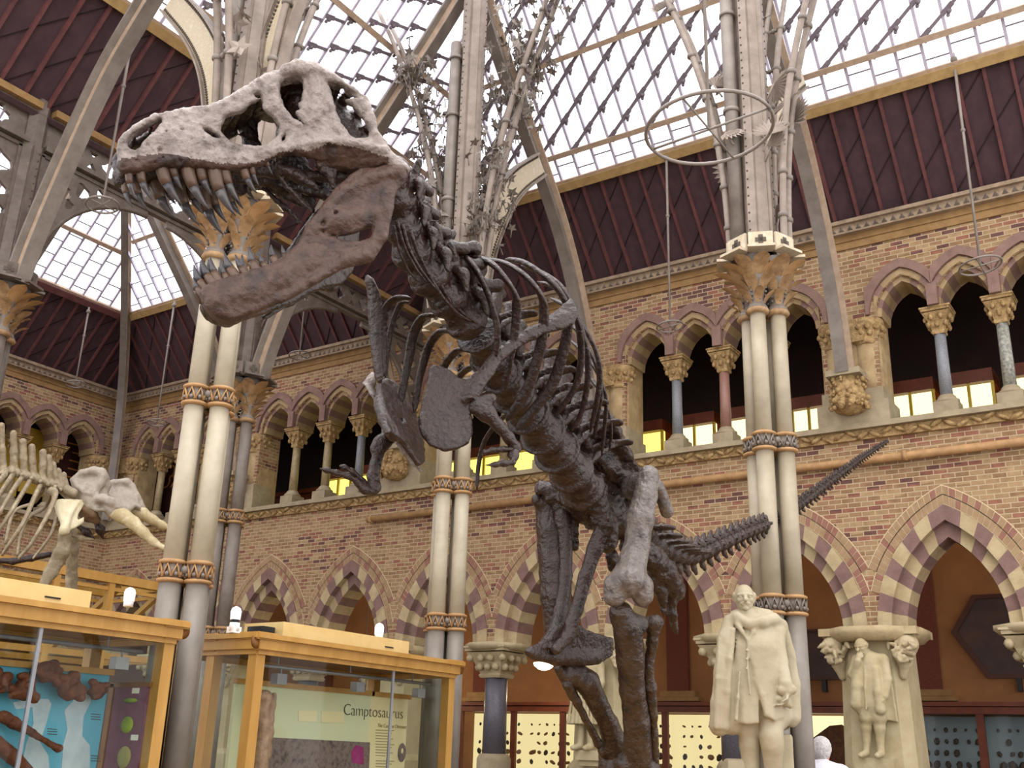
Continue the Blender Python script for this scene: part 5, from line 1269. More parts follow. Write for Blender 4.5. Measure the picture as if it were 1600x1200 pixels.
def showcase(x0, x1, y0, y1, zt, label, posts, lid, group='oak showcases'):
    """glazed oak case, long side facing +X at x1"""
    t = thing('showcase', label, 'display case', ((x0 + x1) / 2, (y0 + y1) / 2, 0), group)
    mb = MB(); mb.box(((x0 + x1) / 2, (y0 + y1) / 2, .4), (x1 - x0, y1 - y0, .8)); mb.build('base', 'oak', t)
    for x, y in posts:
        mb = MB(); mb.box((x, y, 1.62), (.11, .11, 1.66)); mb.build('post', 'oak', t)
    mb = MB(); z = zt - .07
    for (ax, ay, bx, by) in ((x0, y0, x1, y0), (x1, y0, x1, y1), (x1, y1, x0, y1), (x0, y1, x0, y0)):
        d = nv((bx - ax, by - ay, 0)); mb.beam(np.array([ax, ay, z]) - d * .03, np.array([bx, by, z]) + d * .03, .12, .14, Z_)
        mb.beam(np.array([ax, ay, z + .05]) - d * .07, np.array([bx, by, z + .05]) + d * .07, .2, .045, Z_); mb.beam((ax, ay, z - .09), (bx, by, z - .09), .05, .05, Z_)
    for x, y in posts:
        mb.box((x, y, z), (.17, .17, .16)); mb.box((x, y, z + .05), (.25, .25, .07))
    mb.build('top_rail', 'oak', t)
    for x, y in posts:
        if x < (x0 + x1) / 2: continue
        mb = MB()
        for s in (-1, 1): mb.lathe([(.0, -.012), (.07, -.012), (.07, .012), (.0, .012)], (x + .085, y + s * .095, z + .0), 14, ax=(Y_, Z_, X_))
        mb.build('corner_bracket', 'oakdark', t)
    mb = MB(); mb.box(((x0 + x1) / 2, (y0 + y1) / 2, zt - .12), (x1 - x0 - .1, y1 - y0 - .1, .02)); mb.build('ceiling_panel', 'oakdark', t)
    mb = MB(); lx0, lx1, ly0, ly1 = lid; mb.box(((lx0 + lx1) / 2, (ly0 + ly1) / 2, zt + .09), (lx1 - lx0, ly1 - ly0, .17)); mb.build('lid', 'oaklight', t)
    mb = MB(); mb.box((lx1 + .005, ly1 - .35, zt + .08), (.01, .14, .012)); mb.build('lid_slot', 'black', t)
    zb, zz = .8, zt - .14
    pane('glass_pane', [(x1, y0, zb), (x1, y1, zb), (x1, y1, zz), (x1, y0, zz)], 'caseglass', t)
    pane('glass_pane', [(x0, y0, zb), (x1, y0, zb), (x1, y0, zz), (x0, y0, zz)], 'caseglass', t)
    pane('glass_pane', [(x0, y1, zb), (x1, y1, zb), (x1, y1, zz), (x0, y1, zz)], 'caseglass', t)
    pane('glass_pane', [(x0, y0, zb), (x0, y1, zb), (x0, y1, zz), (x0, y0, zz)], 'caseglass', t)
    mb = MB(); mb.box((x1 - .004, y0 + (y1 - y0) * .645, (zb + zz) / 2), (.02, .03, zz - zb)); mb.build('pane_joint', 'steel', t)
    xr = x1 - .22
    mb = MB(); mb.tube([(xr, y0 + .15, zt - .26), (xr, y1 - .15, zt - .26)], .018, 8)
    for y in (y0 + .5, (y0 + y1) / 2, y1 - .5): mb.tube([(xr, y, zt - .26), (xr, y, zt - .12)], .008, 6)
    mb.build('lamp_rail', 'steel', t)
    for y in (y0 + .55, y0 + (y1 - y0) * .55, y1 - .35):
        mb = MB(); mb.box((xr - .02, y, zt - .37), (.09, .13, .1)); mb.tube([(xr, y, zt - .26), (xr, y, zt - .33)], .01, 6); mb.build('rail_lamp', 'steel', t)
    return t
ZC = 2.5
C1 = showcase(-8.75, -7.65, 2.6, 6.2, ZC, 'oak showcase with blue board and brown fossil vertebrae at the left edge', ((-7.7, 6.15), (-8.7, 6.15), (-7.7, 2.65), (-8.7, 2.65), (-8.7, 4.5)), (-8.5, -7.85, 2.8, 5.45))
C2 = showcase(-8.85, -7.62, 7.14, 10.25, ZC, 'oak showcase with pale green board lettered for a plant-eating dinosaur, in the middle', ((-7.67, 7.19), (-8.25, 7.19), (-7.67, 10.2), (-8.8, 7.19), (-8.8, 10.2)), (-8.35, -7.8, 7.62, 9.6))
for x, y in ((-7.67, 6.185),):
    pass
def back_board(nm, x, y0, y1, z1, m, z0=.85, parent=None):
    mb = MB(); mb.box((x, (y0 + y1) / 2, (z0 + z1) / 2), (.04, y1 - y0, z1 - z0)); o = mb.build(nm, m, parent)
    mb = MB(); mb.box((x + .02, (y0 + y1) / 2, z1 + .02), (.07, y1 - y0 + .04, .05)); mb.build('board_rail', 'oak', parent); return o
FX = lambda x: (np.array([x, 0, 0]), Y_, Z_, X_)
def flat(nm, x, pts, m, parent, t=.004):
    mb = MB(); mb.plate(pts, [], FX(x), 0, t); return mb.build(nm, m, parent)
def trX(x, pts): return [(float(onX(a, b, x)[1]), float(onX(a, b, x)[2])) for a, b in pts]
XB = -8.22
b1 = thing('display_board', 'bright blue display board with white limb-shaped prints inside the left showcase', 'board', (XB, 5.3, .82))
back_board('board', XB, 2.8, 6.0, 2.05, 'blue', parent=b1)
for pts in ([(40, 1092), (75, 1092), (80, 1100), (72, 1130), (62, 1160), (75, 1180), (78, 1215), (30, 1215), (40, 1165), (52, 1130), (50, 1105), (25, 1108), (20, 1098)], [(100, 1110), (128, 1080), (140, 1078), (142, 1095), (130, 1120), (128, 1150), (140, 1165), (140, 1215), (95, 1215), (98, 1165), (105, 1140)]):
    flat('limb_print', XB + .021, trX(XB + .021, pts), 'ghost', b1)
for i, (px, py) in enumerate(((150, 1115), (82, 1138), (150, 1180))):
    for k in range(3): flat('caption_line', XB + .021, trX(XB + .021, [(px - 8, py + k * 4), (px + 7, py + k * 4 + 1), (px + 7, py + k * 4 + 2), (px - 8, py + k * 4 + 1)]), 'ink', b1)
def lump(px, py, x, rr, label, seed, m='fossil', nm='fossil_vertebra', cat='fossil'):
    c = onX(px, py, x); rnd = random.Random(seed); S = SDF(c - rr * 1.9, c + rr * 1.9, rr / 9)
    S.ell(c, (rr * .6, rr * .8, rr * .8), .02)
    for k in range(9): S.ell(c + np.array([rnd.uniform(-.3, .5), rnd.uniform(-.8, .8), rnd.uniform(-.8, .9)]) * rr, (rr * .4, rr * rnd.uniform(.25, .5), rr * rnd.uniform(.25, .45)), rr * .08)
    for k in range(2): S.ell(c + np.array([.6, rnd.uniform(-.5, .5), rnd.uniform(-.4, .4)]) * rr, rr * .25, .01, None, True)
    o = S.mesh(nm, [m], None, rough=rr * .08, rs=6 / rr * .3, origin=tuple(c)); return tag(o, label, cat, 'fossils on the blue board')
lump(38, 1076, XB + .16, .115, 'knobbly brown fossil vertebra on the blue board, left of the cluster', 1); lump(72, 1050, XB + .14, .11, 'knobbly brown fossil vertebra on the blue board, topmost of the cluster', 2); lump(108, 1074, XB + .18, .13, 'large brown fossil vertebra on the blue board with a hooked lower edge', 3); lump(152, 1080, XB + .14, .09, 'small upright brown fossil vertebra at the right of the blue board', 4)
lump(0, 1068, XB + .12, .1, 'rounded brown fossil cut by the left edge of the picture', 5)
def longbone(nm, pts, label, m='fossil', h=.012, grp='fossils on the blue board'):
    P = np.array([p[:3] for p in pts]); r = max(p[3] for p in pts); S = SDF(P.min(0) - r - .05, P.max(0) + r + .05, h); S.chain([p[:3] for p in pts], [p[3] for p in pts], .02)
    return tag(S.mesh(nm, [m], None, rough=.006, rs=14, origin=tuple(P[0])), label, 'fossil', grp)
xx = XB + .14
longbone('fossil_limb_bone', [(*onX(6, 1120, xx), .05), (*onX(22, 1130, xx), .045), (*onX(50, 1145, xx), .028), (*onX(78, 1162, xx), .024), (*onX(92, 1170, xx), .034)], 'slender brown limb bone slanting across the blue board')
longbone('fossil_limb_bone', [(*onX(-8, 1160, xx), .06), (*onX(20, 1182, xx), .055), (*onX(42, 1205, xx), .05)], 'thick brown limb bone at the lower left corner of the blue board')
b2 = thing('display_board', 'small purple plant board beside the blue board in the left showcase', 'board', (-8.0, 6.09, .82))
mb = MB(); mb.box((-7.98, 6.09, 1.4), (.44, .03, 1.1)); mb.build('board', 'purpleboard', b2)
mb = MB(); mb.box((-8.24, 6.09, 1.4), (.06, .05, 1.16)); mb.box((-8.0, 6.09, 1.97), (.54, .05, .04)); mb.build('board_rail', 'oakdark', b2)
for dx, dz, r, m, nm in ((0, .22, (.09, .02, .02), 'green', 'leaf_print'), (0, .02, (.08, .02, .07), 'green', 'fruit_print'), (.02, -.24, (.09, .02, .09), 'greenpale', 'fruit_print')):
    mb = MB(); mb.ball((-7.96 + dx, 6.07, 1.62 + dz), r, 12, 7); mb.build(nm, m, b2)
for dx, dz in ((.05, .3), (.12, -.08), (.1, -.43)):
    mb = MB(); mb.box((-7.96 + dx, 6.07, 1.62 + dz), (.09, .006, .045)); mb.build('caption_card', 'card', b2)
# the middle showcase
b3 = thing('display_board', 'pale green and cream board headed Camptosaurus inside the middle showcase', 'board', (XB, 8.8, .82))
yA, yB, yC = onX(368, 1065, XB)[1], onX(578, 1085, XB)[1], onX(642, 1092, XB)[1]; yC = min(yC, 10.14)
back_board('board', XB, yA, yB, 2.08, 'mint', parent=b3); back_board('board', XB, yB, yC, 2.08, 'creamboard', parent=b3)
xt = XB + .024
flat('rock_photograph', xt, trX(xt, [(420, 1152), (578, 1160), (576, 1215), (420, 1215)]), 'rockphoto', b3, .002)
flat('pink_patch', xt, trX(xt, [(548, 1175), (556, 1164), (568, 1168), (568, 1195), (550, 1192)]), 'pink', b3, .004)
flat('caption_card', xt, trX(xt, [(466, 1110), (495, 1111), (495, 1128), (466, 1127)]), 'creamboard', b3, .003); flat('caption_card', xt, trX(xt, [(502, 1111), (537, 1112), (537, 1130), (502, 1129)]), 'creamboard', b3, .003)
p0 = onX(536, 1117, xt + .003)
L0 = onX(637, 1122, xt + .003)[1] - p0[1]
text('Camptosaurus', L0 / 6.35, (p0, Y_, Z_), b3, 'title_lettering')
p1 = onX(590, 1136, xt + .003); text('The Cumnor Dinosaur', (onX(638, 1138, xt)[1] - p1[1]) / 9.9, (p1, Y_, Z_), b3, 'subtitle_lettering', 'inkfaint')
for k in range(14):
    y = 1140 + k * 4.4 + (4 if k > 9 else 0); flat('text_line', xt, trX(xt, [(587, y), (616 - (k * 7 % 5) * 2 - (8 if k == 9 else 0), y + 1), (616 - (k * 7 % 5) * 2 - (8 if k == 9 else 0), y + 2.2), (587, y + 1.2)]), 'inkfaint', b3, .001)
pc = onX(628, 1176, xt)
mb = MB(); mb.ball(pc, (.003, .075, .105), 20, 8); mb.build('oval_portrait', 'rockphoto', b3)
mb = MB(); mb.ball(pc + np.array([.003, 0, .02]), (.003, .022, .03), 12, 6); mb.build('portrait_face', 'creamboard', b3)
xx = XB + .2
longbone('fossil_shin_bone', [(*onX(412, 1092, xx), .09), (*onX(410, 1105, xx), .07), (*onX(411, 1140, xx), .065), (*onX(408, 1190, xx), .065), (*onX(407, 1215, xx), .09)], 'pale upright leg bone standing before the green board, behind the front post', 'fossil_pale', .014, 'fossils before the green board')
longbone('fossil_shin_bone', [(*onX(428, 1087, xx), .03), (*onX(424, 1100, xx), .045), (*onX(422, 1125, xx), .04), (*onX(420, 1143, xx), .05), (*onX(417, 1180, xx), .04)], 'second leg bone joined at a dark knee right of the front post', 'fossil_pale', .012, 'fossils before the green board')
# lamps standing on the lids
def can_lamp(p, label, two=False):
    t = thing('spot_lamp', label, 'lamp', p, 'small lamps on the showcase tops'); p = np.array(p)
    mb = MB(); mb.cyl(p, p + Z_ * .05, .045, .045, 14); mb.build('foot', 'black' if two else 'white', t)
    if two: mb = MB(); mb.cyl(p + Z_ * .05, p + Z_ * .13, .055, .05, 14); mb.box(p + Z_ * .06 + X_ * .0, (.1, .1, .06)); mb.build('socket', 'white', t)
    mb = MB(); z = .13 if two else .05
    if two: mb.cyl(p + Z_ * z, p + Z_ * (z + .03), .04, .04, 14, 0); mb.build('band', 'black', t); z += .03; mb = MB()
    mb.lathe([(.05, 0), (.052, .08), (.04, .11), (.015, .125)], p + Z_ * z, 16); mb.build('bulb', 'litwhite', t); return t
M['litwhite'] = mat('bulb_white', '#fbf6ff', emit=.7)
q = onZ(200, 948, ZC + .18); can_lamp(tuple(q), 'white bulb lamp on the lid of the left showcase')
q = onZ(359, 987, ZC); can_lamp((-8.1, 7.26, ZC + .005), 'black and white lamp at the near end of the middle showcase', True)
q = onZ(645, 1018, ZC + .18); can_lamp((-8.0, 9.3, ZC + .18), 'white bulb lamp on the lid of the middle showcase')
mb = MB(); mb.box((-7.98, 7.5, ZC + .06), (.22, .16, .11)); tag(mb.build('cable_box', 'black', None, (-7.98, 7.5, ZC)), 'black cable box at the end of the light lid of the middle showcase', 'box')
# tall gabled case behind
t = thing('gabled_showcase', 'tall oak glazed case with slanting braces behind the elephant skeleton foot', 'display case', (-13.3, 8.3, 0)); x1, x0, y0, y1 = -12.85, -14.2, 6.9, 10.1
mb = MB(); mb.box((-13.5, 8.5, .4), (1.35, 3.2, .8)); mb.build('base', 'oak', t)
for x, y in ((x1, y0), (x1, y1), (x0, y0), (x0, y1), (x1, 8.35), (x1, 9.2)):
    mb = MB(); mb.box((x, y, 2.2), (.09, .09, 2.9)); mb.build('post', 'oak', t)
mb = MB()
for z, w in ((3.64, .12), (3.5, .05), (2.6, .08)):
    for a, b in (((x1, y0, z), (x1, y1, z)), ((x0, y0, z), (x0, y1, z)), ((x0, y0, z), (x1, y0, z)), ((x0, y1, z), (x1, y1, z))): mb.beam(a, b, w, w, Z_)
mb.build('rail', 'oak', t)
for ya, yb in ((8.0, 8.3), (9.0, 9.35), (9.75, 10.05)):
    mb = MB(); mb.beam((x0 + .3, ya, 2.6), (x1, yb, 3.55), .07, .07, Y_); mb.build('brace', 'oak', t)
for pts in ([(x1, y0, .8), (x1, y1, .8), (x1, y1, 3.6), (x1, y0, 3.6)], [(x0, y0, 3.66), (x0, y1, 3.66), (x1, y1, 3.66), (x1, y0, 3.66)]): pane('glass_pane', pts, 'caseglass', t)
# ================================================================== elephant skeleton
M['ebone'] = mat('elephant_bone', '#a59780', '#85765f', 0.6, 7, 0.4, 34, c3='#b8aa8e')
M['eskull'] = mat('elephant_skull', '#766c5f', '#a3988a', 0.55, 7, 0.6, 26, c3='#8a7f72')
M['tusk'] = mat('tusk_ivory', '#c9bb97', '#a8966e', 0.45, 7, c3='#d0c4a4')
M['cheek'] = mat('cheek_brown', '#6e5236', '#52402c', .6, 10, .5, 30)
M['scap'] = mat('scapula_cream', '#d8ceb0', '#c4b894', 0.6, 5, 0.2, 30)
ED = 11.2
EL = thing('elephant_skeleton', 'pale mounted elephant skeleton with tusks at the left, above the showcase', 'elephant skeleton', tuple(np.array(at(60, 800, ED)) * np.array([1, 1, 0])))
def ebone(nm, chains, h=.016, m='ebone', k=.03, rough=.006):
    P = np.array([at(*p[:3]) for c in chains for p in c]); r = max(p[3] for c in chains for p in c); S = SDF(P.min(0) - r - .08, P.max(0) + r + .08, h)
    for c in chains: S.chain([at(*p[:3]) for p in c], [p[3] for p in c], k)
    return S.mesh(nm, [m], EL, rough=rough, rs=9)
def edep(px): return ED + (px - 60) * .0042
for bx, by, tx, ty in ((-14, 732, -14, 655), (5, 737, 2, 665), (22, 735, 21, 677), (37, 740, 36, 690), (52, 745, 50, 698), (66, 750, 67, 706), (78, 754, 76, 715), (89, 759, 83, 725), (98, 763, 91, 735), (104, 765, 99, 742)):
    d = edep(bx); ebone('vertebra', [[(bx - 5, by + 1, d, .05), (bx + 5, by + 4, d, .05)], [(bx, by, d, .04), (tx + .3 * (bx - tx), (by + ty) / 2, d, .035), (tx, ty, d, .036)], [(bx - 3, by + 2, d - .1, .025), (bx - 3, by + 2, d + .1, .025)]], .014)
ebone('neck_vertebrae', [[(104, 768, 11.4, .07), (115, 776, 11.42, .07), (124, 782, 11.45, .07)], [(105, 765, 11.3, .05), (115, 770, 11.3, .05)]], .018)
def erib(pts, w, dd=0):
    P = spl([at(x, y, edep(x) + dd + o) for x, y, o in pts], 6); n = len(P); ctr = sum(P) / n
    mb = MB(); mb.tube(P, [w * (1 - .4 * i / n) for i in range(n)], 9, flat=(1, .55), up=[nv(P[i] - ctr + np.array([0, 0, .01])) for i in range(n)]); mb.build('rib', 'ebone', EL)
for pts in ([(76, 766, -.05), (86, 772, -.2), (79, 795, -.35), (65, 822, -.4), (48, 851, -.35), (30, 871, -.2)], [(62, 760, -.05), (54, 776, -.25), (38, 813, -.4), (20, 842, -.4), (4, 866, -.25)], [(46, 752, -.05), (34, 772, -.25), (13, 806, -.4), (-6, 835, -.4)], [(34, 747, -.05), (20, 766, -.25), (0, 800, -.4), (-15, 825, -.4)], [(20, 742, -.05), (4, 765, -.25), (-14, 795, -.4)], [(10, 740, -.05), (-6, 758, -.3)]): erib(pts, .05)
for pts in ([(82, 770, .05), (70, 793, .35), (45, 808, .45), (31, 842, .45), (27, 868, .3)], [(66, 764, .05), (54, 785, .35), (22, 800, .5), (8, 850, .4)], [(92, 792, .0), (82, 830, -.15), (66, 855, -.1), (52, 872, 0)]): erib(pts, .034)
ebone('breastbone', [[(-6, 876, 11.2, .03), (20, 877, 11.25, .035), (48, 872, 11.3, .035), (79, 866, 11.35, .03)]], .012, 'bone')
FE_ = plate_frame((105, 805, 11.15), (128, 800, 11.3), (105, 780, 11.25))
def etr(nm, F, out, th, h, m, extra=None):
    o2 = tr(F, out); P = np.array([F[0] + F[1] * a + F[2] * b for a, b in o2]); S = SDF(P.min(0) - .12, P.max(0) + .12, h); S.poly(F, o2, [], lambda u, v: 0 * u, th, .015, 0.)
    if extra: extra(S, lambda x, y, w=0.: onP(x, y, F[0], F[3]) + F[3] * w)
    return S.mesh(nm, [m], EL, rough=.005, rs=8)
etr('shoulder_blade', FE_, [(83, 786), (90, 780), (110, 780), (128, 781), (132, 789), (122, 804), (120, 814), (131, 807), (131, 817), (117, 826), (110, 828), (106, 835), (94, 835), (97, 822), (90, 806)], .025, .014, 'scap', lambda S, g: S.chain([g(98, 830, .02), g(106, 805, .03), g(120, 786, .02)], [.05, .03, .02], .03))
ebone('foreleg', [[(101, 836, 11.15, .075), (100, 850, 11.13, .06), (97, 862, 11.1, .075)], [(90, 862, 11.1, .05), (83, 880, 11.08, .042), (76, 893, 11.05, .05)], [(101, 864, 11.12, .05), (93, 880, 11.1, .04), (84, 895, 11.08, .05)], [(78, 898, 11.05, .06), (72, 906, 11.03, .05), (66, 920, 11.0, .05), (60, 945, 11.0, .07)]], .016)
ebone('foreleg', [[(112, 832, 11.7, .07), (114, 860, 11.72, .06), (112, 900, 11.75, .06), (110, 1000, 11.8, .08)]], .02)
def blade(nm, pts, r): mb = MB(); P = [at(*p) for p in pts]; mb.tube(P, r, 8, flat=(1, .5), up=(0, 0, 1)); mb.build(nm, 'bone', EL)
ebone('tongue_bone', [[(122, 822, 11.4, .02), (135, 832, 11.42, .04), (147, 842, 11.45, .015)]], .01, 'bone'); ebone('tongue_bone', [[(150, 815, 11.5, .03), (157, 828, 11.5, .05), (161, 842, 11.5, .01)]], .01, 'bone'); ebone('tongue_bone', [[(112, 836, 11.3, .02), (128, 841, 11.35, .025), (147, 843, 11.4, .012)]], .01, 'ebone')
P0 = np.array(at(150, 770, 11.6)); S = SDF(P0 - .75, P0 + .75, .018)
g = lambda x, y, d: np.array(at(x, y, d))
def plate_in(p3, out, th):
    F = plate_frame(*p3); o2 = tr(F, out); P = np.array([F[0] + F[1] * a_ + F[2] * b_ for a_, b_ in o2])
    S.poly(F, o2, [], lambda u, v: 0 * u, th, .012, .02, lohi=(P.min(0) - .15, P.max(0) + .15))
plate_in(((136, 756, 11.44), (155, 745, 11.5), (125, 742, 11.52)), [(113, 749), (128, 739), (148, 734), (159, 737), (154, 756), (146, 775), (128, 772), (117, 761)], .03)
S.ell(g(140, 762, 11.62), (.13, .13, .12), .04)
S.chain([g(113, 750, 11.5), g(128, 739, 11.48), g(147, 735, 11.47), g(159, 738, 11.48), g(163, 746, 11.48)], [.03, .038, .045, .05, .045], .02)
S.chain([g(161, 742, 11.46), g(157, 756, 11.42), g(148, 771, 11.38), g(138, 780, 11.38)], [.045, .04, .04, .045], .02)
S.chain([g(115, 756, 11.48), g(124, 770, 11.44), g(138, 779, 11.4)], [.03, .05, .06], .03)
S.chain([g(163, 746, 11.5), g(166, 758, 11.52), g(160, 770, 11.5), g(154, 780, 11.46)], [.045, .05, .06, .06], .03)
plate_in(((185, 775, 11.72), (205, 765, 11.86), (175, 757, 11.8)), [(160, 766), (163, 757), (178, 753), (198, 752), (206, 760), (213, 775), (221, 798), (209, 791), (197, 796), (186, 793), (172, 778)], .035)
S.chain([g(162, 759, 11.72), g(178, 754, 11.78), g(198, 753, 11.84), g(206, 760, 11.86), g(213, 776, 11.84), g(221, 798, 11.82)], [.035, .035, .045, .04, .045, .06], .02)
S.chain([g(161, 765, 11.66), g(174, 778, 11.62), g(188, 793, 11.6), g(198, 796, 11.62), g(210, 789, 11.7)], [.03, .035, .045, .045, .025], .015)
S.chain([g(146, 783, 11.36), g(160, 780, 11.34), g(174, 784, 11.34), g(186, 793, 11.36)], [.045, .06, .05, .04], .02); S.chain([g(142, 790, 11.36), g(154, 796, 11.32), g(166, 795, 11.33), g(178, 800, 11.38)], [.05, .03, .035, .07], .02)
S.chain([g(128, 774, 11.46), g(136, 788, 11.42), g(144, 800, 11.4)], [.07, .06, .045], .03); S.chain([g(165, 785, 11.44), g(178, 800, 11.42)], [.08, .075], .03); S.chain([g(196, 782, 11.76), g(208, 795, 11.8)], [.09, .075], .03)
S.ell(g(154, 789, 11.28), (.06, .06, .035), .012, None, True)
S.mesh('skull', ['eskull'], EL, rough=.003, rs=10)
ebone('jaw', [[(128, 798, 11.42, .06), (138, 806, 11.4, .065), (150, 812, 11.38, .05)], [(134, 796, 11.36, .05), (146, 804, 11.34, .05)]], .013, 'cheek')
ebone('tusk', [[(176, 800, 11.4, .07), (192, 806, 11.35, .078), (208, 817, 11.3, .068), (224, 832, 11.25, .055), (240, 847, 11.22, .04), (256, 856, 11.2, .025), (270, 861, 11.2, .01)]], .012, 'tusk', rough=.003)
ebone('tusk', [[(208, 796, 11.8, .075), (222, 803, 11.8, .07), (238, 812, 11.8, .055), (254, 821, 11.8, .04), (270, 828, 11.8, .025), (284, 833, 11.8, .01)]], .012, 'tusk', rough=.003)
ep = thing('plinth', 'long plinth under the elephant skeleton, behind the left showcase', 'plinth', (EL.location[0], EL.location[1], 0))
ex, ey = EL.location[0], EL.location[1]
mb = MB(); mb.box((ex, ey - .5, .3), (1.3, 3.2, .6)); mb.build('base', 'sill', ep)
mb = MB(); mb.box((ex, ey - .5, .64), (1.4, 3.3, .08)); mb.build('top', 'oak', ep)
# ================================================================== lower corridor: cabinets of specimens, pictures, lamps
def wall_case(xs, label, lit, seed, rows=True, m='litcream', nrow=5):
    y0, y1 = 17.75, 18.28; x0, x1 = xs[0], xs[-1]
    t = thing('wall_cabinet', label, 'cabinet', ((x0 + x1) / 2, y1, 0), 'glazed specimen cabinets along the corridor wall')
    mb = MB(); mb.box(((x0 + x1) / 2, (y0 + y1) / 2, .35), (x1 - x0, y1 - y0, .7)); mb.build('base', 'mahog', t)
    mb = MB(); mb.box(((x0 + x1) / 2, (y0 + y1) / 2, 2.33), (x1 - x0 + .06, y1 - y0 + .06, .1)); mb.box(((x0 + x1) / 2, (y0 + y1) / 2 - .02, 2.42), (x1 - x0 + .1, y1 - y0 + .1, .06)); mb.build('cornice', 'mahog', t)
    mb = MB(); mb.box(((x0 + x1) / 2, y1 - .03, 1.48), (x1 - x0, .04, 1.56)); mb.build('back_panel', m, t)
    for x in xs: mb = MB(); mb.box((x, y0 + .03, 1.5), (.11, .07, 1.6)); mb.build('stile', 'mahog', t)
    for a, b in zip(xs[:-1], xs[1:]): pane('glass_pane', [(a + .05, y0 + .03, .75), (b - .05, y0 + .03, .75), (b - .05, y0 + .03, 2.26), (a + .05, y0 + .03, 2.26)], 'caseglass', t)
    if not rows: return t
    rnd = random.Random(seed)
    for a, b in zip(xs[:-1], xs[1:]):
        n = int((b - a - .25) / .125)
        for r in range(nrow):
            z = 2.06 - r * .17
            for k in range(n):
                if rnd.random() < .12: continue
                s = rnd.uniform(.026, .05) * (1 + .35 * (r > 2)) * (.7 if r == 0 else 1); x = a + .16 + (b - a - .3) * k / max(1, n - 1)
                specs.append(((x + rnd.uniform(-.02, .02), y1 - .075, z), s, rnd))
    return t
M['litcreamb'] = emat('lit_panel_bright', '#fff0b8', 1.5); M['bluegrey'] = mat('bluegrey_panel', '#8d97a0', '#7f8a94', 0.7, 2)  # panel glow stands in for the lamps of the bright cabinet
M['spec_a'] = mat('specimen_brown', '#7a5638', '#94704c', 0.7, 30); M['spec_b'] = mat('specimen_dark', '#3a302e', '#54443c', 0.7, 30); M['spec_c'] = mat('specimen_ochre', '#94683a', '#76502c', 0.7, 30)
specs = []
W1 = wall_case([-13.0, -11.75, -10.65, -9.6], 'long lit cabinet of small fossils behind the dark granite column', True, 1)
W2 = wall_case([-9.5, -8.55, -7.44, -7.0], 'lit cabinet of small fossils between the dinosaur shin and the marble man', True, 2)
W3 = wall_case([-6.75, -5.98, -5.3, -4.75], 'brightly lit cabinet with a brown peaked slab behind the grey-haired visitor', True, 3, False, 'litcreamb')

W4 = wall_case([-4.42, -3.34, -2.3, -1.2], 'unlit cabinet with blue-grey boards and dark fossils at the right edge', False, 4, True, 'bluegrey')
sl = [MB(), MB(), MB()]
for i, b in enumerate(sl): b.ball((0, 0, 0), (1.1, .5, .8) if i == 0 else ((.8, .5, 1) if i == 1 else (1.3, .5, .6)), 8, 6)
protos = []
for i, b in enumerate(sl):
    o = b.build('fossil_specimen', ('spec_a', 'spec_b', 'spec_c')[i]); protos.append(o.data); bpy.data.objects.remove(o)
    for v in protos[-1].vertices: v.co = v.co * (1 + .25 * mnoise.noise(v.co * 1.7 + Vector((i * 5., 0, 0))))
def where(x): return ('behind the dark granite column', 'fossils behind the dark granite column') if x < -9.55 else (('left of the marble man', 'fossils left of the marble man') if x < -6.9 else ('with blue-grey boards', 'fossils on the blue-grey boards'))
for k, (p, s, rnd) in enumerate(specs):
    if k >= 295: break
    o = bpy.data.objects.new('fossil_specimen', protos[(1 if p[0] > -4.5 else rnd.randrange(3))]); COL.objects.link(o)
    o.location = p; o.scale = (s * (1.25 if p[0] > -4.5 else 1),) * 3; o.rotation_euler = (0, rnd.uniform(-.6, .6), 0)
    w_, gr = where(p[0]); tag(o, 'small fossil in rows in the cabinet ' + w_, 'fossil', gr)
mb = MB(); mb.plate([(-6.05, .8), (-5.15, .8), (-5.15, 1.75), (-5.55, 2.12), (-5.75, 2.1), (-6.05, 1.9)], [], (np.array([0, 18.2, 0]), X_, Z_, -Y_), 0, .05)
tag(mb.build('stone_slab', 'fossil', None, (-5.6, 18.2, .8)), 'tall brown peaked slab in the bright cabinet behind the grey-haired visitor', 'fossil')
def picture(pts, label, nm='framed_picture', sides=True):
    c = np.mean(np.array(pts), 0); t = thing(nm, label, 'picture', (c[0], 18.3, c[1]), 'dark pictures on the corridor wall')
    F = (np.array([0, 18.3, 0]), X_, Z_, -Y_); inn = [tuple(c + (np.array(p) - c) * .9) for p in pts]
    mb = MB(); mb.plate(pts, [inn[::-1]], F, 0.0, .06); mb.build('frame', 'mahogdark', t)
    mb = MB(); mb.plate(inn, [], F, 0.005, .03); mb.build('panel', 'slabdark', t)
    for x in (c[0],): mb = MB(); mb.box((x, 18.24, min(p[1] for p in pts) - .1), (.07, .1, .2)); mb.build('bracket', 'black', t)
M['mahogdark'] = mat('frame_dark', '#4a2114', '#38180f', .5, 6); M['slabdark'] = mat('slab_dark', '#2e2426', '#3f2e2c', .6, 3, c3='#50342a')
picture([(-6.25, 2.84), (-5.38, 2.84), (-5.38, 3.68), (-6.25, 3.68)], 'dark rectangular picture high on the wall behind the slim iron column')
picture([(-3.72, 3.55), (-3.35, 4.12), (-2.3, 4.12), (-1.9, 3.55), (-2.3, 2.83), (-3.25, 2.83)], 'dark six-sided picture on the corridor wall at the right edge')
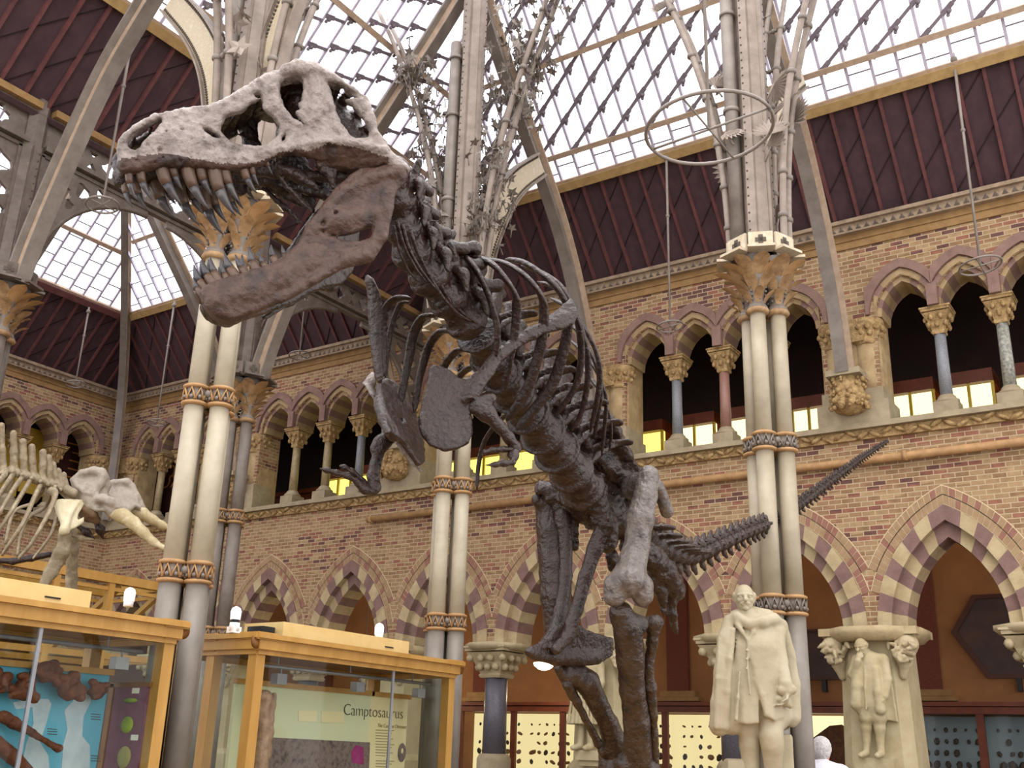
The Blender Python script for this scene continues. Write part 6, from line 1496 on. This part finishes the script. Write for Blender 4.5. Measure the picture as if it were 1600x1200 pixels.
def corridor_lamp(p, label):
    t = thing('corridor_lamp', label, 'lamp', p, 'glowing bowl lamps of the corridor'); p = np.array(p)
    mb = MB(); mb.lathe([(.02, -.11), (.1, -.09), (.18, -.03), (.2, .02), (.18, .03)], p, 20); mb.build('bowl', 'lampglow', t); cl = bpy.data.lights.new('corridor_light', 'POINT'); cl.energy = 26; cl.color = (1, .8, .5); cl.shadow_soft_size = .12; co = bpy.data.objects.new('corridor_light', cl); COL.objects.link(co); co.location = tuple(p - Z_ * .3)
    mb = MB(); mb.lathe([(.2, .02), (.08, .07), (.03, .12)], p, 16); mb.tube([p + Z_ * .1, (p[0], p[1], 5.6)], .012, 6); mb.build('stem', 'rod', t)
corridor_lamp(tuple(onY(850, 1038, 17.0)), 'glowing bowl lamp left of the dinosaur hip boot'); corridor_lamp(tuple(onY(650, 1040, 17.0)), 'glowing bowl lamp seen above the right end of the middle showcase'); corridor_lamp(tuple(onY(568, 1046, 17.0)), 'glowing bowl lamp seen through the glass of the middle showcase')
for x in (-19.5, -16.5, -13.5, -8.6, -6.4, -4.2, -2.0, .0):  # added point lights without fixtures, put in to brighten the corridor
    cl = bpy.data.lights.new('corridor_light', 'POINT'); cl.energy = 14; cl.color = (1, .84, .62); cl.shadow_soft_size = .15; co = bpy.data.objects.new('corridor_light', cl); COL.objects.link(co); co.location = (x, 16.9, 4.9)
# ================================================================== upper gallery: lit cases, boards, sign
def gallery_case(px0, px1, label, z1=7.1, m='litpale'):
    y = 16.6; x0, x1 = onY(px0, 690, y)[0], onY(px1, 690, y)[0]
    t = thing('gallery_case', label, 'display case', ((x0 + x1) / 2, y, 6.0), 'lit cases along the upper gallery')
    mb = MB(); mb.box(((x0 + x1) / 2, y + .3, 6.1), (x1 - x0, .6, .5)); mb.build('base', 'mahog', t)
    mb = MB(); mb.box(((x0 + x1) / 2, y + .3, z1 + .1), (x1 - x0 + .04, .64, .2)); mb.build('hood', 'mahog', t)
    mb = MB(); mb.box(((x0 + x1) / 2, y + .13, (6.35 + z1) / 2), (x1 - x0, .03, z1 - 6.35)); mb.build('back_panel', m, t)
    for x in (x0, (x0 + x1) / 2, x1): mb = MB(); mb.box((x, y + .02, (6.35 + z1) / 2), (.045, .04, z1 - 6.35)); mb.build('frame_bar', 'brass', t)
    mb = MB(); mb.box(((x0 + x1) / 2, y + .02, 6.6), (x1 - x0, .03, .025)); mb.build('shelf_edge', 'brass', t)
    pane('glass_pane', [(x0, y, 6.35), (x1, y, 6.35), (x1, y, z1), (x0, y, z1)], 'caseglass', t)
M['brass'] = mat('brass_edge', '#c9a83a', '#b09028', .4, 6)
for a, b, lab in ((1392, 1466, 'lit yellow gallery case right of the corbelled wall pier'), (1485, 1562, 'lit yellow gallery case behind the mottled gallery column'), (1588, 1660, 'lit gallery case at the right edge'), (1240, 1293, 'lit gallery case between the slim iron column and the corbel'), (1133, 1215, 'lit gallery case just left of the slim iron column'), (1054, 1116, 'lit gallery case behind the pinkish gallery column'), (970, 1034, 'lit gallery case right of the dinosaur ribs'), (800, 880, 'lit gallery case behind the dinosaur left hand'), (722, 792, 'lit gallery case behind the pale paired column'), (650, 712, 'lit gallery case behind the dinosaur chest bones'), (564, 600, 'narrow lit gallery case above the dinosaur right hand'), (515, 552, 'narrow lit gallery case behind the dinosaur right hand claws')): gallery_case(a, b, lab, m='lityellow' if a < 1000 else 'litpale')
mb = MB(); mb.box((-18.2, 16.9, 6.42), (3.9, .1, 1.03)); mb.box((-18.2, 16.85, 6.98), (4.0, .16, .1))
tag(mb.build('gallery_counter', 'mahog', None, (-18.2, 16.9, 5.91)), 'long dark wooden counter in the gallery behind the tan columns', 'counter')
for x in (-17.4, -16.65): 
    mb = MB(); mb.box((x, 16.83, 6.55), (.55, .02, .5)); tag(mb.build('notice_board', 'oakdark', None, (x, 16.83, 6.3)), 'brown notice board on the gallery counter, ' + ('left' if x < -17 else 'right') + ' one of the pair', 'board')
M['goldtext'] = mat('gold_lettering', '#b5763a', rough=.5); M['signred'] = mat('sign_dark', '#32120e', '#40180f', .6, 3)
sg = thing('gallery_sign', 'dark red gallery sign with gold lettering beside the paired iron shafts', 'sign', tuple(onY(262, 745, 16.2)))
c = onY(275, 745, 16.2); mb = MB(); mb.box((c[0], 16.22, c[2]), (2.3, .03, 1.7)); mb.build('panel', 'signred', sg)
ps = onY(246, 748, 16.19); ph = .36
text('EOLOGY', ph * 1.3, (onY(247, 749, 16.19), X_, Z_), sg, 'lettering', 'goldtext'); text('OXFORD', ph * 1.3, (onY(249, 764, 16.19), X_, Z_), sg, 'lettering', 'goldtext')
M['yboard'] = mat('yellow_board', '#c8a53c', '#b8942e', .6, 3)
for px, w, lab in ((17, .5, 'yellow board behind the end-wall columns, left one'), (56, .62, 'yellow board behind the end-wall columns, right one')):
    c = onX(px, 722, XE - .9); mb = MB(); mb.box(c, (.04, w, 1.5)); tag(mb.build('yellow_panel', 'yboard', None, tuple(c - Z_ * .75)), lab, 'board')
c = onX(118, 725, XE - 1.0); nb = thing('text_board', 'dark board with faint gold lines behind the end-wall gallery arch', 'board', tuple(c))
mb = MB(); mb.box(c, (.04, 1.1, 1.5)); mb.build('panel', 'signred', nb)
for k in range(5): mb = MB(); mb.box(c + np.array([.025, .1 * (k % 2), .45 - k * .2]), (.006, .6 - .1 * (k % 3), .035)); mb.build('gold_line', 'goldtext', nb)
# ================================================================== figures: marble man, carved pier statues, visitor
M['marble'] = mat('marble_cream', '#aea289', '#9d9074', 0.6, 3, 0.12, 36)
RT = nv(RW @ np.array([1.0, 0, 0]) * np.array([1, 1, 0])); FWD = nv(np.cross(Z_, RT))        # camera right and away, level
def head(S, c, r, face, k=.02, beard=False, moust=True, bald=True, hair=1.0):
    """head ellipsoid with features; face: unit vector where it looks"""
    f = nv(face); s = nv(np.cross(Z_, f)) ; u = np.cross(f, s); ax = (s, f, u)
    S.ell(c + u * r * .12, (r * .78, r * .95, r * .98), k, ax); S.ell(c - u * r * .45 + f * r * .18, (r * .6, r * .68, r * .72), k * 1.5, ax)
    S.cap(c + f * r * .9 + u * .1 * r, c + f * r * 1.16 - u * .26 * r, r * .11, r * .17, r * .12)                 # nose
    for q in (-1, 1):
        S.cap(c + s * q * r * .12 + f * r * .9 + u * r * .2, c + s * q * r * .55 + f * r * .72 + u * r * .17, r * .1, r * .09, r * .1)   # brow
        S.ell(c + s * q * r * .34 + f * r * .9 + u * r * .0, (r * .17, r * .15, r * .1), .004, ax, True)                                   # eye hollow
        S.ell(c + s * q * r * .34 + f * r * .8 + u * r * .0, (r * .13, r * .1, r * .075), .003, ax)
        S.ell(c + s * q * r * .78 - u * r * .02, (r * .1, r * .2, r * .26), r * .06, ax)                                                    # ear
        S.ell(c + s * q * r * .42 + f * r * .62 - u * r * .22, (r * .2, r * .2, r * .18), r * .15, ax)
        if moust: S.cap(c + f * r * .93 - u * r * .42, c + f * r * .8 + s * q * r * .34 - u * r * .52, r * .12, r * .06, r * .06)
        if hair: S.ell(c + s * q * r * .76 + u * r * .18 - f * r * .1, (r * .2 * hair, r * .42, r * .34), r * .1, ax); S.ell(c + s * q * r * .68 - u * r * .12 + f * r * .1, (r * .14, r * .16, r * .28), r * .08, ax)
    S.cap(c + f * r * .8 + s * r * .2 - u * r * .6, c + f * r * .8 - s * r * .2 - u * r * .6, r * .1, r * .1, r * .06); S.ell(c + f * r * .72 - u * r * .88, r * .2, r * .15)
    if hair: S.ell(c - f * r * .45 + u * r * .1, (r * .74, r * .6, r * .72), r * .1, ax)
def hand(S, w, d, side, L=.17, curl=.6, k=.006):
    """five-fingered hand: wrist point, direction of the palm, side towards the thumb"""
    d = nv(d); side = nv(side - d * np.dot(side, d)); n = np.cross(d, side)
    p = w + d * L * .28; S.cap(w, p, .026, .028, .012); 
    for i in range(4):
        o = side * (.03 - .02 * i) ; l = L * (.42, .48, .45, .35)[i]; b = w + d * L * .42 + o
        S.cap(w + d * .02 + o * .6, b, .016, .012, .006)
        m = b + nv(d + n * curl * .6) * l * .5; e = m + nv(d * .4 + n * curl) * l * .5
        S.chain([b, m, e], [.0115, .0105, .008], .003)
    t0 = w + d * L * .12 + side * .026; S.chain([t0, t0 + nv(d + side * .9) * L * .22, t0 + nv(d + side * .35 + n * .4) * L * .42], [.014, .012, .009], .006)
# --- marble man in a cloak
AD = 9.5
PS = np.array(at(1180, 1090, AD)); A = lambda x, y, o=0.: np.array(onP(x, y, PS + FWD * o, FWD))
def fine_head(nm, c, r, face, m, par, neck=None, h=.0048, **kw):
    S = SDF(c - r * 1.5 - np.array([0, 0, r * .35]), c + r * 1.5, h); head(S, c, r, face, r * .16, **kw)
    if neck is not None: S.cap(c - Z_ * r * .7 - nv(face) * r * .1, neck, r * .58, r * .72, r * .2)
    return S.mesh(nm, [m], par, rough=.0012, rs=40)
t = thing('marble_statue', 'large cream marble man with moustache in a long coat and draped cloak, right of centre', 'statue', tuple(A(1185, 1250) * np.array([1, 1, 0])))
fc = nv(-FWD * 1 - RT * .12)
c0 = A(1180, 1090); S = SDF(c0 - np.array([.62, .62, 1.02]), c0 + np.array([.62, .62, 1.02]), .0105)
fine_head('head', A(1163, 935), .116, fc, 'marble', t, A(1167, 970, .02)); S.cap(A(1166, 958), A(1168, 976, .02), .075, .1, .03)
S.chain([A(1205, 1085, .0), A(1205, 1150, -.1), A(1207, 1165, -.1), A(1209, 1235, -.02)], [.125, .1, .095, .065], .03); S.chain([A(1168, 1090, .02), A(1172, 1165, .05), A(1176, 1240, .08)], [.12, .09, .065], .03)
for x, y, o in ((1209, 1243, -.03), (1176, 1247, .07)): S.cap(A(x, y, o), A(x - 4, y + 5, o - .2), .06, .045, .03)
S.chain([A(1176, 985), A(1178, 1020, -.01), A(1178, 1055), A(1178, 1090)], [.17, .185, .18, .2], .05, sq=(FWD, 1.25)); S.cap(A(1142, 988), A(1212, 990), .1, .1, .06)
# coat skirts: two front panels with folds
def panel(pts, th, k=.02, o=0.):
    F = (A(1180, 1090, o), RT, Z_, -FWD); P = [((x - 1180) * AD / FOC, -(y - 1090) * AD / FOC * 1.03) for x, y in pts]
    S.poly(F, P, [], lambda u, v: -.018 * np.abs(np.sin(u * 22 + v * 3)) * np.clip(-v * 3 + .2, 0, 1) - .6 * u * u, th, .015, k)
F = (PS, RT, Z_, -FWD)
def coat(pts, lat, th=.04, k=.03):
    S.poly(F, [(float(np.dot(A(x, y) - PS, RT)), float(np.dot(A(x, y) - PS, Z_))) for x, y in pts], [], lat, th, .015, k)
fold = lambda u, v: .018 * np.sin(u * 30 + v * 2.5) * np.clip(-v * 2 + .3, 0, 1) + .006 * np.sin(u * 70 - v * 5) * np.clip(-v * 2 + .4, 0, 1)
coat([(1150, 968), (1196, 968), (1207, 990), (1209, 1035), (1214, 1075), (1219, 1122), (1202, 1128), (1186, 1120), (1178, 1078), (1172, 1060)], lambda u, v: .185 - 1.6 * u ** 2 + .05 * np.clip(-v, 0, .3) - .9 * np.clip(v - .42, 0, 1) ** 1.5 + fold(u, v))
coat([(1150, 968), (1186, 968), (1182, 1040), (1178, 1085), (1179, 1131), (1160, 1133), (1141, 1128), (1139, 1060)], lambda u, v: .165 - 1.6 * u ** 2 + .05 * np.clip(-v, 0, .3) - .9 * np.clip(v - .42, 0, 1) ** 1.5 + fold(u, v))
panel([(1144, 985), (1205, 985), (1212, 1040), (1210, 1130), (1140, 1130), (1138, 1050)], .06, .04, .14)
S.chain([A(1142, 1050, -.02), A(1141, 1125, 0)], [.1, .13], .05); S.chain([A(1210, 1050, -.02), A(1214, 1120, 0)], [.1, .12], .05)
# coat front opening, lapels, buttons
S.chain([A(1152, 975, -.14), A(1160, 988, -.185), A(1168, 1001, -.2)], [.026, .02, .012], .01); S.chain([A(1183, 975, -.14), A(1177, 988, -.185), A(1170, 1001, -.2)], [.026, .02, .012], .01)
S.chain([A(1169, 1002, -.205), A(1168, 1040, -.215), A(1172, 1085, -.225)], [.012, .012, .012], .008)
for y in (1016, 1030, 1045): S.ell(A(1166, y, -.222), .012, .004)
S.chain([A(1180, 1062, -.2), A(1190, 1085, -.215), A(1199, 1115, -.2)], [.01, .014, .018], .025); S.chain([A(1156, 1050, -.19), A(1153, 1090, -.2), A(1150, 1124, -.2)], [.01, .014, .018], .025)
# near arm hanging, hand closed on gloves
S.chain([A(1211, 990, -.03), A(1219, 1035, -.11), A(1227, 1068, -.19), A(1230, 1080, -.2)], [.085, .07, .058, .05], .015); S.cap(A(1222, 1078, -.2), A(1237, 1077, -.19), .045, .045, .012)
hand(S, A(1231, 1083, -.21), -Z_ * .8 - RT * .35, -FWD, .2, .9); S.chain([A(1218, 1092, -.18), A(1228, 1098, -.17), A(1235, 1104, -.15)], [.028, .035, .02], .015)
# cloak: collar band across the chest, left fall, back sheet and right fall
S.chain([A(1142, 970, -.03), A(1152, 965, -.1), A(1170, 975, -.17), A(1190, 972, -.15), A(1208, 968, -.06), A(1220, 978, .03)], [.06, .05, .045, .055, .06, .06], .025)
S.chain([A(1150, 963, .03), A(1175, 958, .06), A(1200, 962, .05)], [.06, .06, .06], .03)
S.chain([A(1140, 972, -.05), A(1133, 1000, -.08), A(1129, 1050, -.1), A(1126, 1100, -.08), A(1124, 1134, -.06)], [.06, .07, .075, .085, .09], .03); S.chain([A(1146, 985, -.13), A(1140, 1030, -.17), A(1136, 1080, -.16), A(1133, 1135, -.12)], [.025, .03, .035, .04], .02)
for k in range(3): S.chain([A(1124 + k * 6, 1000 + k * 8, -.13), A(1121 + k * 6, 1060, -.16), A(1119 + k * 6, 1136, -.14)], [.012, .018, .022], .02)
S.chain([A(1220, 978, .05), A(1231, 1020, .08), A(1237, 1070, .08), A(1236, 1120, .06)], [.06, .06, .075, .09], .03); S.chain([A(1228, 990, .04), A(1239, 1030, .05), A(1243, 1085, .04), A(1238, 1130, .03)], [.025, .025, .03, .035], .02)
F = (A(1180, 1090, .2), RT, Z_, -FWD)
S.poly(F, [(float(np.dot(A(x, y) - PS, RT)), float(np.dot(A(x, y) - PS, Z_))) for x, y in [(1132, 975), (1222, 975), (1240, 1060), (1243, 1105), (1232, 1140), (1205, 1150), (1170, 1140), (1120, 1138), (1126, 1050)]], [], lambda u, v: .03 * np.sin(u * 28), .05, .02, .04)
S.mesh('figure', ['marble'], t, rough=.003, rs=12)
S2 = SDF(A(1185, 1200) - .5, A(1185, 1200) + .5, .018)
ax = (RT, FWD, Z_)
S2.rbox(A(1222, 1195, .12), (.09, .1, .26), .02, .02, ax); S2.rbox(A(1150, 1215, .12), (.09, .1, .16), .02, .02, ax); S2.mesh('support_block', ['marble'], t, rough=.003)
mb = MB(); c = A(1185, 1256); zt = c[2]; 
mb.box((c[0], c[1], zt - .04), (.75, .7, .1), ax); mb.box((c[0], c[1], zt - .12), (.9, .85, .08), ax); mb.box((c[0], c[1], (zt - .16) / 2), (.8, .75, zt - .16), ax); mb.build('pedestal', 'marble', t)
# --- statues on the piers
def pier_statue(cx, cy, label, robe):
    t = thing('pier_statue', label, 'statue', (cx, 14.6, 1.59), 'stone statues on the arcade piers')
    k = .008
    G = lambda x, y, o=0.: np.array([cx + (x - 1360) * .0086, 14.6 + o, 1.62 + (1183 - y) * k])
    c = G(1360, 1090); S = SDF(c - np.array([.5, .42, .85]), c + np.array([.5, .3, .8]), .0115)
    fine_head('head', G(1356, 1012, -.08), .098, (-.25, -1, -.35), 'statue_pale', t, G(1360, 1028, .0), moust=False); S.cap(G(1358, 1018, .0), G(1362, 1030, .03), .06, .08, .03)
    S.chain([G(1364, 1040), G(1364, 1070), G(1362, 1100)], [.16, .165, .17], .05, sq=(Y_, 1.25)); S.cap(G(1346, 1033, .02), G(1383, 1033, .02), .08, .08, .05)
    if not robe:
        S.chain([G(1350, 1040, -.08), G(1346, 1075, -.12), G(1343, 1104, -.12)], [.06, .07, .08], .03); S.chain([G(1360, 1045, -.12), G(1359, 1080, -.15), G(1358, 1112, -.14)], [.014, .014, .014], .01)
        S.chain([G(1375, 1050, -.08), G(1377, 1085, -.11), G(1378, 1112, -.1)], [.05, .06, .07], .03)
        for q in (-1, 1):
            hx = 1362 + q * 8; S.chain([G(hx, 1105), G(hx + q, 1124)], [.11, .105], .03); S.chain([G(hx, 1122, .0), G(hx - 1 + q * 2, 1140, .01), G(hx - 2 + q * 2, 1160, .02), G(hx - 3 + q * 3, 1178, .02)], [.075, .072, .05, .045], .02); S.cap(G(hx - 3 + q * 3, 1180, .0), G(hx - 6 + q * 4, 1183, -.13), .045, .035, .02)
        S.poly((G(1372, 1085, .1), X_, Z_, -Y_), [((x - 1372) * k, -(y - 1085) * k) for x, y in [(1345, 1030), (1390, 1030), (1394, 1080), (1398, 1131), (1340, 1120), (1334, 1095)]], [], lambda u, v: .02 * np.sin(u * 30), .03, .015, .03)
        S.chain([G(1335, 1098, -.05), G(1345, 1112, -.08), G(1350, 1122, -.05)], [.03, .04, .03], .03)
    else:
        S.chain([G(1360, 1085), G(1358, 1115), G(1355, 1140)], [.2, .24, .29], .06, sq=(Y_, 1.4))
        for q in range(7): S.chain([G(1345 + q * 5, 1060, -.14), G(1340 + q * 6.5, 1100, -.18), G(1334 + q * 8, 1142, -.19)], [.012, .02, .03], .02)
        for q in (-1, 1): S.chain([G(1358 + q * 9, 1135), G(1357 + q * 10, 1178)], [.07, .05], .02); S.cap(G(1357 + q * 10, 1180, .0), G(1353 + q * 12, 1183, -.14), .05, .04, .02)
        S.rbox(G(1360, 1183), (.5, .5, (1183 - 1141) * k), .02, .01, None, True); [(S.chain([G(1358 + q * 9, 1125), G(1357 + q * 10, 1178)], [.07, .05], .01), S.cap(G(1357 + q * 10, 1180, .0), G(1353 + q * 12, 1183, -.14), .05, .04, .02)) for q in (-1, 1)]
    S.chain([G(1346, 1034, .0), G(1338, 1056, -.03), G(1342, 1060, -.08), G(1352, 1036, -.17)], [.075, .068, .06, .045], .025); hand(S, G(1353, 1034, -.18), Z_ * .9 + X_ * .2 + Y_ * .2, X_, .16, .8)
    S.chain([G(1384, 1035, .02), G(1389, 1065, -.02), G(1386, 1092, -.09)], [.078, .06, .045], .025); hand(S, G(1385, 1094, -.1), -Z_ - X_ * .25, -Y_, .16, .6)
    S.mesh('figure', ['statue_pale'], t, rough=.003, rs=12)
pier_statue(-4.07, 0, 'small stone statue of a man in coat and breeches, hand to chin', False)
pier_statue(-8.32, 0, 'pale robed stone statue on the pier behind the dinosaur shin', True)
# --- visitor seen from behind
M['skin'] = mat('skin', '#c98f74', '#bd8068', .5, 10); M['greyhair'] = mat('grey_hair', '#d8d4d2', '#b0aaa8', .6, 40, .6, 120); M['shirt'] = mat('white_shirt', '#eeeaf2', '#dedae4', .7, 8, .2, 20); M['trouser'] = mat('dark_trousers', '#30323a', '#24262c', .8, 10); M['shoe'] = mat('dark_shoe', '#1c1614', rough=.4)
VD = 10.9
vb = np.array(at(1283, 1165, VD)); vb[2] = 0
t = thing('person', 'grey-haired person in a white shirt seen from behind, looking into the bright cabinet', 'person', tuple(vb))
vf = nv(FWD + RT * .45); vs_ = nv(np.cross(vf, Z_))             # faces away and a little to the right; vs_ = right hand side
H = lambda s, f, z: vb + vs_ * s + vf * f + Z_ * z
S = SDF(vb - np.array([.5, .5, .03]), vb + np.array([.5, .5, 1.86]), .0125)
hc = H(0, .03, 1.64); head(S, hc, .115, vf, .02, moust=False, hair=0)
S.cap(H(0, .0, 1.56), H(0, -.02, 1.44), .06, .065, .03); S.chain([H(0, 0, 1.38), H(0, .02, 1.2), H(0, .01, 1.0), H(0, 0, .92)], [.14, .135, .13, .14], .05, sq=(vf, 1.3)); S.cap(H(-.17, 0, 1.42), H(.17, 0, 1.42), .07, .07, .05)
for q in (-1, 1):
    S.chain([H(q * .09, 0, .9), H(q * .1, .02, .5), H(q * .1, -.01, .1)], [.1, .068, .045], .03); S.cap(H(q * .1, -.03, .06), H(q * .11, .14, .045), .045, .035, .02)
    S.chain([H(q * .2, 0, 1.41), H(q * .25, -.02, 1.14), H(q * .24, .06, .9)], [.055, .045, .034], .02); hand(S, H(q * .24, .07, .89), -Z_ + vf * .2, vf, .17, .5)
S.mesh('body', ['skin'], t)
S = SDF(hc - .2, hc + .2, .0085)
ax = (vs_, vf, Z_)
S.ell(hc + Z_ * .022 - vf * .018, (.1, .112, .112), .01, ax); S.ell(hc - vf * .05 - Z_ * .025, (.088, .075, .09), .02, ax); S.ell(hc + vf * .12 - Z_ * .03, (.09, .08, .1), .01, ax, True); S.ell(hc - Z_ * .17 + vf * .03, (.15, .1, .075), .01, ax, True)
for q in (-1, 1): S.ell(hc + vs_ * q * .1 - Z_ * .02 + vf * .02, (.035, .035, .045), .005, ax, True)
S.mesh('hair', ['greyhair'], t, rough=.006, rs=40)
S = SDF(vb + np.array([-.5, -.5, .84]), vb + np.array([.5, .5, 1.62]), .0125)
S.chain([H(0, 0, 1.39), H(0, .02, 1.2), H(0, .01, 1.0), H(0, 0, .9)], [.16, .155, .155, .17], .05, sq=(vf, 1.28)); S.cap(H(-.18, 0, 1.42), H(.18, 0, 1.42), .085, .085, .06)
S.cap(H(0, -.015, 1.47), H(0, -.01, 1.51), .078, .07, .02); S.cap(H(-.06, -.05, 1.52), H(.06, -.05, 1.52), .022, .022, .015)
for q in (-1, 1): S.chain([H(q * .2, 0, 1.41), H(q * .25, -.02, 1.14), H(q * .243, .05, .93)], [.07, .062, .05], .03)
S.mesh('shirt', ['shirt'], t, rough=.006, rs=9)
S = SDF(vb + np.array([-.4, -.4, .03]), vb + np.array([.4, .4, 1.0]), .0125)
S.cap(H(0, 0, .95), H(0, 0, .9), .155, .15, .03, sq=(vf, 1.25))
for q in (-1, 1): S.chain([H(q * .09, 0, .88), H(q * .1, .02, .5), H(q * .1, -.01, .1)], [.115, .085, .07], .04)
S.mesh('trousers', ['trouser'], t)
for q in (-1, 1):
    S = SDF(H(q * .1, .05, 0) - np.array([.25, .25, .02]), H(q * .1, .05, 0) + np.array([.25, .25, .16]), .01)
    S.cap(H(q * .1, -.05, .05), H(q * .11, .15, .045), .055, .045, .02); S.mesh('shoe', ['shoe'], t)
# ------------------------------------------------------------------ light
w = bpy.data.worlds.new('overcast'); SC.world = w; w.use_nodes = True
bg = w.node_tree.nodes['Background']; bg.inputs[0].default_value = (1.0, 0.985, 0.99, 1); bg.inputs[1].default_value = 2.6
def area(loc, tgt, sx, sy, e, col=(1, .97, .95)):
    l = bpy.data.lights.new('skylight', 'AREA'); l.shape = 'RECTANGLE'; l.size = sx; l.size_y = sy; l.energy = e; l.color = col
    o = bpy.data.objects.new('skylight', l); COL.objects.link(o); o.location = loc
    o.rotation_euler = (Vector(tgt) - Vector(loc)).to_track_quat('-Z', 'Y').to_euler(); return o
area((-4, 5, 22), (-4, 7, 0), 18, 16, 3900)
area((-16.5, 8, 17), (-16.8, 9, 0), 7, 12, 1200)
SC.view_settings.view_transform = 'Standard'; SC.view_settings.look = 'None'; SC.view_settings.exposure = -0.08; SC.view_settings.gamma = 1.0
